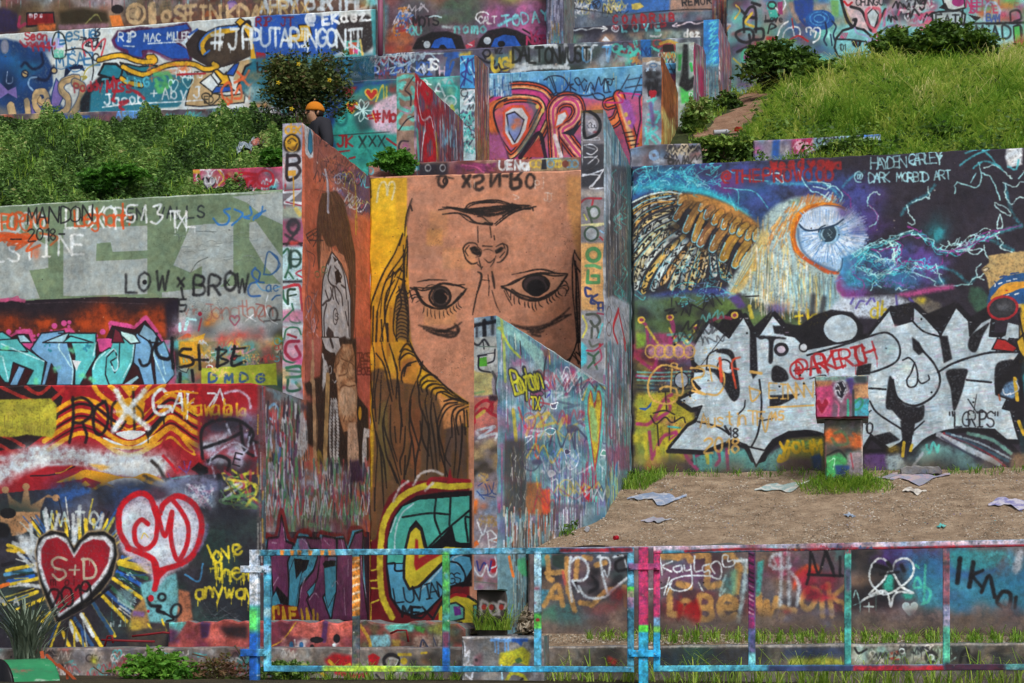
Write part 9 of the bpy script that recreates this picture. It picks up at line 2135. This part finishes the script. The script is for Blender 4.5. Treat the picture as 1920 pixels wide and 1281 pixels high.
# weeds along walls, kerbs and round the pedestal
def tuft(n,px0,px1,c0,c1,zf,h,tint=.35,name='grass',keep=None,w=.005):
 Q,px,py=field(n,px0,px1,c0,c1,zf,keep or (lambda px,py,u,c: RNG.rand(len(px))<np.clip(.35+.9*lump(px*1.7,0*px,1.1,7),.06,1)));stuff(blades(name,Q,h*(.5+RNG.rand(len(px))**2),w,M_GRASS,tint+.1*lump(px,py),1.1))
tuft(5200,1215,2010,16.0,16.32,lambda u,c: zk+(zl-zk)*(c-15.95)/.4,.09)
tuft(700,1100,1215,16.1,16.32,lambda u,c: zk+(zl-zk)*(c-15.95)/.4,.07)
tuft(2400,1015,2010,15.35,15.7,lambda u,c: .82,.24,.45,w=.006)
tuft(1800,490,860,15.3,15.7,lambda u,c: .8,.16,.3)
tuft(700,893,958,16.0,16.4,lambda u,c: 1.29,.2,.4,w=.005,keep=lambda px,py,u,c: px>0)
tuft(1900,1190,2010,C0-.35,C0-.03,dirt_z,.07,.2)
tuft(1500,1150,1250,19.0,C0-.02,dirt_z,.10,.3,keep=lambda px,py,u,c: (px<1262-(C0-c)*60) & (RNG.rand(len(px))<.7))
tuft(1500,1040,1130,16.9,18.6,dirt_z,.10,.2,keep=lambda px,py,u,c: (px-(1040+(c-16.9)*46)<26) & (px-(1030+(c-16.9)*46)>-8))
Q,px,py=field(4200,1480,1690,18.5,19.4,dirt_z,lambda px,py,u,c: ((px-1585)/95)**2+((c-18.85)/.42)**2<.15+.9*RNG.rand(len(px))**1.5)
stuff(blades('grass',Q,.05+.08*RNG.rand(len(px)),.005,M_GRASS,.35+.15*lump(px,py,3),1.8))
Q,px,py=field(2200,1000,1190,C0-3,C0,dirt_z,lambda px,py,u,c: np.abs((px-1060)/125-(c-16.9)/3.0)<.12)
Q[:,2]+=RNG.rand(len(Q))*.1;stuff(leaves('weeds',Q,.03,M_BUSH,.45+0*px))

# ---------------------------------------------------------------- litter
M_CH=leafmat('paint_flakes_and_chips',['5c5044','8c7c68','aaa090','d0c8ba','7a6c90','5aa0a8'],.0)
Q,px,py=field(34000,990,2010,16.5,C0-.02,dirt_z,lambda px,py,u,c: RNG.rand(len(px))<.35+.5*lump(px,py*2,.5,3));Q[:,2]+=.006
stuff(leaves('gravel',Q,.011,M_CH,.42+.14*lump(px,py,.6)+.35*(RNG.rand(len(px))>.95),flat=.25))
Q,px,py=field(2600,1000,2010,15.97,16.3,lambda u,c: zk+(zl-zk)*(c-15.95)/.4+.01,None)
stuff(leaves('pebbles',Q,.014,M_CH,.4+0*px,flat=.3))
def flake(label,px,py,w,d,cols,cat='paint skin',name='paint_skin',zoff=.016,zf=dirt_z,c0=16.5,c1=C0,group=None):
 c=min(np.linspace(c0,c1,80),key=lambda q: abs(HZ-(zf(uc(px,q),q)-EYE)/(-uc(px,q)*SA+q*CA)*F-py))
 u0=uc(px,c);nx,ny=17,5;V,Fs=[],[];ph=random.uniform(0,6)
 for j in range(ny):
  for i in range(nx):
   a,b=i/(nx-1)-.5,j/(ny-1)-.5;sh=max(.1,1.1-1.9*abs(a)+.3*math.sin(i*.9+ph)+.1*math.sin(i*2.3))
   u,cc_=u0+a*w,c+b*d*sh+.2*d*math.sin(i*.6+ph);V.append((*world(np.array([u]),np.array([cc_]),np.array([zf(u,cc_)+zoff*(1+.35*math.sin(i*1.3+j*2+ph))]))[0],))
 Fs=[[j*nx+i,j*nx+i+1,(j+1)*nx+i+1,(j+1)*nx+i] for j in range(ny-1) for i in range(nx-1)]
 m,nt,b_=newmat('dried_paint',.5);r_=ramp(nt,nz(nt,9,4),[(.3,cols[0]),(.45,cols[1]),(.55,cols[2]),(.7,cols[0])]);nt.links.new(r_,b_.inputs['Base Color']);bump(nt,b_,nz(nt,30,4),.5,.01)
 tag(mesh_obj(name,V,Fs,m,smooth=True),label,cat,group)
for a in (('long pale blue peel of dried paint lying on dirt near the tall pillar',1232,934,.62,.5,('9a9ca8','b4b8c0','7a90b0')),
  ('white torn strip of dried paint left of the pedestal',1468,918,.6,.35,('b0aea6','c8c6c0','8aa8a8')),
  ('multicoloured painted skin flat on dirt right of the pedestal',1712,899,.8,.5,('a8a49c','8a90a8','b8a0a8')),
  ('lilac and white paint peel by the right edge of the dirt',1900,944,.5,.4,('a8a0b8','c8c4cc','7a7ab0')),
  ('small white paint chip cluster in front of the pedestal',1715,922,.25,.25,('c8c0b4','d4cec4','a09890')),
  ('small grey paint peel below the tall pillar corner',1230,978,.3,.2,('8a909c','a0a4ac','9a90a0')),
  ('tiny turquoise paint chip near the lower retaining wall',1765,989,.09,.1,('5ab0a8','6ac0b8','4a9a98')),
  ('pale blue paint chip in the middle of the dirt terrace',1593,968,.12,.12,('90a0b0','b0b8c0','7a8aa0'))): flake(*a)
o=slab('painted_rock',Front(19.55),[(1688,879),(1700,873),(1730,875),(1760,874),(1768,884),(1764,890),(1690,890)],.18,cvC3,mats=[M_OLD,M_OLD],jag=.01,step=.04,bev=.01)
tag(o,'flat painted stone lying against the foot of the owl wall','rock')
def plain(name,col,rough=.4):
 m,nt,b_=newmat(name,rough);b_.inputs['Base Color'].default_value=(*lin(col),1);bump(nt,b_,nz(nt,40,3),.2,.004);return m
def can(label,px,py,c,zf,r,ln,col,ang,cat='spray can',name='spray_can'):
 u=uc(px,c);X,Y,Z=world(np.array([u]),np.array([c]),np.array([zf(u,c)+r]))[0];d=Vector((math.cos(ang),math.sin(ang)*.5,.1)).normalized()
 t=thing(name,label,cat,(X,Y,Z-r));p0=Vector((X,Y,Z));m=plain('worn_'+name+'_metal',col)
 V,Fs=tube([p0-d*ln*.5,p0-d*ln*.49,p0+d*ln*.4,p0+d*ln*.46],r,12);mesh_obj('body',V,Fs,m,t)
 V,Fs=tube([p0+d*ln*.45,p0+d*ln*.62],r*.55,10,.8);mesh_obj('cap',V,Fs,m,t)
can('white spray can lying on its side beside the footpath',1335,249,22.2,right_z,.035,.2,'b8bcc0',.5)
can('long grey spray can lying among the cans on the bank',1352,243,22.9,right_z,.033,.2,'a0a4ac',.3)
can('small black ended can nearest the low grey wall',1307,262,21.2,right_z,.04,.12,'8a8e94',0)
can('red can beside the footpath on the right bank',1385,237,23.4,right_z,.04,.1,'9a1420',1.2)
can('crumpled red cap on dirt just above the railing post',1155,1018,16.75,dirt_z,.022,.045,'a01428',1,'cap','red_cap')
can('little white cup on dirt beside the sloping wing wall',1101,1006,17.1,dirt_z,.024,.06,'a8acb4',1.5,'cup','cup')
# chunks under the wing wall, rubble below it
Q,px,py=field(900,955,1012,16.25,16.6,lambda u,c: 1.2+max(0,(c-16.2))*1.2,None);Q[:,2]+=RNG.rand(len(Q))*.1
stuff(leaves('rubble',Q,.05,M_CH,.25+0*px,flat=1))
# twigs and loose canvas sheets
for i,(x0,y0,x1,y1,cc_) in enumerate(((175,1250,235,1281,15.35),(330,1235,420,1262,15.35),(400,1270,470,1235,15.4),(360,1225,455,1278,15.42),(440,1215,470,1262,15.38),(500,1270,600,1248,15.4))):
 p_=[Front(cc_).at(*Front(cc_).sz(x0+(x1-x0)*k/4,y0+(y1-y0)*k/4+6*math.sin(k*1.9+i)),back=.03*k) for k in range(5)]
 V,Fs=tube(p_,.009,6,.4);tag(mesh_obj('fallen_branch',V,Fs,M_TWIG,smooth=True),('short bare branch right of the yucca','bare branch in front of the nettle clump','bare branch rising left of the white topped railing post','long bare branch crossing behind the nettle clump','small bare branch close against the white topped railing post','bare branch under the left end of the left railing panel')[i],'branch','dry branches below the kerb wall')
for x,y,k,lab,cols in ((462,290,1,'left loose painted panel lying on the left bank',('26282c','a8b0b4','6a7c88')),(486,288,-1,'right loose painted panel with orange smears on the left bank',('b0b4b4','b0604c','3a3c40'))):
 flake(lab,x,y,.2,.5,cols,'board','painted_board',.13,left_z,C0+.3,24.5)
# green barrel with dark mouth and orange straps
t=root_at('barrel','green painted barrel lying at the lower left corner','barrel',45,1300,14.6)
def bp(x,y,b=0): return Front(14.6+b).at(*Front(14.6).sz(x,y))
c_=Vector(bp(12,1290,-.15));e_=Vector(bp(62,1290,.25));V,Fs=tube([c_,c_*.98+e_*.02,(c_+e_)/2,e_*.97+c_*.03,e_],.26,28)
m,nt,b_=newmat('barrel_green_paint',.45);r_=ramp(nt,nz(nt,3,5,.6,stretch=(1,1,3)),[(.36,'9ab8a4'),(.44,'2f8a5a'),(.6,'2c7a52'),(.72,'8a4a4a')]);nt.links.new(r_,b_.inputs['Base Color']);bump(nt,b_,nz(nt,20,5),.4,.01)
mesh_obj('drum',V,Fs[:-2]+[Fs[-1]],m,t,True)
d_=(e_-c_).normalized();V,Fs=tube([c_-d_*.02,c_+d_*.01],.272,28);mesh_obj('rim',V,Fs,plain('black_rim','17171a'),t,True)
for i,(pts,w_) in enumerate((('78,1222 84,1250 96,1281 100,1300',.03),('84,1228 100,1245 125,1262 146,1284',.025),('104,1246 120,1262 122,1284',.02))):
 q=[tuple(float(v) for v in s.split(',')) for s in pts.split()];V=[]
 for k,(x,y) in enumerate(q): a=Front(15.0+.03*i).at(*Front(15).sz(x,y));V+=[(a[0]-w_*.6,a[1],a[2]),(a[0]+w_*.6,a[1]-.012,a[2]+.01),(a[0]+w_*.6,a[1]+.004,a[2]-.004)]
 Fs=[[3*k+a,3*k+b,3*k+3+b,3*k+3+a] for k in range(len(q)-1) for a,b in ((0,1),(1,2),(2,0))]
 tag(mesh_obj('orange_strap',V,Fs,plain('orange_webbing','c8603c',.7)),('widest upright orange strap beside the green barrel','longest orange strap trailing right from the green barrel','short orange strap hanging between the other two straps')[i],'strap','orange straps by the barrel')
# red reinforcing bars sticking out of the broken ledge
for i,pts in enumerate(('190,1200 215,1201 290,1203','196,1212 202,1193 210,1192 212,1206','248,1193 275,1190 306,1186 318,1187','732,1188 745,1182 762,1182 766,1204')):
 q=[Front(15.9).at(*Front(15.9).sz(*[float(v) for v in s.split(',')])) for s in pts.split()]
 V,Fs=tube(q,.011,7);tag(mesh_obj('reinforcing_bar',V,Fs,plain('red_rusty_bar','7a1c24',.6),smooth=True),('straight red steel bar lying before the flame wall','bent hook of red steel bar before the flame wall','red steel bar joining the left end of the broken ledge','bent red steel bar over the turquoise part of the broken ledge')[i],'steel bar','exposed steel bars')

# ---------------------------------------------------------------- the man in the orange beanie
CP=21.9
X0,Y0,_=[float(v) for v in Front(CP).p3(590,0)]
GZ=6.26
t=thing('person','man in an orange beanie and dark hooded jacket looking left','person',(X0,Y0,GZ))
def pz(v): return Vector((X0+v[0],Y0+v[1],GZ+v[2]))
def skin(name,pts,edges,rad,mat,root=0,sub=2):
 import bmesh
 me=bpy.data.meshes.new(name);me.from_pydata([pz(p_) for p_ in pts],edges,[]);o=bpy.data.objects.new(name,me);COL.objects.link(o)
 md=o.modifiers.new('s','SKIN');sv=me.skin_vertices[0].data
 for i,r in enumerate(rad): sv[i].radius=r if isinstance(r,tuple) else (r,r);sv[i].use_root=i==root
 md.use_smooth_shade=True;s2=o.modifiers.new('d','SUBSURF');s2.levels=s2.render_levels=sub
 me.materials.append(mat);o.parent=t;o.matrix_parent_inverse=Matrix.Translation(t.location).inverted();return o
MS=plain('skin','b08468',.5);MJ=plain('dark_jacket_cloth','2c2c33',.85);MB=plain('orange_knit','c8781c',.9);MH=plain('dark_hair','1c1612',.7);MT=plain('blue_jeans','2c3848',.85)
body=skin('body',[(.05,0,.95),(.08,0,1.15),(.08,0,1.36),(.03,0,1.48),(-.03,0,1.56),(-.018,0,1.625),(-.01,0,1.70),
 (.07,-.17,1.40),(.09,-.23,1.14),(-.05,-.2,.95),(.07,.17,1.40),(.09,.23,1.14),(-.05,.2,.95),(.04,-.09,.9),(.04,-.1,.5),(.05,-.1,.08),(-.1,-.1,.04),(.04,.09,.9),(0,.1,.5),(.03,.1,.08),(-.12,.1,.04),
 (-.09,0,1.648),(-.122,0,1.612)],
 [(0,1),(1,2),(2,3),(3,4),(4,5),(5,6),(2,7),(7,8),(8,9),(2,10),(10,11),(11,12),(0,13),(13,14),(14,15),(15,16),(0,17),(17,18),(18,19),(19,20),(5,21),(21,22)],
 [(.13,.1),(.13,.1),(.13,.1),.06,.082,.098,.085,.055,.045,.035,.055,.045,.035,.08,.06,.045,.04,.08,.06,.045,.04,.022,.012],MS)
skin('jacket',[(.05,0,.86),(.09,0,1.15),(.09,0,1.38),(.005,0,1.54),(.08,-.17,1.45),(.11,-.25,1.18),(-.05,-.22,.98),(.08,.17,1.45),(.11,.25,1.18),(-.05,.22,.98)],
 [(0,1),(1,2),(2,3),(2,4),(4,5),(5,6),(2,7),(7,8),(8,9)],[(.17,.15),(.17,.15),(.165,.14),(.125,.105),.095,.078,.055,.095,.078,.055],MJ)
skin('hood',[(.10,-.10,1.53),(.17,0,1.52),(.10,.10,1.53),(-.02,.1,1.51),(-.02,-.1,1.51)],[(0,1),(1,2),(2,3),(0,4)],[.06,.075,.06,.045,.045],MJ)
skin('trousers',[(.05,0,.9),(.04,-.09,.85),(.04,-.1,.5),(.05,-.1,.12),(.04,.09,.85),(0,.1,.5),(.03,.1,.12)],[(0,1),(1,2),(2,3),(0,4),(4,5),(5,6)],[(.14,.11),.095,.075,.06,.095,.075,.06],MT)
def dome(name,c_,r_,z0,mat,yaw=0):
 V=[];n=20;m=9
 for a in range(m+1):
  ph=math.asin(z0)+(1.5708-math.asin(z0))*a/m
  for k in range(n): th=6.28318*k/n;q=(c_[0]+r_[0]*math.cos(ph)*math.cos(th),c_[1]+r_[1]*math.cos(ph)*math.sin(th),c_[2]+r_[2]*math.sin(ph));V.append(pz(q))
 Fs=[[a*n+k,a*n+(k+1)%n,(a+1)*n+(k+1)%n,(a+1)*n+k] for a in range(m) for k in range(n)];Fs.append(list(range(n))[::-1])
 o_=mesh_obj(name,V,Fs,mat,t,True);return o_
dome('beanie',(.005,0,1.665),(.122,.105,.115),-.12,MB)
dome('hair',(.03,0,1.625),(.085,.098,.07),-.75,MH)
t.scale=(1.05,1.05,1.05);t.rotation_euler.z=.4
for s_ in (-1,1):
 V,Fs=tube([pz((.015,s_*.088,1.59)),pz((.012,s_*.098,1.615)),pz((.02,s_*.09,1.64))],.014,7);mesh_obj('ear',V,Fs,MS,t,True)
 V,Fs=tube([pz((-.075,s_*.055,1.628)),pz((-.103,s_*.043,1.627))],.012,8);mesh_obj('eye',V,Fs,MH,t)
 V,Fs=tube([pz((-.075,s_*.062,1.648)),pz((-.112,s_*.03,1.652))],.009,6);mesh_obj('eyebrow',V,Fs,MH,t)
